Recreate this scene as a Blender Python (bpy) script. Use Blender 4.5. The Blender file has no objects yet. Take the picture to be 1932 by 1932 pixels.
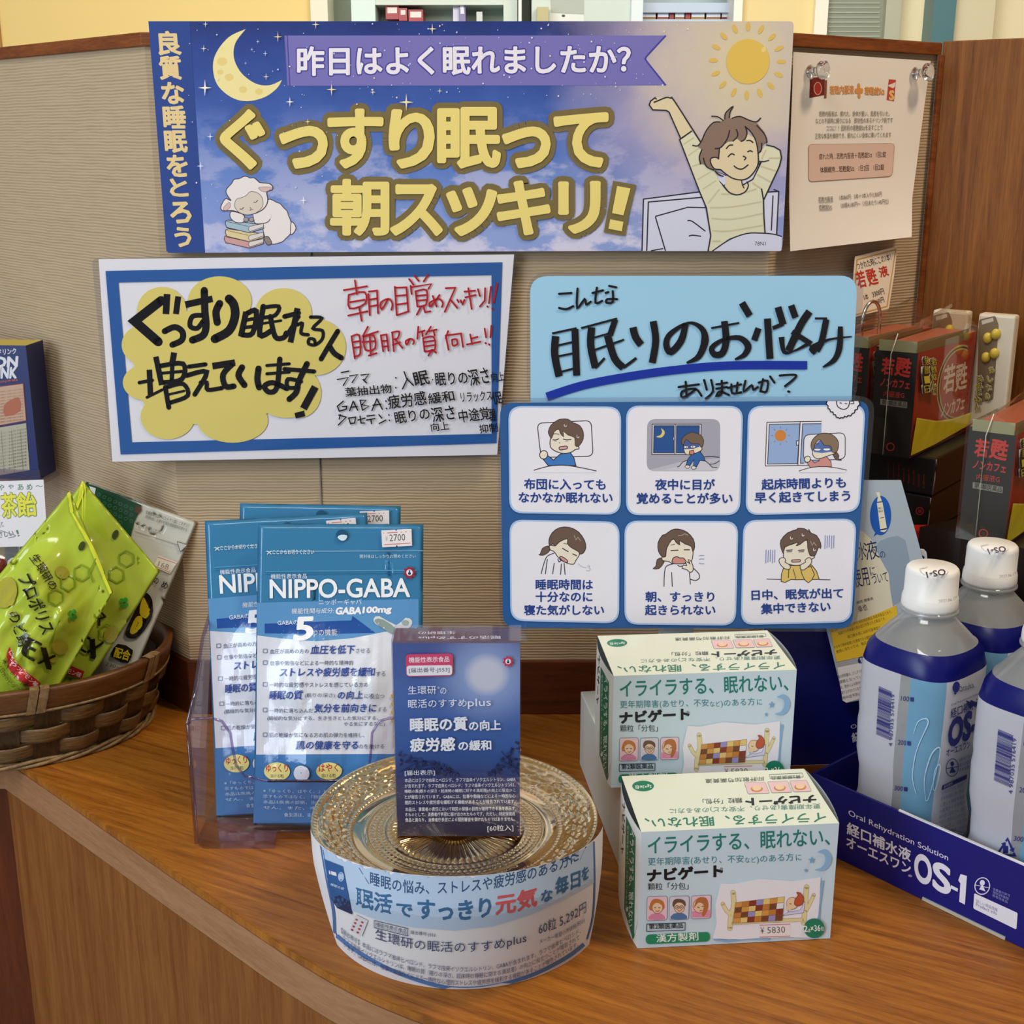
import bpy, bmesh, math, random
from mathutils import Vector, Matrix
from mathutils.bvhtree import BVHTree
from mathutils.geometry import tessellate_polygon

# ------------------------------------------------------------------ camera, world, lights, exposure
F = 2440.0; TH = math.radians(16.15); CZ = 0.428; CP = 966.0
CT, ST = math.cos(TH), math.sin(TH)
sc = bpy.context.scene
col = sc.collection
cam = bpy.data.cameras.new('camera'); cam.lens = 36 * F / 1932; cam.sensor_width = 36; cam.clip_start = 0.02
camo = bpy.data.objects.new('camera', cam); col.objects.link(camo)
camo.location = (0, 0, CZ); camo.rotation_euler = (math.pi / 2 - TH, 0, 0)
sc.camera = camo
sc.view_settings.view_transform = 'Standard'; sc.view_settings.look = 'None'
sc.view_settings.exposure = 0.12; sc.view_settings.gamma = 1.0; sc.view_settings.use_curve_mapping = False
W = bpy.data.worlds.new('world'); sc.world = W; W.use_nodes = True
bg = W.node_tree.nodes['Background']; bg.inputs[0].default_value = (0.95, 0.93, 0.9, 1); bg.inputs[1].default_value = 0.24

def area(name, loc, target, sx, sy, power, color):
    l = bpy.data.lights.new(name, 'AREA'); l.shape = 'RECTANGLE'; l.size = sx; l.size_y = sy
    l.energy = power; l.color = color
    o = bpy.data.objects.new(name, l); col.objects.link(o); o.location = loc
    o.rotation_euler = (Vector(target) - Vector(loc)).to_track_quat('-Z', 'Y').to_euler()
    return o
area('ceiling_light_front', (-0.55, -0.25, 1.6), (-0.1, 0.7, 0.1), 0.9, 0.5, 13, (1.0, 0.95, 0.88))
area('ceiling_light_right', (0.75, 0.45, 1.6), (0.3, 0.95, 0.2), 0.22, 0.22, 11, (1.0, 0.80, 0.56))
area('window_daylight', (-1.9, -0.9, 0.75), (-0.1, 0.75, 0.1), 1.1, 1.3, 33, (0.70, 0.84, 1.0))
area('shelf_fill_light', (0.1, 1.5, 1.0), (0.1, 3.2, 0.62), 2.0, 0.3, 17, (1.0, 0.95, 0.88))  # added unseen fill in mid-air, brightens the rear shelves

# ------------------------------------------------------------------ helpers
def ray(px, py):
    a = (px - CP) / F; b = (py - CP) / F
    return Vector((a, CT - b * ST, -ST - b * CT))
CAMP = Vector((0, 0, CZ))
def atz(px, py, z=0.0):
    r = ray(px, py); return CAMP + r * ((z - CZ) / r.z)
def aty(px, py, y):
    r = ray(px, py); return CAMP + r * (y / r.y)
def onp(px, py, P, n):
    r = ray(px, py); return CAMP + r * ((P - CAMP).dot(n) / r.dot(n))

def lin(h):
    h = h.lstrip('#'); c = [int(h[i:i + 2], 16) / 255 for i in (0, 2, 4)]
    return tuple(x / 12.92 if x <= 0.04045 else ((x + 0.055) / 1.055) ** 2.4 for x in c) + (1,)
MC = {}
def nodes(name):
    m = bpy.data.materials.new(name); m.use_nodes = True; nt = m.node_tree
    return m, nt, nt.nodes, nt.links, nt.nodes['Principled BSDF']
def N(nt, typ, **kw):
    n = nt.nodes.new(typ)
    for k, v in kw.items():
        if k in ('i',):
            for a, b in v.items(): n.inputs[a].default_value = b
        else: setattr(n, k, v)
    return n
# ink styles: p paper, g laminated gloss, b foil bag, m metal print, s satin carton
STY = {'p': (0.6, 0.3), 's': (0.38, 0.45), 'g': (0.10, 0.5), 'b': (0.13, 0.6), 'k': (0.5, 0.2)}
def ink(hexc, st='p'):
    k = (hexc, st)
    if k in MC: return MC[k]
    m, nt, nd, lk, p = nodes('ink_%s_%s' % (st, hexc))
    p.inputs['Base Color'].default_value = lin(hexc)
    r, s = STY[st]
    p.inputs['Roughness'].default_value = r; p.inputs['Specular IOR Level'].default_value = s
    if st in 'gb':
        tc = N(nt, 'ShaderNodeTexCoord'); nz = N(nt, 'ShaderNodeTexNoise', i={'Scale': 14.0 if st == 'g' else 45.0, 'Detail': 2.0})
        bp = N(nt, 'ShaderNodeBump', i={'Strength': 0.35 if st == 'g' else 0.5, 'Distance': 0.004 if st == 'g' else 0.002})
        lk.new(tc.outputs['Object'], nz.inputs['Vector']); lk.new(nz.outputs[0], bp.inputs['Height']); lk.new(bp.outputs[0], p.inputs['Normal'])
    MC[k] = m
    return m
def sleeve(hexc):
    """shrink-sleeve ink: colour outside, white backing inside"""
    k = ('sleeve', hexc)
    if k in MC: return MC[k]
    m, nt, nd, lk, p = nodes('sleeve_' + hexc); ge = N(nt, 'ShaderNodeNewGeometry'); mx = N(nt, 'ShaderNodeMix', data_type='RGBA')
    mx.inputs[6].default_value = lin(hexc); mx.inputs[7].default_value = lin('#d9dade'); lk.new(ge.outputs['Backfacing'], mx.inputs[0]); lk.new(mx.outputs[2], p.inputs['Base Color'])
    p.inputs['Roughness'].default_value = 0.3; tl = N(nt, 'ShaderNodeBsdfTranslucent'); lk.new(mx.outputs[2], tl.inputs[0]); xs = N(nt, 'ShaderNodeMixShader', i={0: 0.4}); lk.new(p.outputs[0], xs.inputs[1]); lk.new(tl.outputs[0], xs.inputs[2]); lk.new(xs.outputs[0], nd['Material Output'].inputs[0]); MC[k] = m
    return m
def clear(name, tint='#ffffff', rough=0.03, amount=0.12, ior=1.45, graze=0.55):
    if name in MC: return MC[name]
    m, nt, nd, lk, p = nodes(name); nd.remove(p)
    out = nd['Material Output']; tr = N(nt, 'ShaderNodeBsdfTransparent'); tr.inputs[0].default_value = lin(tint)
    gl = N(nt, 'ShaderNodeBsdfGlossy', i={'Roughness': rough}); fr = N(nt, 'ShaderNodeLayerWeight', i={'Blend': 0.5})
    pw = N(nt, 'ShaderNodeMath', operation='POWER'); pw.inputs[1].default_value = 3.5
    ma = N(nt, 'ShaderNodeMath', operation='MULTIPLY_ADD', use_clamp=True); ma.inputs[1].default_value = graze; ma.inputs[2].default_value = 0.03 + amount * 0.12
    mx = N(nt, 'ShaderNodeMixShader')
    lk.new(fr.outputs['Facing'], pw.inputs[0]); lk.new(pw.outputs[0], ma.inputs[0]); lk.new(ma.outputs[0], mx.inputs[0]); lk.new(tr.outputs[0], mx.inputs[1]); lk.new(gl.outputs[0], mx.inputs[2])
    lk.new(mx.outputs[0], out.inputs[0]); MC[name] = m
    return m

def link(o, parent=None, base=None):
    col.objects.link(o)
    if parent is not None:
        o.parent = parent; o.matrix_parent_inverse = Matrix.Translation(-parent.location) if parent.type == 'EMPTY' else Matrix.Identity(4)
    return o
def root(name, loc, label, cat, group=None):
    o = bpy.data.objects.new(name, None); o.empty_display_size = 0.02; col.objects.link(o); o.location = loc
    return tag(o, label, cat, group)
def tag(o, label, cat, group=None):
    o['label'] = label; o['category'] = cat
    if group: o['group'] = group
    return o
def mesh(name, V, Fc, mats, parent=None, mi=None, smooth=False, base=None, label=None):
    me = bpy.data.meshes.new(name)
    b = Vector(base) if base is not None else Vector((0, 0, 0))
    me.from_pydata([tuple(Vector(v) - b) for v in V], [], Fc)
    if not isinstance(mats, (list, tuple)): mats = [mats]
    for m in mats: me.materials.append(m)
    if mi: me.polygons.foreach_set('material_index', mi)
    if smooth: me.polygons.foreach_set('use_smooth', [True] * len(me.polygons))
    me.update()
    o = bpy.data.objects.new(name, me); link(o, parent)
    if base is not None: o.location = b
    if label: o['label'] = label
    return o
def struct(o): o['kind'] = 'structure'; return o
BOXF = [(0, 3, 2, 1), (4, 5, 6, 7), (0, 1, 5, 4), (1, 2, 6, 5), (2, 3, 7, 6), (3, 0, 4, 7)]
def hexa(name, P, mats, parent=None, bev=0.0, mi=None, base=None, label=None, seg=2):
    """P: 8 corners, bottom ring then top ring"""
    o = mesh(name, P, BOXF, mats, parent, mi, base=base, label=label)
    bm = bmesh.new(); bm.from_mesh(o.data); bmesh.ops.recalc_face_normals(bm, faces=bm.faces)
    if bev: bmesh.ops.bevel(bm, geom=bm.edges[:], offset=bev, segments=seg, affect='EDGES', profile=0.6)
    bm.to_mesh(o.data); bm.free()
    return o
def boxp(O, ex, ey, w, d, z0, z1):
    """corners of an upright box: O front-left corner, ex along width, ey along depth"""
    O = Vector(O); ex = Vector(ex); ey = Vector(ey); r = []
    for z in (z0, z1):
        for a, b in ((0, 0), (w, 0), (w, d), (0, d)):
            q = O + ex * a + ey * b; r.append(Vector((q.x, q.y, z)))
    return r
def prism(name, poly, z0, z1, mats, parent=None, bev=0.0, base=None, mi=None):
    n = len(poly); V = [(p[0], p[1], z0) for p in poly] + [(p[0], p[1], z1) for p in poly]
    Fc = [tuple(range(n - 1, -1, -1)), tuple(range(n, 2 * n))] + [(i, (i + 1) % n, n + (i + 1) % n, n + i) for i in range(n)]
    o = mesh(name, V, Fc, mats, parent, mi, base=base)
    bm = bmesh.new(); bm.from_mesh(o.data); bmesh.ops.recalc_face_normals(bm, faces=bm.faces)
    if bev: bmesh.ops.bevel(bm, geom=[e for e in bm.edges], offset=bev, segments=2, affect='EDGES')
    bm.to_mesh(o.data); bm.free(); return o
def slab(name, pts, n, t, mats, parent=None, base=None, label=None):
    """flat outline (3D points) given thickness t behind it (along -n)"""
    k = len(pts); n = Vector(n).normalized(); V = [Vector(p) for p in pts] + [Vector(p) - n * t for p in pts]
    Fc = [tuple(range(k)), tuple(range(2 * k - 1, k - 1, -1))] + [(i, k + i, k + (i + 1) % k, (i + 1) % k) for i in range(k)]
    o = mesh(name, V, Fc, mats, parent, base=base, label=label)
    bm = bmesh.new(); bm.from_mesh(o.data); bmesh.ops.recalc_face_normals(bm, faces=bm.faces); bm.to_mesh(o.data); bm.free()
    return o
def tube(name, pts, r, mats, parent=None, k=8, base=None, closed=False):
    V = []; Fc = []; pts = [Vector(p) for p in pts]; n = len(pts)
    up = Vector((0, 0, 1)); 
    for i, p in enumerate(pts):
        a = pts[(i - 1) % n] if (i or closed) else p; b = pts[(i + 1) % n] if (i < n - 1 or closed) else p
        t = (b - a).normalized(); s = t.cross(up)
        if s.length < 1e-4: s = t.cross(Vector((1, 0, 0)))
        s.normalize(); u = s.cross(t)
        rr = r[i] if isinstance(r, (list, tuple)) else r
        V += [p + (s * math.cos(2 * math.pi * j / k) + u * math.sin(2 * math.pi * j / k)) * rr for j in range(k)]
    for i in range(n if closed else n - 1):
        for j in range(k):
            i2 = (i + 1) % n; Fc.append((i * k + j, i * k + (j + 1) % k, i2 * k + (j + 1) % k, i2 * k + j))
    if not closed: Fc += [tuple(range(k - 1, -1, -1)), tuple(range((n - 1) * k, n * k))]
    return mesh(name, V, Fc, mats, parent, smooth=True, base=base)
def lathe(name, prof, c, mats, parent=None, k=48, mi=None, base=None, capb=False, capt=False):
    V = []; Fc = []; MI = []
    for r, z in prof:
        V += [(c[0] + r * math.cos(2 * math.pi * j / k), c[1] + r * math.sin(2 * math.pi * j / k), c[2] + z) for j in range(k)]
    for i in range(len(prof) - 1):
        for j in range(k):
            Fc.append((i * k + j, i * k + (j + 1) % k, (i + 1) * k + (j + 1) % k, (i + 1) * k + j)); MI.append(mi[i] if mi else 0)
    if capb: Fc.append(tuple(range(k - 1, -1, -1))); MI.append(mi[0] if mi else 0)
    if capt: Fc.append(tuple(range((len(prof) - 1) * k, len(prof) * k))); MI.append(mi[-1] if mi else 0)
    return mesh(name, V, Fc, mats, parent, MI, smooth=True, base=base)
def copy_tree(o, parent=None):
    c = o.copy(); col.objects.link(c)
    if parent is not None:
        c.parent = parent; c.matrix_parent_inverse = o.matrix_parent_inverse.copy()
    for ch in list(o.children): copy_tree(ch, c)
    return c

def cr(pts, n=6, closed=False):
    """Catmull-Rom curve through 2D points"""
    out = []; k = len(pts)
    for i in range(k if closed else k - 1):
        g = lambda j: pts[j % k] if closed else pts[max(0, min(k - 1, j))]
        a, b, c, d = g(i - 1), g(i), g(i + 1), g(i + 2)
        for q in range(n):
            t = q / n
            out.append(tuple(0.5 * (2 * b[x] + (c[x] - a[x]) * t + (2 * a[x] - 5 * b[x] + 4 * c[x] - d[x]) * t * t + (3 * b[x] - a[x] - 3 * c[x] + d[x]) * t ** 3) for x in (0, 1)))
    if not closed: out.append(tuple(pts[-1][:2]))
    return out
_TC = {}
_cu = bpy.data.curves.new('lettering', 'FONT'); _cu.size = 1.0
_to = bpy.data.objects.new('lettering', _cu)
def glyphs(s, bold, res):
    """glyph fill; bold adds a stroke of that half width along every contour"""
    k = (s, bold, res)
    if k in _TC: return _TC[k]
    if bold < 0.012:
        _cu.body = s; _cu.resolution_u = res
        me = bpy.data.meshes.new_from_object(_to)
        _TC[k] = ([(v.co.x, v.co.y, 0.0) for v in me.vertices], [tuple(p.vertices) for p in me.polygons])
        bpy.data.meshes.remove(me); return _TC[k]
    V, Fc = glyphs(s, 0.0, res); big = bold > 0.05; nl_, st_ = (97, 6e-7) if big else (41, 4.5e-7); V = [(v[0], v[1], 6.3e-5 if big else 2.2e-5) for v in V]; Fc = list(Fc); cnt = {}
    ix = {}; w = [ix.setdefault((round(v[0], 5), round(v[1], 5)), i) for i, v in enumerate(V)]
    for f in Fc:
        for i in range(len(f)):
            a, b = w[f[i]], w[f[(i + 1) % len(f)]]
            if a != b: cnt[(a, b)] = cnt.get((a, b), 0) + 1
    nxt = {}
    for (a, b) in cnt:
        if (b, a) not in cnt: nxt.setdefault(a, []).append(b)
    li = 0
    while nxt:
        a = next(iter(nxt)); loop = [a]; b = nxt[a].pop()
        if not nxt[a]: del nxt[a]
        while b != a and b in nxt:
            loop.append(b); c = nxt[b].pop()
            if not nxt[b]: del nxt[b]
            b = c
        P = [V[i][:2] for i in loop]; P = [p for i, p in enumerate(P) if math.dist(p, P[i - 1]) > 2e-3]; n = len(P)
        if n < 3: continue
        for i in range(n):
            p0, p1, p2 = P[i - 1], P[i], P[(i + 1) % n]; l2 = math.dist(p1, p2) or 1e-9
            nx_, ny_ = -(p2[1] - p1[1]) / l2 * bold, (p2[0] - p1[0]) / l2 * bold; hz = st_ * (li % nl_); li += 7; base = len(V)
            V += [(p1[0] + nx_, p1[1] + ny_, hz), (p1[0] - nx_, p1[1] - ny_, hz), (p2[0] - nx_, p2[1] - ny_, hz), (p2[0] + nx_, p2[1] + ny_, hz)]; Fc.append((base, base + 1, base + 2, base + 3))
            t_ = abs((math.atan2(p2[1] - p1[1], p2[0] - p1[0]) - math.atan2(p1[1] - p0[1], p1[0] - p0[0]) + math.pi) % (2 * math.pi) - math.pi)
            if t_ > 0.16:
                hz = st_ * (li % nl_); li += 7; base = len(V); V += [(p1[0] + bold * math.cos(q * math.pi / 4 + .3), p1[1] + bold * math.sin(q * math.pi / 4 + .3), hz) for q in range(8)]; Fc.append(tuple(range(base, base + 8)))
    _TC[k] = (V, Fc); return _TC[k]

def planar(P, n):
    P = Vector(P); n = Vector(n).normalized()
    return lambda px, py, h: onp(px, py, P, n) + n * h
def surf_of(ob, shift=None):
    me = ob.data; off = ob.matrix_world if ob.parent is None else Matrix.Identity(4)
    off = Matrix.Translation(shift if shift is not None else ob.location)
    V = [off @ v.co for v in me.vertices]
    b = BVHTree.FromPolygons(V, [tuple(p.vertices) for p in me.polygons])
    def f(px, py, h):
        r = ray(px, py).normalized(); loc, nn, i, d = b.ray_cast(CAMP, r)
        if loc is None:
            loc, nn, i, d = b.find_nearest(CAMP + r * f.d)
            if nn is None: return CAMP + r * f.d
        else: f.d = d
        if nn.dot(r) > 0: nn = -nn
        return loc + nn * h
    f.d = 0.75
    return f

class Art:
    """printed artwork: flat shapes given in photograph pixels and laid on a real surface, painter's order"""
    def __init__(s, surf, st='p', sub=0, h0=1.2e-4, dh=7e-6):
        s.surf = surf; s.st = st; s.sub = sub; s.h = h0; s.dh = dh; s.V = []; s.F = []; s.MI = []; s.mats = []; s.o = (0, 0, 1.0)
    def fr(s, x=0, y=0, k=1.0): s.o = (x, y, k); return s
    def put(s, pts, faces, m):
        if isinstance(m, str): m = ink(m, s.st)
        if m not in s.mats: s.mats.append(m)
        i = s.mats.index(m); b = len(s.V); X, Y, K = s.o
        for p in pts: s.V.append(s.surf(X + p[0] / K, Y + p[1] / K, s.h + (p[2] if len(p) > 2 else 0.0)))
        for f in faces: s.F.append(tuple(b + j for j in f)); s.MI.append(i)
        s.h += s.dh
    def poly(s, pts, m, sm=0, ol=None, w=2):
        if sm: pts = cr(pts, sm, True)
        pts = [tuple(p[:2]) for p in pts]
        if not s.sub: s.put(pts, [tuple(range(len(pts)))], m)
        else:
            L = s.sub * s.o[2]; V = list(pts); T = [tuple(t) for t in tessellate_polygon([[Vector((p[0], p[1], 0)) for p in pts]])]; mid = {}
            go = True
            while go and len(T) < 40000:
                go = False; T2 = []
                for t in T:
                    ds = [(math.dist(V[t[i]], V[t[(i + 1) % 3]]), i) for i in range(3)]; d, i = max(ds)
                    if d > L:
                        go = True; a, b, c = t[i], t[(i + 1) % 3], t[(i + 2) % 3]; k = (min(a, b), max(a, b))
                        if k not in mid: mid[k] = len(V); V.append(((V[a][0] + V[b][0]) / 2, (V[a][1] + V[b][1]) / 2))
                        T2 += [(a, mid[k], c), (mid[k], b, c)]
                    else: T2.append(t)
                T = T2
            s.put(V, T, m)
        if ol: s.line(pts, w, ol, closed=True)
        return s
    def line(s, pts, w, m, sm=0, closed=False, cap=False):
        """ribbon; w may be a list of widths along the points"""
        n0 = len(pts)
        if sm:
            ws = w if isinstance(w, (list, tuple)) else None
            pts2 = cr(pts, sm, closed)
            if ws: w = [ws[min(n0 - 1, i // sm)] + (ws[min(n0 - 1, i // sm + 1)] - ws[min(n0 - 1, i // sm)]) * (i % sm) / sm for i in range(len(pts2))]
            pts = pts2
        elif s.sub and not isinstance(w, (list, tuple)):
            q = []
            m_ = len(pts)
            for i in range(m_ if closed else m_ - 1):
                a, b = pts[i], pts[(i + 1) % m_]; k = max(1, int(math.dist(a, b) / (s.sub * s.o[2])))
                q += [(a[0] + (b[0] - a[0]) * t / k, a[1] + (b[1] - a[1]) * t / k) for t in range(k)]
            if not closed: q.append(pts[-1])
            pts = q
        n = len(pts); V = []
        for i in range(n):
            a = pts[(i - 1) % n] if (closed or i) else pts[i]; b = pts[(i + 1) % n] if (closed or i < n - 1) else pts[i]; c = pts[i]
            d1 = (c[0] - a[0], c[1] - a[1]); d2 = (b[0] - c[0], b[1] - c[1]); l1 = math.hypot(*d1) or 0; l2 = math.hypot(*d2) or 0
            n1 = (-d1[1] / l1, d1[0] / l1) if l1 > 1e-9 else None; n2 = (-d2[1] / l2, d2[0] / l2) if l2 > 1e-9 else None
            if n1 is None: n1 = n2
            if n2 is None: n2 = n1
            if n1 is None: n1 = n2 = (0, 1)
            mx, my = n1[0] + n2[0], n1[1] + n2[1]; q = mx * mx + my * my
            if q < 0.3: mx, my, q = n2[0] * 2, n2[1] * 2, 4.0
            f = min(2 / q, 1.0 if q > 2 else 1.6); hw = (w[i] if isinstance(w, (list, tuple)) else w) / 2
            V += [(c[0] + mx * f * hw, c[1] + my * f * hw), (c[0] - mx * f * hw, c[1] - my * f * hw)]
        Fc = [(2 * i, 2 * i + 1, 2 * ((i + 1) % n) + 1, 2 * ((i + 1) % n)) for i in range(n if closed else n - 1)]
        if cap and not closed:
            for e, c in ((0, pts[0]), (n - 1, pts[-1])):
                hw = (w[e] if isinstance(w, (list, tuple)) else w) / 2; b = len(V)
                V += [(c[0] + hw * math.cos(k * math.pi / 5), c[1] + hw * math.sin(k * math.pi / 5)) for k in range(10)]
                Fc.append(tuple(range(b, b + 10)))
        s.put(V, Fc, m); return s
    def ell(s, x, y, rx, ry, m, rot=0.0, ol=None, w=2, n=28):
        c, q = math.cos(rot), math.sin(rot)
        P = [(x + rx * math.cos(t) * c - ry * math.sin(t) * q, y + rx * math.cos(t) * q + ry * math.sin(t) * c) for t in [2 * math.pi * i / n for i in range(n)]]
        if m: s.poly(P, m)
        if ol: s.line(P, w, ol, closed=True)
        return s
    def rr(s, q, r, m, ol=None, w=2):
        """rounded quad, q = 4 corners (TL, TR, BR, BL)"""
        P = rq(q, r)
        if m: s.poly(P, m)
        if ol: s.line(P, w, ol, closed=True)
        return s
    def text(s, t, x0, y0, x1, y1, h, m, bold=0.0, sh=0.0, up=None, res=2):
        """bounding box of the string: bottom-left (x0,y0) to bottom-right (x1,y1), height h"""
        B, _ = glyphs(t, 0.0, res); V, Fc = glyphs(t, bold, res)
        if not B: return s
        bx0 = min(v[0] for v in B); bx1 = max(v[0] for v in B); by0 = min(v[1] for v in B); by1 = max(v[1] for v in B)
        dx, dy = x1 - x0, y1 - y0; L = math.hypot(dx, dy)
        ux, uy = up if up else (dy / L, -dx / L)
        ux += sh * dx / L; uy += sh * dy / L
        sx = 1 / (bx1 - bx0); sy = h / max(1e-6, by1 - by0)
        s.put([(x0 + dx * (v[0] - bx0) * sx + ux * (v[1] - by0) * sy, y0 + dy * (v[0] - bx0) * sx + uy * (v[1] - by0) * sy, v[2]) for v in V], Fc, m); s.h += (7e-5 if bold > 0.05 else 2.6e-5 if bold >= 0.012 else 0)
        return s
    def ctext(s, t, path, h, m, bold=0.0, up=(0, -1), res=2):
        """string warped along a curved baseline"""
        P = cr(path, 8); B, _ = glyphs(t, 0.0, res); V, Fc = glyphs(t, bold, res)
        bx0 = min(v[0] for v in B); bx1 = max(v[0] for v in B); by0 = min(v[1] for v in B); by1 = max(v[1] for v in B)
        cum = [0.0]
        for i in range(1, len(P)): cum.append(cum[-1] + math.dist(P[i - 1], P[i]))
        out = []
        for v in V:
            d = (v[0] - bx0) / (bx1 - bx0) * cum[-1]; i = 0
            while i < len(P) - 2 and cum[i + 1] < d: i += 1
            f = (d - cum[i]) / max(1e-9, cum[i + 1] - cum[i]); y = (v[1] - by0) / (by1 - by0) * h
            out.append((P[i][0] + (P[i + 1][0] - P[i][0]) * f + up[0] * y, P[i][1] + (P[i + 1][1] - P[i][1]) * f + up[1] * y, v[2]))
        s.put(out, Fc, m); s.h += (7e-5 if bold > 0.05 else 2.6e-5 if bold >= 0.012 else 0); return s
    def para(s, lines, x0, y0, x1, y1, h, gap, m, bold=0.0, gv=None):
        """lines of text stepping down by gap (or vector gv), full width unless (text, fraction)"""
        g = gv or (0, gap)
        for i, t in enumerate(lines):
            f = 1.0
            if isinstance(t, tuple): t, f = t
            if t: s.text(t, x0 + g[0] * i, y0 + g[1] * i, x0 + (x1 - x0) * f + g[0] * i, y0 + (y1 - y0) * f + g[1] * i, h, m, bold, res=1)
        return s
    def build(s, name, parent=None, label=None, base=None):
        if not s.V: return None
        return mesh(name, s.V, s.F, s.mats, parent, s.MI, label=label, base=base)
def rq(q, r, n=6):
    P = []; k = len(q)
    for i in range(k):
        a, b, c = q[i - 1], q[i], q[(i + 1) % k]; la = math.dist(a, b); lc = math.dist(b, c); ra = min(r, la * .49); rc = min(r, lc * .49)
        A = (b[0] + (a[0] - b[0]) * ra / la, b[1] + (a[1] - b[1]) * ra / la); C = (b[0] + (c[0] - b[0]) * rc / lc, b[1] + (c[1] - b[1]) * rc / lc)
        for j in range(n + 1):
            t = j / n; u = 1 - t; P.append((u * u * A[0] + 2 * u * t * b[0] + t * t * C[0], u * u * A[1] + 2 * u * t * b[1] + t * t * C[1]))
    return P
def pxs(pts, P, n): return [onp(x, y, Vector(P), Vector(n)) for x, y in pts]

def wood(name, c1, c2, scale=(1, 1, 1), rot=0.0, rough=0.35, spec=0.5, sc2=1.0, coat=0.0):
    m, nt, nd, lk, p = nodes(name)
    tc = N(nt, 'ShaderNodeTexCoord'); mp = N(nt, 'ShaderNodeMapping'); mp.inputs['Scale'].default_value = scale; mp.inputs['Rotation'].default_value = (0, 0, rot)
    mp0 = N(nt, 'ShaderNodeMapping'); mp0.inputs['Rotation'].default_value = (0, 0, rot)
    lk.new(tc.outputs['Object'], mp0.inputs['Vector']); mp.inputs['Rotation'].default_value = (0, 0, 0); lk.new(mp0.outputs[0], mp.inputs['Vector'])
    n1 = N(nt, 'ShaderNodeTexNoise', i={'Scale': 6.0 * sc2, 'Detail': 8.0, 'Roughness': 0.66, 'Distortion': 0.5})
    n2 = N(nt, 'ShaderNodeTexNoise', i={'Scale': 46.0 * sc2, 'Detail': 4.0, 'Roughness': 0.7})
    lk.new(mp.outputs[0], n1.inputs['Vector']); lk.new(mp.outputs[0], n2.inputs['Vector'])
    mx = N(nt, 'ShaderNodeMath', operation='MULTIPLY_ADD'); mx.inputs[1].default_value = 0.55
    lk.new(n2.outputs[0], mx.inputs[0]); lk.new(n1.outputs[0], mx.inputs[2])
    rp = N(nt, 'ShaderNodeValToRGB'); rp.color_ramp.elements[0].position = 0.55; rp.color_ramp.elements[1].position = 0.96
    rp.color_ramp.elements[0].color = lin(c1); rp.color_ramp.elements[1].color = lin(c2)
    lk.new(mx.outputs[0], rp.inputs[0]); lk.new(rp.outputs[0], p.inputs['Base Color'])
    bp = N(nt, 'ShaderNodeBump', i={'Strength': 0.06, 'Distance': 0.001}); lk.new(n2.outputs[0], bp.inputs['Height']); lk.new(bp.outputs[0], p.inputs['Normal'])
    p.inputs['Roughness'].default_value = rough; p.inputs['Specular IOR Level'].default_value = spec
    return m

from mathutils import noise as mnoise
def sstep(x, a, b):
    t = max(0.0, min(1.0, (x - a) / (b - a))); return t * t * (3 - 2 * t)
def pillow(name, cor, P, n, bulge, mats, parent, nu=36, nv=52, seal=(0.06, 0.06, 0.1, 0.1), wr=0.0012, fq=9.0, seed=0, back=0.25, round_r=0.0, tilt=None, label=None):
    """filled pouch: cor = TL, TR, BR, BL in photo pixels on the plane (P, n); seal = left, right, top, bottom flat margins"""
    P = Vector(P); n = Vector(n).normalized(); Q = [onp(x, y, P, n) for x, y in cor]; V = []; Fc = []
    if tilt: Q = [q + n * t_ for q, t_ in zip(Q, tilt)]
    for side in (1, -1):
        for j in range(nv + 1):
            v = j / nv
            for i in range(nu + 1):
                u = i / nu; q = Q[0].lerp(Q[1], u).lerp(Q[3].lerp(Q[2], u), v)
                s_ = sstep(u, seal[0] * .6, seal[0] + .28) * sstep(1 - u, seal[1] * .6, seal[1] + .28) * sstep(v, seal[2], seal[2] + .25) * sstep(1 - v, seal[3], seal[3] + .2)
                w = mnoise.noise(Vector((u * fq * .55, v * fq, seed))) * wr * (0.35 + s_) + abs(mnoise.noise(Vector((u * fq * 1.4 + v * 3, v * fq * .6 - u * 4, seed + 7)))) * wr * 0.9 * (0.2 + s_)
                edge_ = min(u, 1 - u, v, 1 - v)
                h = bulge * s_ + (w if edge_ > 0.001 else 0)
                V.append(q + n * (h if side > 0 else -(back * bulge * s_ + (0.0002 if edge_ > 0.001 else 0))))
    m_ = (nu + 1) * (nv + 1)
    for side in (0, 1):
        for j in range(nv):
            for i in range(nu):
                k = side * m_ + j * (nu + 1) + i; f = (k, k + nu + 1, k + nu + 2, k + 1); Fc.append(f if side == 0 else f[::-1])
    o = mesh(name, V, Fc, mats, parent, smooth=True, label=label)
    bm = bmesh.new(); bm.from_mesh(o.data); bmesh.ops.remove_doubles(bm, verts=bm.verts, dist=2e-5); bm.to_mesh(o.data); bm.free()
    for p_ in o.data.polygons: p_.use_smooth = True
    return o
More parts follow.
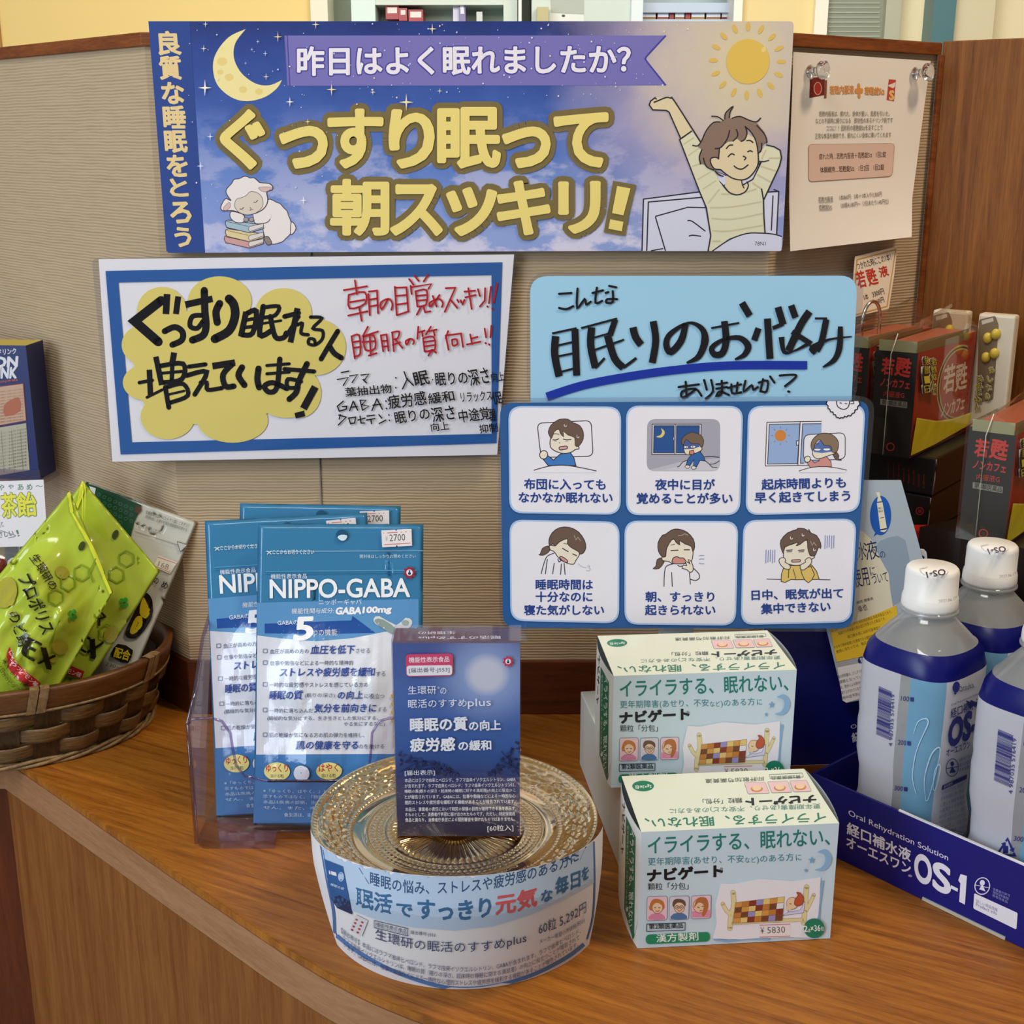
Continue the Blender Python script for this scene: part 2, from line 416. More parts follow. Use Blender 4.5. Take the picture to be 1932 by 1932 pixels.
# ------------------------------------------------------------------ room and partition
WY = 0.92
wood_top = wood('counter_wood', '#703b0d', '#ad6d25', (0.8, 15, 1), math.radians(27), 0.36, 0.35, 2.2)
wood_edge = wood('edge_band_wood', '#8d6140', '#a77b58', (1.5, 1.5, 12), 0, 0.45, 0.4, 1.5)
wood_front = wood('front_panel_wood', '#6b390f', '#8e5a2a', (12, 12, 0.8), 0, 0.5, 0.3, 1.2)
wood_dark = wood('dark_end_wood', '#4a1d06', '#6a2f0e', (12, 12, 0.8), 0, 0.5, 0.3)
wood_base = wood('baseboard_wood', '#431b07', '#652f12', (1.2, 1.2, 14), 0, 0.45, 0.4, 1.5)
wood_trim = wood('trim_wood', '#5f2d12', '#8f5026', (1.5, 1.5, 14), 0, 0.5, 0.2, 1.5)
wood_side = wood('side_panel_wood', '#633612', '#905a26', (16, 16, 0.7), 0, 0.5, 0.15, 1.6)

def wallpaper(name, c1, c2):
    m, nt, nd, lk, p = nodes(name)
    tc = N(nt, 'ShaderNodeTexCoord'); mp = N(nt, 'ShaderNodeMapping'); mp.inputs['Scale'].default_value = (22, 22, 430)
    lk.new(tc.outputs['Object'], mp.inputs['Vector'])
    nz = N(nt, 'ShaderNodeTexNoise', i={'Scale': 1.0, 'Detail': 3.0, 'Roughness': 0.6}); lk.new(mp.outputs[0], nz.inputs['Vector'])
    wv = N(nt, 'ShaderNodeTexWave', bands_direction='Z', i={'Scale': 145.0, 'Distortion': 2.2, 'Detail': 2.0, 'Detail Scale': 0.35})
    lk.new(tc.outputs['Object'], wv.inputs['Vector'])
    ad = N(nt, 'ShaderNodeMath', operation='MULTIPLY_ADD'); ad.inputs[1].default_value = 0.5; lk.new(wv.outputs['Fac'], ad.inputs[0]); lk.new(nz.outputs[0], ad.inputs[2])
    rp = N(nt, 'ShaderNodeValToRGB'); rp.color_ramp.elements[0].position = 0.3; rp.color_ramp.elements[1].position = 0.8
    rp.color_ramp.elements[0].color = lin(c1); rp.color_ramp.elements[1].color = lin(c2)
    lk.new(ad.outputs[0], rp.inputs[0]); lk.new(rp.outputs[0], p.inputs['Base Color'])
    bp = N(nt, 'ShaderNodeBump', i={'Strength': 0.45, 'Distance': 0.0013}); lk.new(ad.outputs[0], bp.inputs['Height']); lk.new(bp.outputs[0], p.inputs['Normal'])
    p.inputs['Roughness'].default_value = 0.75; p.inputs['Specular IOR Level'].default_value = 0.25
    return m
paper_wall = wallpaper('woven_wallpaper', '#a89172', '#bda687')

CL = Vector((-0.2465, WY, 0)); CR = Vector((0.18, WY, 0))
dL = Vector((-0.7071, 0.7071, 0)); dR = Vector((0.809, 0.588, 0)); dS = Vector((0.809, -0.588, 0))
RE = CR + dR * 0.1696
ZT = 0.4955
def wallseg(tagn, p0, p1, nrm, m, n0=0.0, n1=0.0):
    ex = (p1 - p0).normalized(); L = (p1 - p0).length; ey = -nrm
    hexa('wall_' + tagn, boxp(p0, ex, ey, L, 0.03, 0.0, ZT - 0.004), m)['kind'] = 'structure'
    t = hexa('trim_' + tagn, boxp(p0 + nrm * 0.0035 - ex * n0, ex, ey, L + n0 + n1, 0.037, 0.4868, ZT), wood_trim, bev=0.0008); struct(t)
    b = hexa('baseboard_' + tagn, boxp(p0 + nrm * 0.004 - ex * n0, ex, ey, L + n0 + n1, 0.004, 0.0, 0.0437), wood_base, bev=0.0006); struct(b)
nC = Vector((0, -1, 0)); nL = Vector((-0.7071, -0.7071, 0)); nR = Vector((0.588, -0.809, 0)); nS = Vector((-0.588, -0.809, 0))
wallseg('center', CL, CR, nC, paper_wall, 0.0016, 0.001)
wallseg('left', CL + dL * 0.7, CL, nL, paper_wall, 0, 0.0016)
wallseg('right', CR, RE, nR, paper_wall, 0.001, 0)
s1 = RE + nR * 0.0035
o = hexa('wall_side', boxp(s1 + Vector((0, 0, 0)), dS, -nS, 0.5, 0.035, 0.0, ZT + 0.001), wood_side, bev=0.001); struct(o)
# thin light edge strip where the wallpaper meets the side panel
o = hexa('trim_corner', boxp(RE + nR * 0.003 - dR * 0.004, dR, nR, 0.004, 0.003, 0.0, 0.4868), wood_trim, bev=0.0004); struct(o)
# joint in the wallpaper
jx = aty(604, 900, WY).x
o = hexa('trim_joint', boxp((jx - 0.0006, WY - 0.0012, 0), (1, 0, 0), (0, 1, 0), 0.0012, 0.002, 0.0437, 0.4868), ink('#8d8678', 's'), bev=0.0003); struct(o)

# counter
t = root('reception_counter', (0, 0.9, -0.95), 'wood veneer reception counter carrying all the display goods', 'counter')
edge = [(-0.371, 0.853), (-0.332, 0.8157), (-0.2479, 0.7345), (-0.2039, 0.6922), (-0.1395, 0.6310), (-0.115, 0.609), (-0.0914, 0.5895), (-0.0663, 0.5722), (-0.0352, 0.5548), (0.0, 0.540), (0.045, 0.527), (0.10, 0.518), (0.17, 0.514), (0.9, 0.512)]
edge = edge[:4] + cr(edge[4:], 4)
front = edge
poly = front + [(0.9, 1.5), (-1.1, 1.5), (-1.1, 0.853)]
prism('worktop', poly, -0.006, 0.0, wood_top, t, 0.0006)
ee = [(-0.9, 0.855)] + front + [(0.9, 1.2), (-0.9, 1.2)]
prism('edge_band', ee, -0.03, -0.0062, wood_edge, t)
fp = [Vector((p[0], p[1], 0)) for p in front]
fp2 = [(p.x + 0.0008, p.y + 0.0012) for p in fp] + [(0.9, 1.1), (-0.37, 1.1)]
prism('front_panel', fp2, -0.95, -0.0302, wood_front, t)
hexa('end_panel', boxp((-0.9, 0.875, 0), (1, 0, 0), (0, 1, 0), 0.528, 0.2, -0.95, -0.0302), wood_dark, t)

# room around
m, nt, nd, lk, p = nodes('vinyl_floor'); p.inputs['Base Color'].default_value = lin('#b8ab95'); p.inputs['Roughness'].default_value = 0.4
nz = N(nt, 'ShaderNodeTexNoise', i={'Scale': 30.0, 'Detail': 4.0}); rp = N(nt, 'ShaderNodeValToRGB'); rp.color_ramp.elements[0].color = lin('#a99b84'); rp.color_ramp.elements[1].color = lin('#c7bba6')
lk.new(nz.outputs[0], rp.inputs[0]); lk.new(rp.outputs[0], p.inputs['Base Color'])
o = hexa('floor', boxp((-3.2, -2.2, 0), (1, 0, 0), (0, 1, 0), 6.4, 5.6, -1.0, -0.95), m); struct(o)
YB = 3.0
yel = ink('#f0d489', 'p')
def bgx(px): return aty(px, 60, YB).x
def strip(name, a, b, y, th, m, z0=-0.95, z1=1.65, kind=True):
    o = hexa(name, boxp((bgx(a), y, 0), (1, 0, 0), (0, 1, 0), bgx(b) - bgx(a), th, z0, z1), m)
    return struct(o) if kind else o
strip('wall_back_left', -1400, 596, YB, 0.1, yel)
strip('wall_back_right', 1396, 1532, YB, 0.1, ink('#ecd79a', 'p'))
strip('wall_back', 596, 1396, YB + 0.42, 0.1, ink('#d9e3da', 'p'))
strip('trim_1', 590, 622, YB - 0.02, 0.1, ink('#e8e2c8', 's'))
strip('trim_2', 1380, 1396, YB - 0.02, 0.1, ink('#f3efe0', 's'))
strip('trim_3', 1532, 1556, YB - 0.02, 0.1, ink('#f6efdc', 's'))
strip('trim_4', -8, 2, YB - 0.01, 0.1, ink('#a9803c', 's'))
strip('window_1', 1556, 1664, YB, 0.03, ink('#8f9683', 'p'))
strip('trim_5', 1664, 1692, YB - 0.02, 0.1, ink('#b4b69f', 's'))
strip('wall_back_far', 1692, 2600, YB + 0.02, 0.1, ink('#f2e6bd', 'p'))
strip('trim_6', 1745, 1786, YB - 0.05, 0.08, ink('#4f7a80', 's'))
strip('trim_7', 1786, 1864, YB - 0.03, 0.08, ink('#ded3ae', 's'))
# blind slats on the window
sl = Art(planar((0, YB - 0.002, 0), (0, -1, 0)))
for k in range(10): sl.poly([(1562, 4 + k * 9), (1660, 4 + k * 9), (1660, 7 + k * 9), (1562, 7 + k * 9)], '#a7ad9a')
struct(sl.build('window_blind'))
o = hexa('ceiling', boxp((-3.2, -2.2, 0), (1, 0, 0), (0, 1, 0), 6.4, 5.7, 1.66, 1.7), ink('#f4f1ea', 'p')); struct(o)
# ------------------------------------------------------------------ long banner on the partition
BK = '#2c2430'
def sky_material():
    m, nt, nd, lk, p = nodes('printed_sky'); tc = N(nt, 'ShaderNodeTexCoord'); sp = N(nt, 'ShaderNodeSeparateXYZ'); lk.new(tc.outputs['Object'], sp.inputs[0])
    def mr(sock, a, b, c=0.0, d=1.0):
        r = N(nt, 'ShaderNodeMapRange', i={1: a, 2: b, 3: c, 4: d}); lk.new(sock, r.inputs[0]); return r.outputs[0]
    def mix(f, a, b):
        x = N(nt, 'ShaderNodeMix', data_type='RGBA'); lk.new(f, x.inputs[0])
        for q, i in ((a, 6), (b, 7)):
            if isinstance(q, str): x.inputs[i].default_value = lin(q)
            else: lk.new(q, x.inputs[i])
        return x.outputs[2]
    def rgb(f, stops):
        r = N(nt, 'ShaderNodeValToRGB'); lk.new(f, r.inputs[0])
        while len(r.color_ramp.elements) < len(stops): r.color_ramp.elements.new(0.5)
        for e, (q, c) in zip(r.color_ramp.elements, stops): e.position = q; e.color = lin(c)
        return r.outputs[0]
    v = mr(sp.outputs[2], 0.36, 0.52, 0.0, 0.86)
    n0 = N(nt, 'ShaderNodeTexNoise', i={'Scale': 26.0, 'Detail': 5.0}); lk.new(tc.outputs['Object'], n0.inputs['Vector'])
    vv = N(nt, 'ShaderNodeMath', operation='MULTIPLY_ADD'); lk.new(n0.outputs[0], vv.inputs[0]); vv.inputs[1].default_value = 0.26; lk.new(v, vv.inputs[2])
    c = rgb(vv.outputs[0], [(0.12, '#94a6dc'), (0.36, '#6282c8'), (0.60, '#4161b0'), (0.78, '#2a4390'), (0.92, '#1e2f70')])
    # clouds towards the bottom
    mp = N(nt, 'ShaderNodeMapping'); mp.inputs['Scale'].default_value = (1, 1, 1.9); lk.new(tc.outputs['Object'], mp.inputs['Vector'])
    n1 = N(nt, 'ShaderNodeTexNoise', i={'Scale': 30.0, 'Detail': 9.0, 'Roughness': 0.6}); lk.new(mp.outputs[0], n1.inputs['Vector'])
    cm = mr(n1.outputs[0], 0.47, 0.56); hgt = mr(sp.outputs[2], 0.45, 0.355); xg = mr(sp.outputs[0], -0.24, 0.02, 0.55, 1.0)
    ml = N(nt, 'ShaderNodeMath', operation='MULTIPLY'); lk.new(cm, ml.inputs[0]); lk.new(hgt, ml.inputs[1])
    ml2 = N(nt, 'ShaderNodeMath', operation='MULTIPLY'); lk.new(ml.outputs[0], ml2.inputs[0]); lk.new(xg, ml2.inputs[1])
    c = mix(ml2.outputs[0], c, '#d8d4ea')
    # warm glow printed round the sun
    gd = N(nt, 'ShaderNodeVectorMath', operation='DISTANCE'); lk.new(tc.outputs['Object'], gd.inputs[0]); gd.inputs[1].default_value = (0.152, 0.912, 0.474)
    gn = N(nt, 'ShaderNodeMath', operation='MULTIPLY_ADD'); lk.new(n0.outputs[0], gn.inputs[0]); gn.inputs[1].default_value = 0.05; lk.new(gd.outputs['Value'], gn.inputs[2])
    c = mix(mr(gn.outputs[0], 0.16, 0.065, 0, 0.95), c, '#c3b2c6'); c = mix(mr(gn.outputs[0], 0.105, 0.035, 0, 1.0), c, '#ddcda6')
    lk.new(c, p.inputs['Base Color']); p.inputs['Roughness'].default_value = 0.45; p.inputs['Specular IOR Level'].default_value = 0.35
    return m
PB = Vector((0, 0.912, 0)); nB = Vector((0, -1, 0))
t = root('sleep_banner', (-0.027, 0.912, 0.35), 'long night-sky banner with yellow headline, moon, sun and stretching person', 'banner')
slab('panel', pxs(rq([(280, 40), (1498, 40), (1476, 472), (315, 477)], 9, 3), PB, nB), nB, 0.0012, sky_material(), t)
S = planar(PB, nB)
random.seed(4)
a = Art(S)
for i in range(190):
    x = 300 + random.random() ** 0.9 * 1000; y = 45 + random.random() ** 1.3 * (340 if x < 700 else 150)
    q = random.choice([0.8, 1.0, 1.3, 1.3, 2.2]); 
    if x > 355: a.ell(x, y, q * .75, q * .75, random.choice(['#c9d3f2', '#e8e6f4', '#f2e3c0']), n=6)
def star(x, y, r, c, w=0.16):
    P = []
    for k in range(8):
        q = r if k % 2 == 0 else r * w; P.append((x + q * math.cos(k * math.pi / 4), y + q * 1.2 * math.sin(k * math.pi / 4)))
    a.poly(P, c)
a.fr(260, 20, 3.01875)
for x, y, r, c in [(388, 78, 16, '#e9e9f7'), (378, 217, 18, '#f1e7d0'), (385, 440, 40, '#fdf6e4'), (868, 520, 24, '#fdf3dc'), (800, 150, 26, '#f3d9a0'), (1015, 80, 22, '#f2e2b0'), (1678, 105, 26, '#f7e3b4'), (1105, 450, 30, '#f7dfae'), (1530, 522, 42, '#f9e4b2'), (415, 718, 20, '#eef0fb'), (945, 1080, 22, '#f4f4fc'), (728, 245, 15, '#cfd8f0'), (733, 377, 18, '#f2e2bd'), (686, 177, 10, '#dfe5f6'), (970, 633, 16, '#fff0cf'), (360, 885, 22, '#e8ecfa'), (652, 222, 10, '#d8e0f4'), (616, 300, 9, '#d8e0f4'), (1720, 458, 16, '#f6e5c0'), (1340, 465, 16, '#f6e5c0')]: star(x, y, r, c)
a.build('stars', t)
a = Art(S).fr(); a.poly([(280, 40), (358, 40.5), (387, 476.6), (318, 477), (314, 473)], '#2b468f')
a.fr(260, 20, 3.01875)
for ch, x, y, w, h in [('良', 185, 185, 122, 130), ('質', 190, 326, 118, 128), ('な', 205, 470, 120, 118), ('睡', 214, 606, 122, 122), ('眠', 222, 746, 122, 120), ('を', 230, 884, 112, 118), ('と', 238, 1008, 96, 96), ('ろ', 250, 1150, 112, 116), ('う', 262, 1290, 88, 106)]:
    a.text(ch, x - w / 2, y + h / 2, x + w / 2, y + h / 2, h, '#e8cd92', 0.035, up=(-0.08, -1))
a.build('side_strip', t, 'navy vertical strip with gold lettering')
a = Art(S).fr(260, 20, 3.01875)
a.poly(cr([(615, 105), (520, 150), (450, 235), (428, 320), (452, 420), (530, 492), (620, 516), (720, 494), (790, 445), (822, 395)], 5) + cr([(822, 395), (750, 425), (670, 415), (590, 355), (548, 270), (556, 185), (615, 105)], 5)[1:-1], '#f3e3a0')
for x, y, r in [(480, 290, 30), (520, 380, 26), (470, 350, 18), (600, 450, 24), (690, 460, 22)]: a.ell(x, y, r, r * .8, '#ead184', n=14)
a.build('moon', t)
a = Art(S).fr(860, 20, 2.92727)
for k in range(16):
    th = k * math.pi / 8 + 0.02; a.ell(1610 + 188 * math.cos(th), 278 + 190 * math.sin(th), 26, 12, '#dfb95e', th, n=14)
a.ell(1613, 281, 119, 124, '#e3be58', n=48); a.ell(1700, 215, 12, 18, '#ecd083', 0.6, n=12)
a.build('sun', t)
a = Art(S).fr()
a.poly([(536, 67), (1256, 67), (1217, 110), (1256, 161), (542, 162)], '#7a73b8')
a.line([(542, 67), (547, 162)], 2.5, '#4d4aa0'); a.line([(537, 67), (542, 162)], 1.5, '#5a55a8')
a.line([(1256, 67), (1220, 106), (1217, 111), (1221, 117), (1256, 161)], 3.2, '#4644a0')
for b, c in ((0.07, '#4a4398'), (0.028, '#f0eaf2')): a.text('昨日はよく眠れましたか？', 562, 142, 1189, 138, 53, c, b, res=3)
a.build('headline_ribbon', t, 'violet ribbon with white lettering')
a = Art(S)
for ch, x, y, w, h in [('ぐ', 458, 316, 78, 106), ('っ', 573, 314, 84, 72), ('す', 671, 314, 98, 105), ('り', 777, 314, 78, 104), ('眠', 885, 314, 112, 108), ('っ', 993, 313, 84, 70), ('て', 1096, 312, 96, 96)]:
    a.text(ch, x - w / 2, y, x + w / 2, y, h, '#7b6b40', 0.12, res=4)
for ch, x, y, w, h in [('朝', 679, 441, 104, 100), ('ス', 786, 441, 92, 90), ('ッ', 890, 441, 88, 84), ('キ', 988, 440, 94, 96), ('リ', 1093, 437, 72, 92)]:
    a.text(ch, x - w / 2, y, x + w / 2, y, h, '#7b6b40', 0.12, res=4)
a.fr(860, 20, 2.92727); a.poly([(868, 940), (994, 962), (952, 1140), (935, 1245), (816, 1225), (835, 1120)], '#7b6b40').fr()
for ch, x, y, w, h in [('ぐ', 458, 316, 78, 106), ('っ', 573, 314, 84, 72), ('す', 671, 314, 98, 105), ('り', 777, 314, 78, 104), ('眠', 885, 314, 112, 108), ('っ', 993, 313, 84, 70), ('て', 1096, 312, 96, 96)]:
    a.text(ch, x - w / 2, y, x + w / 2, y, h, '#f0da80', 0.034, res=4)
for ch, x, y, w, h in [('朝', 679, 441, 104, 100), ('ス', 786, 441, 92, 90), ('ッ', 890, 441, 88, 84), ('キ', 988, 440, 94, 96), ('リ', 1093, 437, 72, 92)]:
    a.text(ch, x - w / 2, y, x + w / 2, y, h, '#f0da80', 0.034, res=4)
a.fr(860, 20, 2.92727); a.poly([(890, 968), (964, 982), (925, 1130), (862, 1118)], '#f0da80').poly([(852, 1152), (925, 1166), (916, 1218), (842, 1204)], '#f0da80')
a.build('headline_lettering', t, 'large yellow headline lettering outlined in olive')
# sheep on books
a = Art(S).fr(400, 320, 10.733); L = '#4a3a44'; WL = '#ece4e2'
a.poly([(1130, 610), (1230, 620), (1300, 660), (1380, 690), (1450, 770), (1520, 840), (1550, 930), (1590, 1030), (1610, 1120), (1610, 1220), (1580, 1310), (1500, 1390), (1440, 1450), (1340, 1490), (1230, 1510), (1150, 1480), (1060, 1330), (1000, 1110), (830, 960), (1010, 820)], WL, 3, L, 16)
a.poly([(1600, 1070), (1660, 1090), (1700, 1180), (1670, 1260), (1620, 1310), (1590, 1290)], WL, 3, L, 16)
for y0, c, c2 in ((1350, '#cf9f9c', 1), (1220, '#e2cd9c', 2), (1040, '#a5bfcc', 3)):
    d = 0 if c2 != 1 else -20
    a.poly([(280 + d, y0), (330 + d, y0 - 20), (1040, y0 + 80), (1050, y0 + 150), (760, y0 + 240), (300 + d, y0 + 130), (270 + d, y0 + 60)], c, 0, L, 15)
    a.poly([(760, y0 + 110), (1040, y0 + 50), (1045, y0 + 120), (765, y0 + 215), (735, y0 + 165)], '#ded6d2', 0, L, 10); a.line([(300 + d, y0 + 10), (740, y0 + 110)], 9, L)
a.poly([(1060, 1380), (1130, 1350), (1190, 1430), (1205, 1500), (1130, 1525), (1070, 1450)], '#8f817d', 3, L, 14)
a.poly([(390, 850), (520, 870), (650, 930), (640, 1060), (500, 1070), (400, 1010), (365, 930)], WL, 3, L, 15)
a.poly([(830, 920), (980, 850), (1180, 900), (1180, 1010), (1120, 1070), (890, 1095), (850, 1010)], WL, 3)
a.line([(830, 920), (850, 1010), (890, 1095), (1100, 1075), (1180, 1000)], 14, L, 3)
for x in (690, 800): a.ell(x, 1010, 50, 45, '#a39a98', 0, L, 10)
a.poly([(385, 630), (340, 560), (290, 470), (300, 390), (400, 280), (450, 200), (560, 180), (640, 140), (710, 140), (780, 170), (850, 165), (930, 230), (980, 265), (1150, 280), (1225, 340), (1215, 410), (1110, 450), (1130, 600), (1100, 720), (1010, 820), (860, 890), (640, 900), (500, 850), (420, 830), (340, 830), (220, 830), (180, 760), (270, 590)], WL, 3, L, 17)
a.poly([(460, 700), (500, 600), (620, 560), (700, 520), (770, 450), (900, 460), (1000, 540), (1035, 660), (1010, 770), (900, 870), (720, 915), (560, 870), (480, 790)], '#dccfc0', 3, '#6a5457', 11)
a.poly([(950, 360), (1170, 350), (1200, 390), (1090, 450), (1000, 430)], '#d9b9b6', 3, '#8a7577', 8); a.poly([(230, 780), (350, 660), (370, 760), (280, 830)], '#d9b9b6', 3, '#8a7577', 8)
a.line([(840, 655), (890, 660), (930, 615)], 14, L, 3).line([(560, 795), (610, 798), (645, 760)], 14, L, 3).line([(760, 770), (790, 780), (785, 815), (835, 800)], 10, L, 3).line([(785, 815), (760, 830)], 9, L)
a.build('sheep_picture', t, 'white sheep asleep on three books')
# stretching person in bed
a = Art(S).fr(1200, 160, 6.0367); LV = '#d8d8ea'; SK = '#e3d1aa'; SH = '#e0dcbc'
a.poly([(85, 1302), (720, 1220), (760, 1290), (850, 1720), (820, 1893), (65, 1893)], LV)
a.poly([(1440, 1215), (1625, 1215), (1600, 1710), (1440, 1700)], LV)
a.line([(68, 1890), (85, 1302), (720, 1220)], 15, BK).line([(122, 1890), (140, 1335), (745, 1282)], 15, BK).line([(335, 1890), (222, 1510), (225, 1497), (590, 1395), (790, 1400)], 14, BK).line([(585, 1548), (640, 1555), (790, 1668)], 14, BK, 3).line([(600, 1725), (640, 1713), (740, 1725)], 14, BK, 3).line([(170, 1890), (310, 1865)], 13, BK)
a.line([(1500, 1222), (1625, 1215), (1600, 1700)], 14, BK).line([(1560, 1260), (1540, 1660)], 14, BK).line([(1565, 1190), (1625, 1215)], 12, BK)
a.poly([(900, 980), (1040, 1040), (1030, 1120), (1000, 1150), (940, 1090)], LV, 0, BK, 10).poly([(1200, 1080), (1330, 1000), (1420, 880), (1330, 1080), (1215, 1140)], LV, 0, BK, 10)
a.poly([(215, 150), (340, 140), (395, 150), (440, 190), (635, 520), (505, 605), (375, 310), (340, 290), (190, 285), (150, 230), (165, 185)], SK)
a.poly([(495, 630), (635, 525), (730, 660), (830, 900), (900, 980), (950, 1105), (1010, 1180), (1150, 1250), (1270, 1180), (1280, 1110), (1340, 1060), (1425, 880), (1390, 860), (1400, 780), (1480, 685), (1560, 705), (1640, 745), (1655, 830), (1630, 930), (1460, 1300), (1450, 1400), (1470, 1690), (1250, 1690), (1060, 1750), (880, 1890), (820, 1893), (850, 1720), (800, 1400), (720, 1210)], SH)
for q in ([(540, 680), (660, 600)], [(590, 810), (720, 720)], [(640, 930), (760, 890)], [(700, 1080), (850, 990)], [(760, 1190), (910, 1090)], [(820, 1350), (950, 1190)], [(970, 1245), (1180, 1240), (1370, 1185)], [(840, 1400), (1100, 1390), (1430, 1330)], [(860, 1520), (1100, 1530), (1440, 1465)], [(870, 1660), (1060, 1665), (1440, 1600)], [(870, 1780), (960, 1780)], [(1430, 840), (1480, 740)], [(1510, 835), (1640, 832)], [(1420, 925), (1590, 980)], [(1380, 1020), (1540, 1110)], [(1320, 1110), (1420, 1180)]): a.line(q, 17, '#cfc39e', 3)
a.line([(200, 200), (240, 185), (340, 145), (395, 152), (440, 190), (740, 660)], 15, BK, 3).line([(235, 165), (215, 148), (165, 185), (150, 230), (190, 285), (340, 290), (375, 310), (505, 605)], 15, BK).line([(635, 525), (495, 625), (720, 1210), (800, 1400), (850, 1720), (820, 1893)], 15, BK)
a.poly([(1030, 1030), (1210, 1080), (1225, 1150), (1270, 1110), (1275, 1180), (1220, 1235), (1150, 1250), (1060, 1215), (1010, 1150)], SK)
a.line([(985, 1140), (1060, 1225), (1150, 1253), (1240, 1220), (1278, 1150), (1260, 1100)], 14, BK, 3).line([(1200, 1085), (1210, 1140), (1230, 1180)], 13, BK).line([(1480, 685), (1570, 705), (1640, 745), (1655, 830), (1630, 930), (1455, 1305)], 15, BK).line([(1428, 1180), (1450, 1310), (1455, 1500), (1468, 1690)], 15, BK).line([(1395, 868), (1450, 875), (1515, 860)], 13, BK).line([(1425, 880), (1330, 1075), (1215, 1140)], 13, BK)
HR = '#8c7464'
a.poly([(950, 720), (1060, 640), (1250, 560), (1350, 600), (1380, 720), (1390, 850), (1370, 950), (1290, 1050), (1200, 1083), (1090, 1060), (1000, 1000), (960, 965), (890, 950), (850, 890), (850, 840), (900, 825), (940, 850)], SK)
a.poly([(700, 700), (740, 640), (800, 520), (880, 430), (960, 420), (1005, 400), (1020, 320), (1100, 245), (1070, 310), (1060, 385), (1180, 360), (1290, 400), (1370, 430), (1460, 540), (1490, 640), (1435, 690), (1425, 765), (1390, 780), (1370, 640), (1310, 540), (1240, 475), (1262, 550), (1235, 630), (1190, 648), (1150, 615), (1100, 645), (1030, 650), (955, 730), (938, 850), (900, 825), (850, 840), (850, 890), (885, 965), (990, 1040), (930, 1020), (890, 975), (800, 920), (725, 890), (730, 790), (745, 735)], HR)
for q in ([(640, 688), (700, 695), (745, 640), (800, 520), (880, 430), (960, 425)], [(855, 358), (930, 365), (995, 410)], [(1010, 395), (1020, 320), (1105, 243), (1070, 310), (1060, 380)], [(1090, 382), (1180, 360), (1290, 405), (1370, 420), (1420, 375)], [(1370, 460), (1460, 560), (1488, 640), (1480, 665)], [(1430, 660), (1425, 740), (1390, 780)], [(1240, 470), (1262, 550), (1235, 625), (1190, 645)], [(1240, 475), (1310, 540), (1370, 660), (1392, 850), (1370, 950), (1290, 1050), (1200, 1083), (1090, 1060), (985, 985), (960, 965), (890, 955), (850, 890), (852, 840), (900, 825), (940, 840)], [(1140, 505), (1158, 580), (1100, 645)], [(1065, 515), (1040, 610), (970, 710), (895, 728)], [(950, 720), (938, 850)], [(750, 735), (720, 820), (735, 905)], [(765, 830), (800, 930), (890, 975)], [(895, 980), (940, 1025), (995, 1042)]): a.line(q, 14, BK, 3)
for q in ([(1025, 730), (1060, 690), (1105, 685)], [(1255, 635), (1300, 635), (1335, 660)], [(1045, 822), (1085, 785), (1122, 800)], [(1265, 765), (1300, 750), (1327, 765)], [(1215, 810), (1250, 830), (1230, 858)], [(1112, 920), (1150, 950), (1210, 958), (1278, 908)]): a.line(q, 14, BK, 3)
a.poly(cr([(870, 1893), (1060, 1765), (1250, 1695), (1400, 1688), (1560, 1700), (1660, 1728)], 3) + [(1655, 1880), (1640, 1893)], LV).line([(870, 1893), (1060, 1765), (1250, 1695), (1400, 1688), (1560, 1700), (1660, 1728)], 14, BK, 3)
a.text('78N1', 1350, 1830, 1475, 1830, 45, BK)
a.build('person_picture', t, 'person stretching in bed')

# ------------------------------------------------------------------ handwritten sign
PH = Vector((0, 0.9115, 0)); nH = Vector((0.012, -1, 0.0)).normalized()
film = clear('laminate_film', '#f4f6fb', 0.08, 0.35)
t = root('handwritten_sign', (-0.145, 0.912, 0.21), 'laminated white sign with blue frame and black brush writing on a yellow cloud', 'sign')
slab('paper', pxs([(186, 489), (970, 480), (938, 858), (212, 871)], PH, nH), nH, 0.0006, ink('#e4e2ea', 'g'), t)
slab('film_border', pxs(rq([(173, 487), (975, 477), (942, 862), (208, 873)], 14), PH - nH * 0.0007, nH), nH, 0.0002, film, t)
a = Art(planar(PH, nH), 'g', h0=5e-4)
a.fr(160, 470, 2.35610)
fo = [(93, 97), (1856, 58), (1830, 862), (160, 912)]; fi = [(150, 148), (1808, 115), (1808, 820), (210, 858)]
for i in range(4): a.poly([fo[i], fo[(i + 1) % 4], fi[(i + 1) % 4], fi[i]], '#2f5da0')
a.build('blue_frame', t)
a = Art(planar(PH, nH), 'g', h0=6.5e-4).fr(230, 530, 4.49302)
Y = '#dccb72'
for x, y, rx, ry in [(340, 250, 210, 200), (830, 170, 270, 210), (1370, 270, 240, 210), (1640, 560, 260, 240), (1500, 950, 190, 210), (1080, 1130, 0, 0), (390, 1150, 230, 190), (940, 1180, 300, 190), (200, 860, 190, 150), (190, 540, 190, 170), (1400, 1010, 240, 150), (850, 640, 760, 420), (760, 960, 600, 260)]:
    if rx: a.ell(x, y, rx, ry, Y, n=40)
a.build('cloud', t, 'yellow cloud shape')
a = Art(planar(PH, nH), 'g', h0=8e-4).fr(230, 530, 4.49302); K = '#15161c'
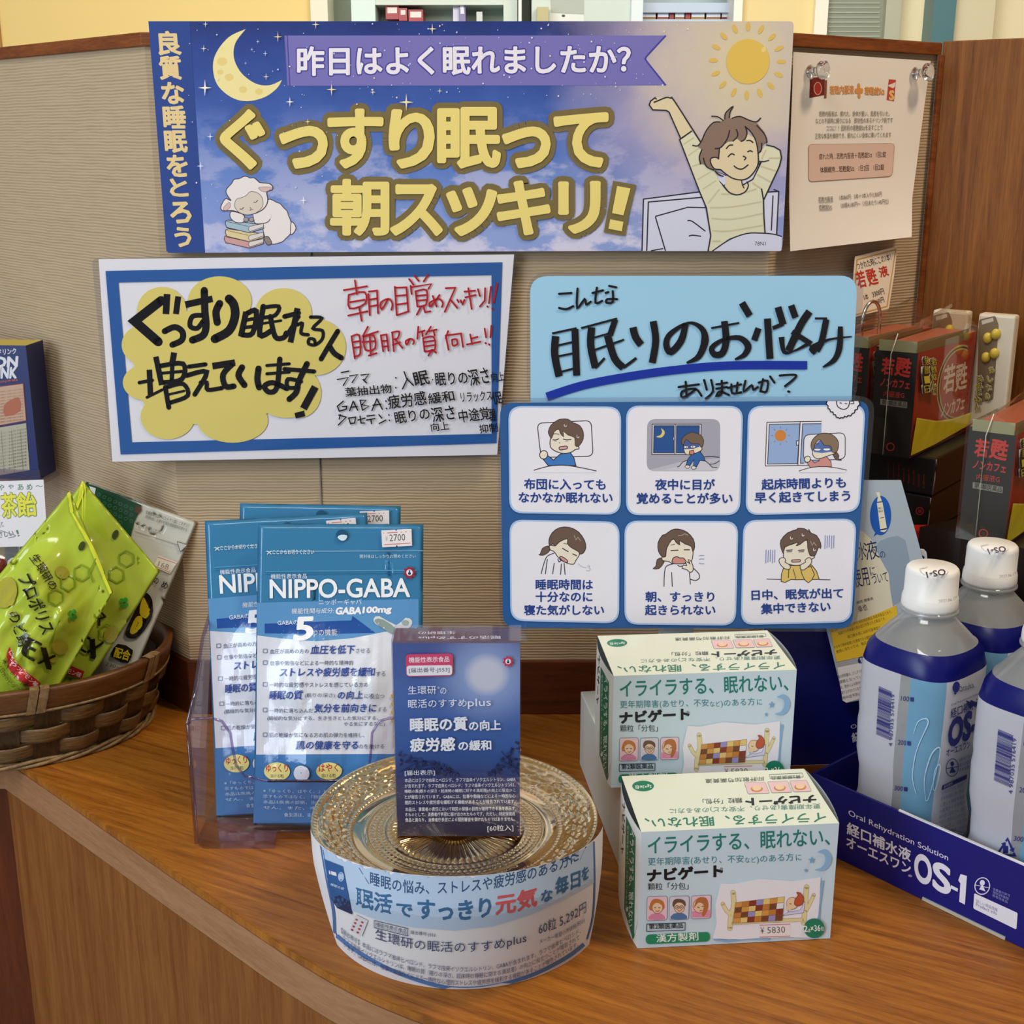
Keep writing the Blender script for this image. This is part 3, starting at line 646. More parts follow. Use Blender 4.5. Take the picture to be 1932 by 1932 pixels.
ST_ = [([(335, 165), (110, 340), (310, 515)], 78), ([(385, 110), (375, 280)], 56), ([(480, 130), (460, 280)], 50), ([(365, 425), (450, 390), (515, 430), (510, 500), (430, 540)], 52),
 ([(540, 200), (770, 150)], 56), ([(700, 80), (705, 250), (715, 380), (690, 460), (600, 500)], 62), ([(690, 290), (600, 300), (580, 380), (640, 400), (690, 340)], 42),
 ([(830, 190), (800, 260), (810, 350)], 62), ([(910, 150), (950, 200), (960, 300), (910, 420), (790, 490)], 74),
 ([(1055, 260), (1010, 470)], 50), ([(1060, 275), (1140, 255), (1110, 440), (1020, 455)], 44), ([(1040, 335), (1110, 320)], 30), ([(1035, 395), (1110, 385)], 30),
 ([(1200, 215), (1170, 455), (1270, 420)], 46), ([(1190, 225), (1330, 215), (1300, 290), (1200, 310)], 34), ([(1190, 360), (1350, 335)], 22), ([(1260, 300), (1300, 470), (1370, 480), (1395, 440)], 44),
 ([(1490, 230), (1430, 520)], 50), ([(1380, 300), (1500, 270)], 40), ([(1500, 300), (1390, 470)], 34), ([(1490, 370), (1530, 360), (1520, 440), (1580, 455)], 30),
 ([(1600, 305), (1695, 315), (1620, 400), (1700, 420), (1700, 490), (1640, 540), (1585, 530), (1590, 490), (1630, 495), (1640, 530)], 28), ([(1830, 425), (1760, 540), (1690, 660)], 42), ([(1760, 550), (1800, 610), (1860, 650)], 46),
 ([(150, 860), (260, 840)], 30), ([(235, 750), (245, 970)], 46), ([(215, 985), (345, 920)], 24), ([(290, 640), (340, 880)], 46), ([(445, 605), (430, 690)], 50), ([(320, 720), (520, 700), (510, 830), (350, 860)], 40), ([(430, 700), (425, 840)], 36), ([(340, 780), (510, 765)], 26), ([(370, 900), (400, 1070)], 40), ([(380, 900), (520, 870), (560, 970), (410, 1030)], 36), ([(400, 960), (530, 930)], 20),
 ([(570, 725), (710, 705)], 36), ([(550, 800), (720, 770), (620, 960)], 40), ([(670, 860), (720, 860), (730, 920), (850, 905)], 36),
 ([(770, 720), (960, 690)], 56), ([(940, 700), (860, 790), (880, 890), (950, 890)], 48), ([(1020, 730), (990, 800), (1040, 880)], 52),
 ([(1160, 740), (1150, 830), (1165, 900)], 52), ([(1230, 715), (1420, 700)], 26), ([(1230, 785), (1420, 770)], 26), ([(1340, 660), (1315, 900), (1250, 940), (1210, 890), (1280, 860), (1400, 910)], 44),
 ([(1380, 745), (1630, 765)], 36), ([(1570, 700), (1500, 850), (1480, 940), (1420, 1000)], 48), ([(1520, 850), (1410, 830), (1410, 900), (1500, 900)], 34),
 ([(1640, 895), (1540, 1080)], 62), ([(1470, 1140), (1550, 1120)], 48)]
for q, w in ST_: a.line(q, w, K, 4 if len(q) > 2 and q[1] != (110, 340) else 0, cap=len(q) > 2 or w < 45)
a.build('brush_writing', t, 'large black brush writing')
a = Art(planar(PH, nH), 'g', h0=1.0e-3).fr(630, 500, 5.52); R = '#b3202c'
RS = [[(105, 260), (345, 220)], [(220, 160), (240, 300)], [(155, 310), (320, 280), (325, 400), (165, 450), (155, 310)], [(170, 385), (320, 360)], [(150, 525), (350, 480)], [(265, 440), (290, 580)],
 [(360, 300), (375, 520)], [(365, 275), (450, 265), (460, 500)], [(370, 360), (450, 345)], [(375, 430), (455, 415)], [(560, 360), (500, 460), (490, 390), (570, 350), (610, 400), (600, 465)],
 [(635, 225), (655, 520)], [(640, 235), (755, 230), (775, 475)], [(645, 320), (760, 310)], [(655, 410), (770, 395)], [(660, 520), (780, 480)],
 [(785, 145), (830, 205)], [(840, 110), (885, 165)], [(980, 100), (935, 170)], [(800, 215), (810, 300)], [(805, 230), (1015, 195), (985, 245)], [(850, 270), (870, 430)], [(860, 270), (965, 260), (960, 410), (870, 430)], [(865, 320), (960, 310)], [(870, 370), (960, 360)], [(910, 425), (865, 515)], [(930, 420), (950, 490), (1005, 480)],
 [(1030, 320), (1070, 430)], [(1100, 310), (1010, 430), (1000, 390), (1090, 350), (1135, 390), (1125, 435)], [(1165, 240), (1265, 235), (1155, 485)], [(1215, 360), (1285, 445)], [(1285, 360), (1300, 385)], [(1320, 365), (1330, 390)], [(1360, 360), (1340, 410)], [(1360, 275), (1470, 265)], [(1370, 335), (1475, 310)], [(1400, 240), (1435, 455)], [(1500, 250), (1520, 320)], [(1575, 240), (1570, 370), (1520, 430)], [(1635, 225), (1615, 395)], [(1700, 190), (1660, 390)], [(1598, 428), (1604, 434)], [(1648, 452), (1654, 460)],
 [(185, 740), (220, 970)], [(190, 740), (265, 730), (275, 920), (215, 950)], [(205, 800), (265, 790)], [(210, 860), (270, 850)], [(355, 640), (305, 735)], [(305, 740), (460, 690)], [(300, 800), (420, 790)], [(310, 740), (330, 880), (430, 865), (415, 730), (315, 745)], [(375, 720), (385, 940)], [(365, 940), (445, 915)],
 [(490, 730), (515, 895)], [(495, 730), (550, 720), (570, 890)], [(505, 790), (555, 785)], [(510, 850), (565, 840)], [(605, 700), (680, 690), (665, 760), (620, 770)], [(610, 710), (625, 895)], [(615, 830), (690, 800)], [(640, 770), (715, 860)], [(790, 770), (760, 825), (750, 790), (800, 765), (835, 790), (825, 820)],
 [(880, 640), (870, 765)], [(875, 700), (945, 680)], [(920, 690), (925, 740)], [(1010, 640), (960, 720)], [(975, 690), (1070, 670)], [(1040, 680), (1050, 730)], [(930, 760), (945, 890)], [(930, 760), (1040, 745), (1050, 880), (945, 895)], [(935, 800), (1040, 785)], [(940, 845), (1045, 830)], [(955, 900), (1035, 880)], [(1020, 880), (985, 940)], [(1030, 880), (1065, 910)],
 [(1190, 685), (1165, 760)], [(1165, 730), (1195, 880)], [(1170, 730), (1325, 710), (1345, 850)], [(1230, 775), (1240, 835), (1285, 820), (1275, 770), (1230, 775)], [(1420, 720), (1440, 820)], [(1430, 765), (1495, 745)], [(1385, 825), (1525, 795)], [(1570, 660), (1585, 750)], [(1640, 630), (1630, 750)], [(1578, 808), (1584, 814)], [(1615, 822), (1622, 828)]]
for q in RS: a.line(q, 19, R, 3 if len(q) > 3 else 0, cap=True)
a.build('red_writing', t, 'two lines of red pen writing')
a = Art(planar(PH, nH), 'g', h0=1.2e-3).fr(620, 680, 5.3667)
BS = [[(130, 120), (205, 105)], [(90, 190), (200, 170), (150, 250)], [(215, 155), (295, 140), (240, 220)], [(330, 145), (410, 135), (360, 200)], [(350, 190), (385, 225)], [(680, 170), (684, 176)], [(680, 270), (684, 276)], [(765, 110), (790, 180), (860, 250)], [(800, 180), (750, 285)],
 [(580, 405), (584, 412)], [(585, 480), (590, 486)], [(150, 410), (90, 460), (110, 510), (180, 490), (185, 460), (140, 465)], [(250, 410), (215, 505)], [(255, 415), (295, 500)], [(225, 470), (290, 465)], [(320, 400), (345, 500)], [(320, 400), (380, 400), (340, 445), (410, 460), (345, 500)], [(490, 385), (440, 505)], [(490, 385), (545, 490)], [(450, 450), (530, 440)],
 [(105, 550), (180, 570), (100, 650)], [(120, 545), (110, 590)], [(205, 580), (225, 640)], [(205, 580), (275, 570), (265, 630), (225, 635)], [(300, 600), (370, 580)], [(320, 560), (330, 630), (365, 630)], [(390, 560), (465, 550)], [(385, 600), (470, 585)], [(430, 590), (435, 635)], [(510, 545), (540, 580)], [(515, 635), (580, 600)], [(610, 545), (614, 552)], [(615, 600), (620, 606)]]
for q in BS: a.line(q, 13, K, cap=True)
for s_, x0, y0, x1, y1, h in [('葉抽出物', 175, 365, 645, 325, 92), ('眠', 885, 262, 1030, 235, 145), ('・', 1050, 200, 1062, 198, 14), ('眠りの', 1090, 255, 1415, 235, 130), ('深さ', 1440, 260, 1640, 225, 170), ('向上', 1655, 215, 1785, 200, 95), ('疲労感', 615, 490, 1000, 440, 140), ('緩和', 1020, 440, 1280, 405, 110), ('リラックス', 1345, 420, 1660, 400, 100), ('促', 1670, 445, 1770, 430, 130), ('眠りの', 685, 640, 1035, 590, 120), ('深さ', 1060, 625, 1290, 590, 150), ('中途覚', 1330, 625, 1640, 590, 130), ('醒', 1640, 610, 1700, 605, 120), ('向上', 1045, 715, 1225, 695, 85), ('抑制', 1535, 735, 1720, 715, 90)]:
    a.text(s_, x0, y0, x1, y1, h, K, 0.012, sh=-0.06)
a.build('pen_writing', t, 'small black pen writing')

# ------------------------------------------------------------------ light blue sheet
nU = Vector((0.0, -0.98, 0.2)).normalized(); P6 = aty(1290, 1185, 0.775); PL = P6 + Vector((0, 0.005, 0))
t = root('blue_question_sign', tuple(onp(1300, 768, PL, nU)), 'light blue laminated sheet with black brush question and dark blue underline', 'sign')
hexa('easel_strip', boxp((0.1, 0.8235, 0), (1, 0, 0), (0, 1, 0), 0.02, 0.0012, 0.0566, 0.31), ink('#d8d6d2', 's'), t)
slab('paper', pxs(rq([(1000, 521), (1618, 520), (1606, 770), (1001, 770)], 34)[:14] + [(1606, 770), (1001, 770)], PL, nU), nU, 0.0006, ink('#98c6e2', 'g'), t)
slab('film_border', pxs(rq([(994, 513), (1632, 511), (1614, 775), (994, 775)], 46), PL - nU * 0.0007, nU), nU, 0.0002, film, t)
S = planar(PL, nU); a = Art(S, 'g', h0=7e-4).fr(1000, 510, 3.01875)
a.line([(95, 720), (300, 655), (560, 605), (850, 565), (1150, 542), (1577, 541)], 48, '#17309c', 5)
a.build('underline', t, 'dark blue marker underline')
a = Art(S, 'g', h0=8e-4).fr(1000, 510, 3.01875)
BQ = [([(145, 375), (140, 480), (165, 605)], 42), ([(125, 360), (265, 330)], 12), ([(255, 335), (265, 600)], 40), ([(150, 430), (260, 405)], 12), ([(160, 490), (260, 470)], 12), ([(170, 580), (265, 555)], 12),
 ([(350, 325), (345, 430), (372, 555)], 42), ([(290, 330), (495, 275)], 12), ([(485, 280), (455, 370)], 34), ([(360, 385), (465, 355)], 11), ([(350, 460), (535, 395)], 12), ([(370, 558), (425, 500)], 14), ([(440, 370), (480, 500), (530, 555)], 42), ([(530, 555), (605, 500)], 16),
 ([(585, 325), (600, 380), (632, 425)], 42), ([(700, 290), (715, 400), (695, 528)], 40), ([(885, 305), (860, 400), (800, 465), (775, 420), (800, 360), (900, 300), (975, 330), (995, 400), (960, 490), (890, 528)], [34, 40, 38, 36, 30, 14, 30, 44, 34, 10]),
 ([(1030, 330), (1190, 300)], 12), ([(1105, 290), (1115, 400), (1095, 470), (1050, 480), (1035, 440), (1100, 395), (1190, 385), (1240, 430), (1220, 480), (1165, 508)], [38, 40, 38, 36, 30, 20, 30, 40, 30, 10]), ([(1205, 185), (1250, 260)], 40),
 ([(1300, 330), (1275, 400)], 36), ([(1350, 275), (1365, 505)], 40), ([(1380, 330), (1440, 305)], 22), ([(1410, 210), (1440, 310)], 40), ([(1485, 200), (1510, 270)], 38), ([(1590, 235), (1540, 310), (1470, 460)], 42), ([(1430, 380), (1445, 465), (1500, 460), (1580, 420)], [34, 22, 10, 22]), ([(1490, 350), (1600, 420)], 30),
 ([(1620, 275), (1690, 275)], 12), ([(1685, 280), (1660, 400), (1630, 460)], 36), ([(1625, 470), (1605, 440), (1700, 395), (1830, 378)], [34, 30, 14, 8]), ([(1765, 320), (1760, 440), (1730, 510), (1665, 552)], [28, 36, 30, 8])]
for q, w in BQ: a.line(q, w, '#14141a', 4 if len(q) > 2 else 0)
for q in ([(165, 135), (235, 130)], [(165, 215), (205, 222), (245, 205)], [(270, 105), (268, 215), (310, 165), (320, 195), (345, 180)], [(355, 130), (415, 115)], [(380, 100), (372, 185), (410, 175)], [(450, 90), (490, 98)], [(470, 120), (470, 180), (435, 185), (440, 165), (495, 165)], [(430, 130), (445, 125)],
          [(845, 665), (960, 650)], [(885, 635), (890, 720)], [(940, 680), (870, 725), (865, 690), (940, 675), (975, 715)], [(990, 625), (1005, 680)], [(1030, 625), (1040, 690), (1000, 730)], [(1060, 650), (1120, 640)], [(1060, 675), (1120, 665)], [(1090, 630), (1090, 700), (1060, 715), (1080, 690), (1130, 710)], [(1125, 670), (1200, 650)], [(1180, 640), (1175, 690)], [(1145, 650), (1150, 700), (1200, 695)], [(1225, 630), (1215, 690), (1260, 655), (1270, 680), (1295, 665)], [(1300, 640), (1350, 630), (1345, 690), (1315, 690)], [(1325, 620), (1310, 690)], [(1365, 605), (1390, 640)], [(1420, 600), (1500, 595), (1510, 610), (1450, 660)], [(1468, 690), (1474, 692)]):
    a.line(q, 13, '#14141a', 3 if len(q) > 2 else 0, cap=True)
a.build('brush_writing', t, 'black brush writing')
# ------------------------------------------------------------------ six-panel symptom sign
n6 = nU
t = root('symptom_sign', tuple(P6), 'dark blue laminated sign with six white cartoon panels of poor sleepers', 'sign')
O6 = [(955, 759), (1640, 757), (1620, 1165), (950, 1178)]
slab('paper', pxs(rq([(943, 760), (1641, 756), (1608, 1186), (949, 1184)], 26), P6, n6), n6, 0.0006, ink('#2c5a94', 'g'), t)
slab('film_border', pxs(rq([(937, 751), (1652, 747), (1616, 1192), (943, 1190)], 34), P6 - n6 * 0.0007, n6), n6, 0.0002, film, t)
hexa('easel_strip', boxp((0.1, 0.7985, 0), (1, 0, 0), (0, 1, 0), 0.02, 0.0012, 0.0566, 0.21), ink('#d8d6d2', 's'), t)
S = planar(P6, n6); L = '#3b3036'; HR = '#6b564a'; SK = '#e6dccb'; WH = '#e5e3ec'; NV = '#24408a'
def panel(q, k):
    a = Art(S, 'g', h0=6e-4)
    a.rr(q, 26, '#a9c4ea')
    c = (sum(p[0] for p in q) / 4, sum(p[1] for p in q) / 4)
    a.rr([(p[0] + (3.2 if p[0] < c[0] else -3.2), p[1] + (3.2 if p[1] < c[1] else -3.2)) for p in q], 24, WH)
    return a
def txt(a, rows):
    for s_, x0, y0, x1, y1, h in rows: a.text(s_, x0, y0, x1, y1, h, NV, 0.026, res=3)
# 1 lying awake
a = panel([(959, 766), (1172, 767), (1171, 971), (961, 968)], 1).fr(940, 740, 8.05)
a.rr([(590, 470), (1410, 430), (1440, 970), (650, 990)], 90, WH, L, 14)
a.poly([(940, 940), (1090, 910), (1150, 1000), (1180, 1115), (760, 1115), (680, 1015), (750, 960), (840, 1030)], '#3f78bd', 0, L, 14)
a.ell(690, 950, 60, 65, SK, 0.3, L, 14)
a.poly([(800, 680), (790, 820), (860, 890), (990, 930), (1110, 910), (1170, 870), (1225, 860), (1215, 815), (1180, 790), (1200, 640), (1000, 540), (850, 580)], SK, 3, L, 14)
a.poly([(760, 595), (800, 500), (900, 425), (970, 405), (1060, 410), (1130, 460), (1160, 470), (1240, 510), (1290, 600), (1290, 710), (1240, 800), (1200, 825), (1165, 800), (1160, 690), (1060, 650), (985, 590), (995, 680), (940, 620), (920, 560), (850, 600), (810, 700), (770, 640)], HR, 2, L, 10)
a.line([(825, 720), (870, 725), (920, 705)], 15, L, 3).line([(985, 710), (1040, 722), (1110, 715)], 15, L, 3).line([(835, 635), (880, 630), (925, 640)], 11, L, 3).line([(925, 760), (940, 775)], 9, L).line([(850, 742), (890, 742)], 8, '#8a8080').line([(1015, 742), (1060, 742)], 8, '#8a8080')
a.rr([(920, 830), (1050, 815), (1050, 860), (930, 880)], 26, '#d3a3a3', L, 13).line([(1005, 485), (1005, 515), (1030, 520), (1035, 500)], 8, '#e9e6e6', 2).line([(1195, 650), (1195, 685), (1220, 690), (1225, 670)], 8, '#e9e6e6', 2)
a.poly(cr([(545, 1185), (760, 1125), (980, 1108), (1200, 1135), (1490, 1195)], 4) + [(1490, 1220), (545, 1220)], WH).line([(540, 1185), (760, 1125), (980, 1108), (1200, 1135), (1490, 1195)], 14, L, 4)
a.fr(); txt(a, [('布団に入っても', 989, 923, 1142, 924, 20), ('なかなか眠れない', 979, 948, 1155, 949, 19)])
a.build('panel', t, 'panel of a man lying awake on a pillow')
# 2 waking at night
a = panel([(1181, 765), (1402, 766), (1396, 972), (1181, 972)], 2).fr(1170, 740, 8.05)
a.rr([(410, 408), (1520, 408), (1515, 1198), (400, 1198)], 130, '#a4a2b0'); a.poly([(440, 1180), (900, 1060), (1510, 1000), (1510, 1120), (1440, 1195), (520, 1195)], '#b9b8c4')
a.poly([(485, 485), (1230, 485), (1220, 945), (480, 945)], '#c9c7d2', 0, L, 12); a.poly([(515, 508), (815, 508), (815, 920), (505, 920)], '#2c5290', 0, L, 10); a.poly([(855, 508), (1200, 508), (1190, 920), (850, 920)], '#2c5290', 0, L, 10); a.line([(835, 490), (830, 940)], 10, L); a.ell(815, 705, 10, 26, '#d8d6e0', 0, L, 6)
a.poly([(620, 548), (670, 590), (670, 640), (620, 690), (545, 675), (610, 650), (635, 600)], '#d9c577', 3)
a.poly([(870, 1135), (930, 1080), (990, 1040), (1130, 1020), (1290, 1040), (1380, 1130), (1470, 1140), (1460, 1190), (600, 1190)], '#c6c5d0').line([(865, 1135), (900, 1120), (950, 1060), (1020, 1035)], 12, L, 3).line([(1290, 1040), (1350, 1090), (1400, 1140), (1470, 1142)], 12, L, 3).line([(1280, 980), (1400, 975), (1505, 990)], 12, L, 3).line([(1360, 1090), (1430, 1085), (1505, 1040)], 10, L, 3)
a.poly([(1080, 950), (1210, 900), (1270, 980), (1290, 1045), (1210, 1035), (1160, 1130), (1110, 1115), (1120, 1020), (1060, 1110), (1000, 1100), (1030, 1010)], '#3464a6', 0, L, 11); a.ell(1020, 1130, 36, 24, '#dedbe0', 0, L, 9); a.ell(1115, 1145, 36, 24, '#dedbe0', 0, L, 9)
a.poly([(960, 780), (980, 920), (1050, 950), (1180, 910), (1240, 870), (1230, 830), (1220, 720), (1000, 700)], '#e3d7bf', 3, L, 10); a.poly([(955, 780), (1000, 720), (1100, 760), (1210, 790), (1200, 830), (1100, 860), (975, 865)], '#4a5c9a')
a.poly([(930, 760), (950, 690), (1030, 625), (1110, 610), (1220, 650), (1265, 730), (1250, 820), (1220, 830), (1190, 780), (1080, 780), (1000, 710), (960, 800)], '#75604f', 2, L, 9)
a.ell(1000, 832, 36, 18, '#efedf0', 0, L, 7); a.ell(1105, 828, 42, 18, '#efedf0', 0, L, 7); a.ell(1008, 832, 9, 9, L); a.ell(1100, 828, 10, 9, L); a.poly([(1050, 890), (1110, 878), (1125, 925), (1090, 950), (1045, 935)], '#c9816c', 0, L, 9)
a.fr(); txt(a, [('夜中に目が', 1236, 924, 1348, 924, 20), ('覚めることが多い', 1201, 950, 1381, 950, 20)])
a.build('panel', t, 'panel of a man sitting up by a night window')
# 3 waking early
a = panel([(1411, 766), (1633, 763), (1621, 966), (1406, 972)], 3).fr(1400, 740, 7.728)
a.line([(360, 437), (1160, 425)], 12, L).line([(360, 437), (335, 1075), (1000, 1065)], 12, L); a.poly([(395, 468), (840, 462), (805, 1040), (370, 1047)], '#93acd6', 0, L, 11); a.poly([(880, 462), (1155, 455), (1150, 1030), (845, 1035)], '#93acd6'); a.line([(1155, 458), (880, 462), (848, 1035), (900, 1035)], 11, L).line([(845, 437), (810, 1065)], 10, L)
a.ell(557, 632, 82, 82, '#cc8340', n=36)
for k in range(8): a.line([(557 + 105 * math.cos(k * .7854), 632 + 105 * math.sin(k * .7854)), (557 + 138 * math.cos(k * .7854), 632 + 138 * math.sin(k * .7854))], 7, '#a5684a')
a.poly([(790, 710), (825, 708), (820, 770), (788, 770)], WH, 0, L, 11)
a.rr([(900, 620), (1500, 590), (1500, 975), (890, 995)], 90, WH, L, 11)
a.poly([(1310, 880), (1370, 870), (1410, 930), (1400, 970), (1450, 990), (1370, 985), (1330, 930)], HR, 2, L, 9)
a.poly([(940, 1020), (1000, 980), (1055, 1030), (1120, 1000), (1140, 950), (1230, 940), (1290, 1010), (1300, 1085), (990, 1095)], '#cb8f88', 0, '#7a4a48', 11); a.ell(950, 975, 42, 46, SK, 0.4, L, 11)
a.poly([(1030, 760), (1030, 920), (1110, 970), (1240, 930), (1350, 890), (1340, 860), (1290, 740), (1130, 680)], SK, 3, L, 11); a.poly([(1035, 800), (1130, 700), (1290, 780), (1310, 865), (1160, 885), (1040, 870)], '#5570b0')
a.poly([(1000, 790), (1020, 700), (1100, 620), (1200, 595), (1310, 620), (1390, 700), (1400, 800), (1370, 870), (1310, 870), (1290, 790), (1190, 770), (1130, 690), (1060, 760), (1030, 850)], '#86715c', 3, L, 10)
a.ell(1095, 832, 46, 18, '#efedf0'); a.ell(1230, 830, 48, 18, '#efedf0'); a.line([(1045, 820), (1140, 820)], 9, L).line([(1180, 815), (1280, 812)], 9, L).line([(1060, 755), (1115, 752)], 8, L)
a.poly(cr([(830, 1145), (1000, 1098), (1180, 1085), (1350, 1100), (1520, 1135)], 4) + [(1500, 1170), (850, 1170)], WH).line([(825, 1147), (1000, 1098), (1180, 1085), (1350, 1100), (1520, 1135)], 11, L, 4)
a.fr(); txt(a, [('起床時間よりも', 1437, 924, 1595, 920, 20), ('早く起きてしまう', 1424, 949, 1603, 945, 20)])
a.fr(1400, 740, 7.728)
sp = [(1240, 130), (1250, 200), (1275, 250), (1320, 290), (1360, 330), (1400, 370), (1440, 368), (1490, 350), (1540, 340), (1600, 310), (1640, 260), (1680, 210), (1695, 130)]
bump = []
for i in range(len(sp) - 1):
    (x0, y0), (x1, y1) = sp[i], sp[i + 1]; bump += [(x0, y0), ((x0 + x1) / 2 - (y1 - y0) * 0.3, (y0 + y1) / 2 + (x1 - x0) * 0.3)]
bump.append(sp[-1]); bump = cr(bump, 3)
a.poly(bump, WH).line(bump, 15, '#17151a').line([(1370, 130), (1390, 210), (1470, 250), (1540, 220), (1565, 130)], 14, '#17151a', 3).line([(1415, 155), (1450, 160)], 13, '#17151a').line([(1490, 165), (1530, 170)], 13, '#17151a').line([(1570, 170), (1625, 165), (1620, 130), (1570, 130)], 12, '#17151a')
a.build('panel', t, 'panel of a woman awake beside a sunny window')
# 4 unrested
a = panel([(961, 980), (1169, 984), (1168, 1176), (963, 1171)], 4).fr(940, 970, 8.05)
a.poly([(760, 480), (670, 520), (640, 600), (615, 615), (680, 625), (760, 580), (790, 520)], HR, 2, L, 11)
a.poly([(860, 480), (780, 470), (790, 540), (850, 570), (930, 680), (1040, 740), (1140, 760), (1180, 700), (1235, 610), (1230, 540), (1050, 370), (900, 400)], SK, 3, L, 13)
a.poly([(780, 480), (770, 390), (820, 280), (930, 205), (1080, 200), (1220, 270), (1310, 400), (1330, 510), (1290, 590), (1235, 605), (1220, 570), (1100, 500), (1050, 440), (1050, 370), (930, 420), (870, 480), (830, 450)], HR, 2, L, 12)
a.line([(970, 515), (1065, 570)], 15, L).line([(1125, 600), (1195, 632)], 15, L).line([(990, 440), (1050, 455)], 9, L).poly([(930, 650), (970, 645), (1050, 700), (1045, 735), (980, 710)], '#cf9592', 2, L, 12).line([(1150, 320), (1180, 390), (1210, 350), (1250, 405)], 9, '#b3a79a')
for q in ([(850, 590), (740, 640), (690, 760), (650, 910)], [(745, 680), (715, 910)], [(850, 740), (825, 910)], [(960, 750), (945, 915)], [(1000, 740), (1015, 915)], [(905, 680), (925, 725), (950, 700)]): a.line(q, 13, L, 3)
a.line([(1210, 750), (1270, 795), (1340, 815)], 7, '#a8a6b4', 3).line([(1350, 790), (1385, 780), (1375, 815), (1400, 830), (1375, 860), (1335, 855)], 7, '#a8a6b4', 3)
a.fr(); txt(a, [('睡眠時間は', 1011, 1112, 1118, 1112, 19), ('十分なのに', 1011, 1135, 1117, 1135, 19), ('寝た気がしない', 989, 1160, 1139, 1160, 19)])
a.build('panel', t, 'panel of a drooping woman sighing')
# 5 yawning
a = panel([(1178, 982), (1393, 983), (1388, 1180), (1178, 1178)], 5).fr(1170, 970, 8.05)
a.poly([(640, 660), (560, 690), (540, 790), (495, 828), (590, 825), (660, 740), (670, 690)], HR, 2, L, 11)
a.poly([(690, 640), (640, 640), (640, 700), (740, 720), (800, 750), (970, 750), (1070, 720), (1100, 640), (1090, 480), (900, 380), (760, 400), (700, 520)], SK, 3, L, 13)
a.poly([(640, 650), (580, 560), (575, 430), (640, 320), (680, 310), (780, 240), (880, 225), (1010, 270), (1110, 380), (1130, 500), (1100, 570), (1080, 490), (980, 450), (900, 400), (905, 465), (850, 430), (805, 370), (740, 450), (700, 540), (690, 630)], HR, 2, L, 12)
a.poly([(800, 670), (860, 645), (910, 665), (960, 665), (995, 720), (960, 750), (800, 745)], '#cd8c83', 3, L, 13)
a.line([(765, 555), (885, 545)], 16, L).line([(965, 540), (1055, 540)], 16, L).line([(765, 470), (830, 455)], 10, L).line([(880, 325), (940, 320), (980, 295), (1030, 320)], 9, '#b3a79a')
for q in ([(800, 755), (700, 790), (670, 900), (665, 1100)], [(780, 880), (790, 1100)], [(1050, 890), (1065, 1065)], [(1110, 820), (1190, 900), (1200, 970), (1140, 1005), (1060, 985)], [(870, 770), (900, 790), (940, 785)]): a.line(q, 13, L, 3)
a.poly([(985, 700), (1060, 760), (1030, 690), (1080, 720), (1110, 840), (1060, 885), (1010, 840), (940, 820), (960, 770), (1010, 780)], SK, 2, L, 12)
for y in (632, 685, 740): a.line([(1195, y), (1225, y + (12 if y > 700 else -6)), (1275, y + (10 if y > 700 else -4))], 9, '#7d7fb5')
a.fr(); txt(a, [('朝、すっきり', 1218, 1135, 1347, 1135, 19), ('起きられない', 1217, 1160, 1349, 1160, 19)])
a.build('panel', t, 'panel of a yawning woman')
# 6 daytime drowsiness
a = panel([(1402, 981), (1616, 978), (1606, 1174), (1397, 1179)], 6).fr(1390, 970, 7.728)
a.poly([(680, 780), (760, 750), (1090, 740), (1160, 830), (1200, 950), (860, 955), (790, 950), (700, 995), (645, 980), (650, 870)], '#d8bb6a', 0, L, 12)
a.poly([(930, 800), (1080, 760), (1130, 880), (1090, 960), (1040, 1000), (990, 960), (950, 880)], '#d8bb6a', 0, L, 11).line([(820, 800), (860, 945)], 10, L).line([(755, 800), (750, 930)], 11, L)
a.poly([(690, 480), (680, 620), (700, 700), (800, 740), (930, 740), (1040, 700), (1080, 660), (1130, 630), (1110, 600), (1060, 590), (1030, 380), (800, 440)], SK, 3, L, 12)
a.poly([(640, 380), (740, 270), (880, 220), (880, 205), (980, 210), (1050, 250), (1045, 215), (1080, 275), (1160, 310), (1220, 420), (1220, 500), (1190, 480), (1150, 580), (1120, 610), (1060, 590), (1030, 480), (1020, 370), (920, 440), (860, 460), (890, 410), (700, 480), (680, 580), (640, 480)], HR, 2, L, 11)
a.poly([(620, 650), (680, 630), (710, 670), (700, 700), (770, 740), (770, 800), (690, 790), (620, 710)], SK, 2, L, 11).poly([(990, 670), (1050, 630), (1085, 660), (1080, 720), (980, 810), (930, 800), (925, 740), (1000, 700)], SK, 2, L, 11)
for x in (715, 890): a.line([(x, 528), (x + 95, 520)], 15, L).line([(x + 10, 548), (x + 88, 545)], 10, L)
a.rr([(795, 665), (925, 660), (925, 695), (800, 700)], 16, '#cfa09e', L, 11).line([(432, 945), (645, 950)], 10, L).line([(1200, 952), (1360, 955)], 10, L)
for X, Y0 in ((425, 515), (1285, 305)):
    for k in range(5): a.line([(X + 32 * k, Y0 + (k % 2) * 8), (X - 6 + 32 * k, Y0 + 200 - (k % 3) * 12)], 9, '#6d7cbb')
for x, y in ((780, 345), (950, 300), (1115, 515)): a.line([(x, y - 18), (x, y + 12), (x + 22, y + 16), (x + 28, y)], 9, '#e9e6e6', 2)
a.line([(1070, 390), (1095, 455), (1120, 410), (1155, 460)], 10, '#b3a79a')
a.fr(); txt(a, [('日中、眠気が出て', 1418, 1132, 1590, 1128, 19), ('集中できない', 1436, 1158, 1566, 1153, 19)])
a.build('panel', t, 'panel of a drowsy man holding his face')

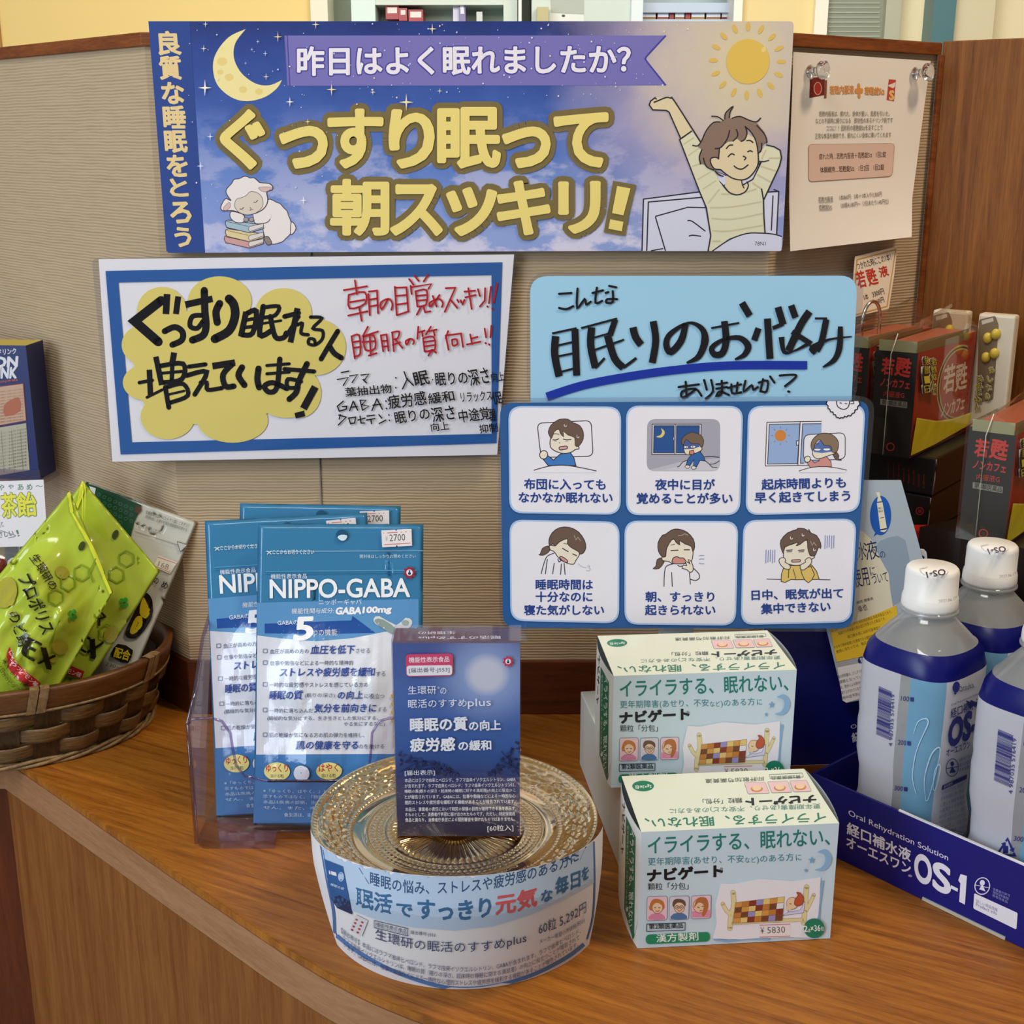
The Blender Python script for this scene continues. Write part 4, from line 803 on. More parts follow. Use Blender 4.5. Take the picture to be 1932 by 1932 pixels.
# ------------------------------------------------------------------ pinned paper and price card on the right wall
PR = CR + nR * 0.0046
def curl(name, edgesL, edgesR, nu, nv, lift, m, parent):
    """sheet between a left and a right pixel edge (top to bottom), lifted off the right wall"""
    V = []; Fc = []
    for j in range(nv + 1):
        v = j / nv
        def at(e):
            x = v * (len(e) - 1); k = min(int(x), len(e) - 2); f = x - k; return (e[k][0] + (e[k + 1][0] - e[k][0]) * f, e[k][1] + (e[k + 1][1] - e[k][1]) * f)
        A, B = at(edgesL), at(edgesR)
        for i in range(nu + 1):
            u = i / nu; V.append(onp(A[0] + (B[0] - A[0]) * u, A[1] + (B[1] - A[1]) * u, PR + nR * lift(u, v), nR))
    for j in range(nv):
        for i in range(nu): k = j * (nu + 1) + i; Fc.append((k, k + nu + 1, k + nu + 2, k + 1))
    return mesh(name, V, Fc, m, parent, smooth=True)
m, nt, nd, lk, p = nodes('plain_paper'); p.inputs['Base Color'].default_value = lin('#efe7dc'); p.inputs['Roughness'].default_value = 0.7; p.inputs['Specular IOR Level'].default_value = 0.2
plain = m
t = root('notice_sheet', tuple(onp(1605, 470, PR, nR)), 'white printed notice sheet pinned to the partition by two clear push pins', 'notice')
pp = curl('paper', [(1497, 98), (1494, 190), (1490, 290), (1489, 380), (1491, 474)], [(1756, 115), (1744, 200), (1731, 300), (1721, 375), (1720, 447)], 10, 24, lambda u, v: 0.0008 + 0.012 * v ** 3 * (0.5 + 0.5 * u), plain, t)
S = surf_of(pp); a = Art(S, 'p', sub=12, h0=1.6e-4).fr(1480, 0, 3.8650)
a.poly([(185, 565), (292, 562), (300, 690), (180, 715)], '#7a2a22').ell(242, 645, 30, 48, '#d9a283').ell(242, 645, 24, 42, '#a8342a').poly([(292, 585), (310, 583), (305, 715), (288, 718)], '#8c5b48')
a.poly([(760, 578), (812, 582), (798, 738), (744, 728)], '#c2493a').poly([(758, 620), (808, 600), (806, 630), (790, 645), (756, 628)], '#ece0d2'); a.text('S', 764, 728, 796, 728, 66, '#ecc07a', 0.05)
O = '#e0984e'
a.text('若甦内服液', 330, 688, 505, 684, 62, O, 0.03).text('＋', 520, 705, 566, 703, 84, O, 0.12).text('若甦錠Sα', 582, 690, 726, 694, 58, O, 0.03)
G = '#6b625c'
for s_, x0, x1, y, dy in [('若甦内服液は、疲れた、身体が重い、風邪を引いた。', 250, 765, 850, -2), ('などの不調時に頼りになる　即効性のあるドリンク剤です', 225, 788, 902, -6), ('ココに！！固形剤の若甦錠Sαを足すことで', 305, 715, 955, -6), ('正常な体温を維持でき、疲れにくい身体に導いてくれます', 222, 776, 1012, -10)]: a.text(s_, x0, y, x1, y + dy, 40, G, 0.008)
a.rr([(172, 1052), (800, 1046), (782, 1285), (174, 1325)], 30, '#dfbfae', '#9c7a6c', 3)
a.text('疲れた時…若甦内服液＋若甦錠Sα　1回2錠', 250, 1165, 738, 1148, 44, '#57423c', 0.012).text('体調維持…若甦錠Sα　1日2回　1回2錠', 258, 1262, 724, 1240, 44, '#57423c', 0.012)
a.text('若甦内服液', 246, 1474, 352, 1468, 38, G).line([(246, 1478), (352, 1472)], 3, G).text('1本860円　5本＋1本入り3,300円', 400, 1462, 708, 1434, 40, G).text('若甦錠Sα', 250, 1532, 344, 1525, 38, G).line([(250, 1536), (344, 1529)], 3, G).text('120錠4,180円〜（1日あたり140円位）', 410, 1518, 758, 1488, 40, G)
a.build('printing', t)
m, nt, nd, lk, p = nodes('pin_plastic'); p.inputs['Transmission Weight'].default_value = 1.0; p.inputs['Roughness'].default_value = 0.03; p.inputs['IOR'].default_value = 1.5; glassy = m
for px, py, lb in ((1524, 137, 'clear push pin at the left corner of the pinned notice'), (1722, 140, 'clear push pin at the right corner of the pinned notice')):
    P0 = onp(px, py, PR, nR); d = (nR + Vector((0.25, 0, 0.12))).normalized()
    q = root('push_pin', tuple(P0), lb, 'push pin', 'clear push pins on the notice')
    prof = [(0.0001, 0.0), (0.0045, 0.0002), (0.005, 0.0012), (0.0032, 0.0026), (0.0028, 0.0070), (0.0035, 0.0082), (0.0058, 0.0088), (0.0062, 0.0100), (0.0058, 0.0128), (0.004, 0.0138), (0.0001, 0.014)]
    o = lathe('handle', [(r, z + 0.0012) for r, z in prof], (0, 0, 0), glassy, None, 20)
    R_ = d.to_track_quat('Z', 'Y').to_matrix().to_4x4(); o.data.transform(Matrix.Translation(P0) @ R_)
    o.parent = q; o.matrix_parent_inverse = Matrix.Translation(-q.location)
    tube('needle', [P0 - d * 0.006, P0 + d * 0.004], 0.0005, ink('#c9c9cc', 's'), q, 6)
# handwritten price card
t = root('price_card', tuple(onp(1650, 590, PR, nR)), 'small white gold-edged card with red handwriting below the pinned notice', 'price card')
pc = curl('card', [(1613, 484), (1609, 530), (1604, 600)], [(1693, 465), (1687, 520), (1677, 582)], 6, 8, lambda u, v: 0.004 + 0.004 * v, ink('#eee0cc', 'p'), t)
S = surf_of(pc); a = Art(S, 'p', sub=10).fr(1580, 460, 4.8295)
fo = [(172, 140), (535, 45), (455, 575), (135, 660)]; fi = [(182, 150), (525, 60), (447, 565), (145, 645)]
for i in range(4): a.poly([fo[i], fo[(i + 1) % 4], fi[(i + 1) % 4], fi[i]], '#c9a24e')
a.text('つかれた時にこの1本！', 185, 240, 495, 150, 70, '#2a2522', 0.01).text('若', 192, 405, 270, 385, 150, '#c8372c', 0.02).text('甦', 290, 385, 375, 362, 150, '#c8372c', 0.02).text('液', 395, 308, 470, 285, 95, '#c8372c', 0.02)
a.text('1本', 246, 515, 285, 505, 55, '#2a2522', 0.01).text('3300円', 325, 490, 430, 455, 55, '#2a2522', 0.01).text('660円', 345, 555, 428, 530, 50, '#2a2522', 0.01)
a.build('handwriting', t)
# chrome wire card stand behind the light blue sign
P0 = onp(1640, 655, PR + nR * 0.03, nR); ex = dR; w = 0.0095
pts = [P0 + ex * (w * math.cos(q)) + Vector((0, 0, 0.02 + 0.013 * math.sin(q))) for q in [math.pi * k / 12 for k in range(13)]]
pts = [pts[0] - Vector((0, 0, 0.16))] + pts + [pts[-1] - Vector((0, 0, 0.16))]
m, nt, nd, lk, p = nodes('chrome'); p.inputs['Base Color'].default_value = (0.7, 0.66, 0.6, 1); p.inputs['Metallic'].default_value = 1; p.inputs['Roughness'].default_value = 0.15
chrome = m
o = tube('wire_stand', pts, 0.0013, chrome, None, 8, base=tuple(P0)); tag(o, 'looped chrome wire stand just beneath the small price card', 'wire stand')
# ------------------------------------------------------------------ medicine boxes on the counter
def medbox(name, label):
    O = atz(1203, 1790); q = atz(1566, 1771); ex = (q - O).normalized(); ey = Vector((-ex.y, ex.x, 0)); w, d, h = 0.1083, 0.0631, 0.0719
    t = root(name, tuple(O + ex * w / 2 + ey * d / 2), label, 'medicine box', 'light blue and green medicine boxes')
    P = boxp(O, ex, ey, w, d, 0.0002, h)
    cb, ct, cw, cg = ink('#cddfe9', 's'), ink('#e3eada', 's'), ink('#e8ece8', 's'), ink('#1d7a58', 's')
    body = mesh('carton', P, [BOXF[0], BOXF[1], BOXF[2], BOXF[4]], [cb, ct], t, [0, 1, 0, 0])
    for sgn, o0 in ((-1, O), (1, O + ex * w)):
        V = []; Fc = []; n = 12
        for j in range(n + 1):
            for i in range(n + 1):
                u, v = i / n, j / n; b = 0.0042 * math.sin(math.pi * u) ** 0.8 * (0.75 + 0.25 * math.sin(math.pi * v)) if 0 < u < 1 else 0.0
                V.append(o0 + ey * d * u + Vector((0, 0, 0.0002 + (h - 0.0002) * v)) + ex * sgn * b)
        for j in range(n):
            for i in range(n): k = j * (n + 1) + i; Fc.append((k, k + 1, k + n + 2, k + n + 1))
        sp = mesh('end_flap', V, Fc, cw, t, smooth=True)
        if sgn < 0: left = sp
    S = planar(O, -ey); a = Art(S, 's').fr(1100, 1180, 3.018); T = '#1f7f70'
    a.text('イライラする、眠れない、', 370, 1303, 1405, 1252, 98, T, 0.012, up=(-0.02, -1), res=4)
    a.text('更年期障害(あせり、不安', 370, 1374, 915, 1357, 52, '#3b8793', 0.004).text('など', 922, 1352, 985, 1349, 32, '#3b8793').text(')のある方', 990, 1358, 1200, 1345, 50, '#3b8793', 0.004).text('に', 1212, 1338, 1243, 1336, 34, '#3b8793')
    a.text('ナビゲート', 368, 1457, 792, 1428, 66, '#17191f', 0.05, up=(0, -1)).text('®', 778, 1396, 797, 1395, 18, '#444444').text('顆粒「分包」', 368, 1506, 600, 1502, 40, '#222831', 0.008)
    def port(q, hair, cloth, kind):
        a.rr(q, 14, '#ecc8d4' if kind != 1 else '#dcd3e0', '#7d8896', 3); cx = sum(p[0] for p in q) / 4; cy = sum(p[1] for p in q) / 4
        if kind == 2:
            a.poly([(cx - 52, cy + 60), (cx - 52, cy + 25), (cx + 50, cy + 15), (cx + 52, cy + 58)], '#e392ac'); a.ell(cx - 5, cy - 8, 40, 42, '#eec7a4', 0.3, '#8a5a44', 3); a.poly([(cx - 40, cy + 5), (cx - 20, cy - 50), (cx + 30, cy - 50), (cx + 42, cy), (cx + 20, cy + 50), (cx + 5, cy + 45), (cx + 15, cy - 10), (cx - 15, cy - 25)], hair, 3); a.line([(cx - 22, cy), (cx - 8, cy + 5)], 4, '#5a3a30').line([(cx + 4, cy - 2), (cx + 14, cy - 6)], 4, '#5a3a30').line([(cx - 8, cy + 22), (cx + 6, cy + 20)], 4, '#a04a44')
        else:
            a.poly([(cx - 48, cy + 64), (cx - 30, cy + 32), (cx + 25, cy + 30), (cx + 46, cy + 62)], cloth, 2); a.poly([(cx - 42, cy + 10), (cx - 30, cy - 45), (cx + 5, cy - 54), (cx + 38, cy - 35), (cx + 36, cy + 8)] if kind == 0 else [(cx - 34, cy - 6), (cx - 30, cy - 45), (cx + 5, cy - 52), (cx + 34, cy - 38), (cx + 32, cy - 6)], hair, 3)
            a.ell(cx + 2, cy - 5, 30, 34, '#efcbaa', 0, '#8a5a44', 3)
            a.poly([(cx - 30, cy - 12), (cx - 28, cy - 40), (cx + 20, cy - 46), (cx + 33, cy - 12), (cx + 15, cy - 28), (cx - 10, cy - 30)], hair, 2)
            for s_ in (-11, 13): a.line([(cx + s_ - 6, cy - 4), (cx + s_ + 6, cy - 5)], 4, '#4a3a35')
            if kind == 1:
                for s_ in (-12, 14): a.ell(cx + s_, cy - 4, 11, 10, None, 0, '#4a4a52', 3)
            a.line([(cx - 8, cy + 12), (cx + 3, cy + 18), (cx + 14, cy + 10)], 4, '#b0504a', 2)
    port([(365, 1543), (480, 1540), (477, 1676), (362, 1680)], '#c77a3c', '#d989a8', 0); port([(492, 1542), (604, 1538), (600, 1672), (489, 1676)], '#6b5440', '#5478a8', 1); port([(617, 1538), (729, 1533), (725, 1664), (614, 1668)], '#b9713f', '', 2)
    a.rr([(361, 1698), (581, 1690), (579, 1733), (360, 1740)], 3, None, '#2f4a5a', 4).text('第2類医薬品', 374, 1728, 568, 1721, 32, '#1f2a33', 0.012)
    a.rr([(356, 1758), (721, 1742), (721, 1797), (356, 1813)], 27, '#1f8a63').text('漢方製剤', 418, 1802, 656, 1790, 46, '#eef4ee', 0.012)
    a.poly(cr([(1330, 1288), (1375, 1272), (1410, 1305), (1412, 1345), (1385, 1385), (1345, 1394), (1315, 1388)], 5) + cr([(1315, 1388), (1355, 1375), (1378, 1340), (1370, 1300), (1330, 1288)], 5)[1:-1], '#8fb8dc')
    for x, y, r in ((1301, 1334, 22), (1267, 1392, 14)): a.poly([(x + (r if k % 2 == 0 else r * .42) * math.sin(k * math.pi / 5), y - (r if k % 2 == 0 else r * .42) * math.cos(k * math.pi / 5)) for k in range(10)], '#7fa9d2')
    a.poly([(1355, 1452), (1370, 1450), (1350, 1600), (1345, 1690), (1328, 1690), (1340, 1560)], '#85b3dc').poly([(735, 1778), (830, 1790), (950, 1775), (1060, 1778), (1060, 1788), (940, 1785), (820, 1800), (745, 1790)], '#85b3dc')
    a.poly([(783, 1466), (860, 1468), (1000, 1440), (1200, 1452), (1352, 1430), (1345, 1560), (1338, 1640), (1325, 1700), (1335, 1778), (1100, 1768), (900, 1784), (738, 1780), (760, 1690), (752, 1590)], '#efebf0')
    WD = '#e7d7a2'; OL = '#a08a5a'
    for q, w_ in (([(853, 1518), (858, 1590), (842, 1640), (835, 1722)], 26), ([(794, 1582), (815, 1620), (845, 1650)], 20), ([(1271, 1486), (1265, 1570), (1255, 1690)], 26), ([(1312, 1532), (1285, 1590), (1265, 1625)], 18), ([(845, 1692), (1050, 1680), (1255, 1672)], 18)): a.line(q, w_ + 4, OL, 3, cap=True)
    for q, w_ in (([(853, 1518), (858, 1590), (842, 1640), (835, 1722)], 26), ([(794, 1582), (815, 1620), (845, 1650)], 20), ([(1271, 1486), (1265, 1570), (1255, 1690)], 26), ([(1312, 1532), (1285, 1590), (1265, 1625)], 18), ([(845, 1692), (1050, 1680), (1255, 1672)], 18)): a.line(q, w_, WD, 3, cap=True)
    a.poly([(1130, 1650), (1255, 1632), (1262, 1570), (1240, 1575), (1180, 1620)], '#dcd6ea', 0, '#8d86a8', 3); a.poly([(1165, 1625), (1235, 1615), (1245, 1575), (1190, 1585)], '#f0eef4', 2, '#9a94b0', 3)
    A, B, C, D = (866, 1574), (1145, 1540), (1130, 1674), (852, 1690); cols = ['#8c3a2c', '#d89a4c', '#9a93c6', '#ece6ea', '#c47f3a', '#e7c97a', '#7a4a30']; random.seed(9)
    for j in range(4):
        for i in range(7):
            f = lambda u, v: (A[0] + (B[0] - A[0]) * u + (D[0] - A[0]) * v + (A[0] - B[0] + C[0] - D[0]) * u * v, A[1] + (B[1] - A[1]) * u + (D[1] - A[1]) * v + (A[1] - B[1] + C[1] - D[1]) * u * v)
            a.poly([f(i / 7, j / 4), f((i + 1) / 7, j / 4), f((i + 1) / 7, (j + 1) / 4), f(i / 7, (j + 1) / 4)], cols[(i * 3 + j * 5 + random.randint(0, 1)) % 7], 0, '#7a5a48', 1.5)
    a.ell(1187, 1576, 32, 34, '#eecfa8', 0, '#a07a58', 3).poly([(1205, 1552), (1222, 1530), (1212, 1515), (1232, 1517), (1252, 1545), (1245, 1580), (1218, 1592), (1200, 1580)], '#c3593a', 2, '#7a3222', 3).line([(1172, 1578), (1184, 1580)], 4, '#5a4036').poly([(1150, 1590), (1185, 1600), (1180, 1615), (1150, 1612)], '#eecfa8')
    a.ell(1313, 1718, 59, 56, '#1f8060').text('2', 1254, 1738, 1276, 1737, 34, '#eef2ec', 0.02).text('g', 1279, 1741, 1292, 1740, 20, '#eef2ec').text('×36', 1294, 1736, 1348, 1733, 34, '#eef2ec', 0.02).text('包', 1350, 1732, 1370, 1731, 24, '#eef2ec')
    a.build('front_print', t)
    a = Art(S, 's', h0=6e-4).fr(1100, 1180, 3.018)
    a.poly([(1000, 1700), (1085, 1696), (1092, 1702), (1098, 1695), (1180, 1690), (1180, 1770), (1002, 1776)], '#efe6e6').line([(1003, 1704), (1178, 1697)], 4, '#cf6a68').line([(1003, 1771), (1178, 1765)], 4, '#cf6a68').text('¥', 1010, 1750, 1030, 1749, 36, '#55504f').text('5830', 1048, 1750, 1150, 1746, 36, '#6d6765')
    a.build('price_sticker', t)
    a = Art(planar((0, 0, h), (0, 0, 1)), 's').fr(1100, 1180, 3.018); G = '#2f7a6a'
    a.text('イライラする、眠れない、', 1380, 1064, 350, 1098, 56, '#2b7f66', 0.012, up=(0.12, 1)).text('更年期障害(あせり、不安など)のある方に', 1350, 1010, 492, 1040, 34, '#5c8f88', 0, up=(0.1, 1)).text('ナビゲート', 1322, 966, 925, 986, 42, '#22262b', 0.05, up=(0.1, 1)).text('顆粒「分包」', 905, 981, 680, 990, 30, '#3a4248', 0, up=(0.1, 1)).text('抑肝散加芍薬黄連', 1030, 862, 695, 876, 24, '#55605e', 0, up=(0.1, 1)).text('第2類医薬品', 1238, 853, 1070, 860, 20, '#55605e', 0, up=(0.1, 1)).rr([(1060, 850), (1248, 842), (1254, 864), (1066, 874)], 2, None, '#66716f', 2)
    for q in ([(918, 897), (1036, 893), (1062, 957), (940, 961)], [(1050, 892), (1165, 888), (1190, 951), (1075, 955)], [(1176, 887), (1272, 883), (1300, 946), (1200, 950)]):
        a.rr(q, 8, '#e9c6cc', '#8e979a', 2); cx = sum(p[0] for p in q) / 4; cy = sum(p[1] for p in q) / 4; a.ell(cx, cy + 6, 34, 18, '#c98a52').ell(cx, cy, 26, 16, '#efcfae')
    a.build('top_print', t)
    a = Art(planar((0, 0, h), (0, 0, 1)), 's').fr(1100, 1180, 3.018); a.ell(342, 915, 62, 30, '#1f8060').text('2g×36包', 390, 905, 296, 909, 24, '#e4ece2', 0.02); a.build('quantity_seal', t)
    a = Art(surf_of(left), 's', sub=14).fr(1100, 1180, 3.018)
    a.poly([(246, 1085), (300, 1205), (291, 1815), (236, 1615)], '#1f7355').text('イライラする、眠れない、', 268, 1165, 258, 1735, 26, '#d9e5dc', 0.012).text('更年期障害(あせり、不安など)のある方に', 250, 1140, 241, 1640, 12, '#c4d6cb').text('ナビゲート', 226, 1010, 216, 1300, 16, '#3a4a46', 0.03)
    a.build('end_print', t)
    return t, O, ex, ey
mb, O, ex, ey = medbox('medicine_box', 'light blue medicine box with green lettering standing in front on the counter')
FL = Vector((0.0589, 0.6926, 0.0567)); m2 = copy_tree(mb); m2.location = mb.location + FL - O
m2['label'] = 'light blue medicine box with green lettering raised on the white carton behind'
R0 = Vector((0.066, 0.6905, 0)); rd = (Vector((0.0479, 0.834, 0)) - R0).normalized(); rx = Vector((rd.y, -rd.x, 0))
o = hexa('white_carton', boxp(R0, rx, rd, 0.1, 0.144, 0.0002, 0.0562), ink('#c9ccc4', 's'), bev=0.0008, base=tuple(R0)); tag(o, 'plain white carton lying under the rear light blue medicine box', 'carton')

# ------------------------------------------------------------------ pressed glass stand with wrapped paper label and the boxed supplement
PC = Vector((-0.0315, 0.638, 0)); PR_ = 0.0785; PZ = 0.0708
m, nt, nd, lk, p = nodes('pressed_glass'); nd.remove(p)
gl = N(nt, 'ShaderNodeBsdfGlass', i={'Roughness': 0.02, 'IOR': 1.48}); gl.inputs[0].default_value = lin('#f4e2bc'); tr = N(nt, 'ShaderNodeBsdfTransparent'); tr.inputs[0].default_value = lin('#ecdab2'); mx = N(nt, 'ShaderNodeMixShader', i={0: 0.35}); gy = N(nt, 'ShaderNodeBsdfGlossy', i={'Roughness': 0.08}); gy.inputs[0].default_value = lin('#f5dfa8'); mx2 = N(nt, 'ShaderNodeMixShader', i={0: 0.27})
lk.new(gl.outputs[0], mx.inputs[1]); lk.new(tr.outputs[0], mx.inputs[2]); lk.new(mx.outputs[0], mx2.inputs[1]); lk.new(gy.outputs[0], mx2.inputs[2]); lk.new(mx2.outputs[0], nd['Material Output'].inputs[0]); pglass = m
t = root('glass_cake_stand', tuple(PC), 'footed pressed-glass plate with beaded rim carrying the blue boxed supplement', 'glass stand')
def relief(r, f):
    h = 0.0
    if r < 0.0125: h += 0.0003 * math.cos(r * 900)
    if 0.013 < r < 0.037: h += 0.0016 * abs(math.sin(30 * f)) ** 0.7 * min(1, (r - 0.013) / 0.006) * min(1, (0.037 - r) / 0.003)
    for rb, n, am in ((0.0405, 84, 0.0007), (0.0435, 90, 0.0007), (0.0465, 96, 0.0006), (0.0575, 130, 0.0006), (0.0765, 150, 0.0005)):
        if abs(r - rb) < 0.0012: h += am * (0.55 + 0.45 * math.cos(n * f)) * math.cos((r - rb) / 0.0012 * math.pi / 2)
    if abs(r - 0.0385) < 0.001 or abs(r - 0.0487) < 0.0009: h += 0.0007
    if 0.059 < r < 0.0752:
        q = (r - 0.059) / 0.0162; e = math.sin(math.pi * q)
        h += 0.0016 * e * (0.5 + 0.5 * math.sin(9 * f + 5 * math.sin(5 * q * math.pi / 2 + 3 * f))) * (0.6 + 0.4 * math.sin(27 * f + q * 9)) + 0.0004 * e * math.sin(60 * f) * math.sin(q * 18)
    return h
rs = [0.0, 0.003, 0.006, 0.009, 0.012] + [0.0128 + 0.0011 * i for i in range(23)] + [0.0382 + 0.00055 * i for i in range(40)] + [0.0605 + 0.0008 * i for i in range(19)] + [0.0755, 0.0762, 0.077, 0.0778, PR_]
rs = sorted(rs); KA = 420; V = []; Fc = []
def bowl(r): return 0.0612 if r < 0.05 else 0.0612 + (PZ - 0.0612) * ((r - 0.05) / (PR_ - 0.05)) ** 1.35
for r in rs:
    for j in range(KA):
        f = 2 * math.pi * j / KA; V.append((PC.x + r * math.cos(f), PC.y + r * math.sin(f), bowl(r) + relief(r, f)))
for i in range(len(rs) - 1):
    for j in range(KA): Fc.append((i * KA + j, i * KA + (j + 1) % KA, (i + 1) * KA + (j + 1) % KA, (i + 1) * KA + j))
und = [(PR_, PZ - 0.0012), (0.07, 0.0645), (0.06, 0.0592), (0.04, 0.0582), (0.02, 0.0575), (0.0001, 0.0573)]; b0 = (len(rs) - 1) * KA
for r, z in und: V += [(PC.x + r * math.cos(2 * math.pi * j / KA), PC.y + r * math.sin(2 * math.pi * j / KA), z) for j in range(KA)]
for i in range(len(und)):
    A = b0 + i * KA
    for j in range(KA): Fc.append((A + j, A + (j + 1) % KA, A + KA + (j + 1) % KA, A + KA + j))
mesh('plate', V, Fc, pglass, t, smooth=True)
lathe('foot', [(0.0001, 0.0570), (0.016, 0.0566), (0.013, 0.050), (0.009, 0.040), (0.0085, 0.028), (0.012, 0.018), (0.026, 0.008), (0.040, 0.004), (0.042, 0.0015), (0.041, 0.0002), (0.0001, 0.0002)], PC, pglass, t, 64)
# paper label hanging round the front of the rim
m = ink('#e7e5e8', 'p')
V = []; Fc = []; nu, nv = 72, 14
for j in range(nv + 1):
    v = j / nv; cx = -0.0300 + 0.0030 * v; cy = 0.6365 + 0.0245 * max(0.0, (v - 0.25) / 0.75); R_ = 0.0800 + 0.0012 * v; am = math.radians(81 - 22 * v)
    for i in range(nu + 1):
        q = -am + 2 * am * i / nu; zt = 0.0672 + 0.0146 * max(0.0, math.cos(q)) ** 0.8; V.append((cx + R_ * math.sin(q), cy - R_ * math.cos(q), zt + (0.0004 - zt) * v))
for j in range(nv):
    for i in range(nu): k = j * (nu + 1) + i; Fc.append((k, k + nu + 1, k + nu + 2, k + 1))
lab = mesh('paper_label', V, Fc, m, t, smooth=True, label='curved white and pale blue paper label'); S = surf_of(lab)
a = Art(S, 'p', sub=9, h0=2.5e-4).fr(570, 1160, 2.5034); DB = '#33557f'
a.poly([(92, 1085), (200, 1150), (330, 1195), (520, 1228), (700, 1238), (900, 1222), (1100, 1183), (1260, 1128), (1372, 1070), (1376, 1265), (1230, 1345), (1080, 1415), (900, 1470), (720, 1490), (520, 1475), (330, 1430), (220, 1390), (150, 1345), (118, 1240)], '#b7cbe4')
a.line([(165, 1515), (260, 1588), (420, 1676), (600, 1740), (740, 1764), (900, 1752), (1080, 1702), (1240, 1622), (1330, 1555)], 18, '#5580ba', 4)
a.line([(92, 1085), (118, 1240), (150, 1400), (155, 1520)], 14, '#4d6fa6', 4).line([(1376, 1070), (1380, 1260), (1372, 1420), (1345, 1530)], 8, '#4d6fa6', 4)
a.ctext('＼睡眠の悩み、ストレスや疲労感のある方に／', [(270, 1255), (420, 1300), (560, 1318), (760, 1312), (960, 1282), (1140, 1232), (1270, 1180), (1352, 1132)], 62, DB, 0.012)
a.ctext('眠活', [(258, 1372), (340, 1395), (425, 1410)], 88, '#3c6a96', 0.03).ctext('で', [(448, 1415), (520, 1426)], 56, '#3c6a96', 0.03).ctext('すっきり', [(548, 1430), (720, 1440), (890, 1420)], 88, '#3c6a96', 0.03).ctext('元気', [(915, 1415), (1010, 1400), (1106, 1372)], 92, '#cf5a5e', 0.03).ctext('な', [(1128, 1360), (1180, 1342)], 54, '#3c6a96', 0.03).ctext('毎日', [(1195, 1322), (1310, 1280)], 78, '#3c6a96', 0.03).ctext('を', [(1318, 1258), (1350, 1240)], 58, '#3c6a96', 0.03)
a.line([(343, 1440), (500, 1478), (500, 1513), (343, 1474)], 3, '#45577a', closed=True).ctext('機能性表示食品', [(350, 1470), (494, 1506)], 24, '#45577a', 0).ctext('届出番号-J553', [(512, 1506), (630, 1521)], 20, '#45577a')
a.ctext('生環研の眠活のすすめplus', [(348, 1535), (500, 1578), (680, 1597), (880, 1592), (1058, 1552)], 58, '#3f5078', 0.008).ctext('60粒 5,292円', [(1115, 1512), (1230, 1468), (1338, 1405)], 58, '#3f5078', 0.006).ctext('メーカー希望小売価格(税込)', [(1120, 1556), (1230, 1515), (1332, 1452)], 27, '#55648a')
for k, s_ in enumerate(['【届出表示】本品にはラフマ由来ヒペロシド、ラフマ由来イソクエルシトリン、GABAが含まれます。ラフマ由来ヒペロシド、', 'ラフマ由来イソクエルシトリンは、睡眠の質（眠りの深さ、起床時の睡眠に関する満足度）の向上に役立つことが報告されて', 'います。GABAには、仕事や勉強などによる一時的な心理的ストレスや疲労感を緩和する機能があることが報告されています。']):
    y = 32 * k; a.ctext(s_, [(188 + 6 * k, 1500 + y), (300, 1572 + y), (480, 1640 + y), (700, 1680 + y), (900, 1672 + y), (1100, 1615 + y), (1312 - 6 * k, 1500 + y)], 25, '#5a6484')
a.poly([(108, 1152), (196, 1186), (240, 1412), (170, 1382), (140, 1335)], '#2f5d97').poly([(140, 1335), (170, 1382), (240, 1412), (228, 1350), (180, 1320)], '#2a3358').ell(188, 1235, 14, 22, '#aebfe0').poly([(130, 1205), (165, 1215), (168, 1232), (133, 1222)], '#e4dfe6').line([(131, 1207), (166, 1217)], 5, '#c23a5e').text('睡眠の質', 138, 1275, 200, 1298, 12, '#dfe6f2')
a.poly([(258, 1412), (314, 1440), (285, 1515), (228, 1485)], '#d9d6dc')
for r_ in range(4):
    for c_ in range(2): a.ell(262 + c_ * 26 - r_ * 7, 1436 + c_ * 12 + r_ * 16, 7, 5, '#b8434a', 0.5, n=10)
pr = a.build('printing'); pr.parent = lab

# boxed supplement
b0 = Vector((-0.0621, 0.6252, 0.0640)); bx = Vector((1, -0.006, 0)).normalized(); by = Vector((0.006, 1, 0)).normalized(); bw, bd, bz = 0.0663, 0.0212, 0.1763
m, nt, nd, lk, p = nodes('night_print'); tc = N(nt, 'ShaderNodeTexCoord'); sp = N(nt, 'ShaderNodeSeparateXYZ'); lk.new(tc.outputs['Object'], sp.inputs[0])
mr = N(nt, 'ShaderNodeMapRange', i={1: 0.064, 2: 0.1763}); lk.new(sp.outputs[2], mr.inputs[0]); rp = N(nt, 'ShaderNodeValToRGB'); lk.new(mr.outputs[0], rp.inputs[0])
for _ in range(3): rp.color_ramp.elements.new(0.5)
for e, (q, c) in zip(rp.color_ramp.elements, [(0.0, '#232046'), (0.3, '#263a72'), (0.48, '#2f5fa6'), (0.75, '#4a6fb4'), (1.0, '#4b5f9e')]): e.position = q; e.color = lin(c)
dd = N(nt, 'ShaderNodeVectorMath', operation='DISTANCE'); lk.new(tc.outputs['Object'], dd.inputs[0]); dd.inputs[1].default_value = (-0.0132, 0.6250, 0.1585)
r2 = N(nt, 'ShaderNodeMapRange', i={1: 0.034, 2: 0.006, 3: 0.0, 4: 0.75}); r2.interpolation_type = 'SMOOTHSTEP'; lk.new(dd.outputs['Value'], r2.inputs[0]); mi_ = N(nt, 'ShaderNodeMix', data_type='RGBA'); lk.new(r2.outputs[0], mi_.inputs[0]); lk.new(rp.outputs[0], mi_.inputs[6]); mi_.inputs[7].default_value = lin('#a9bfe6')
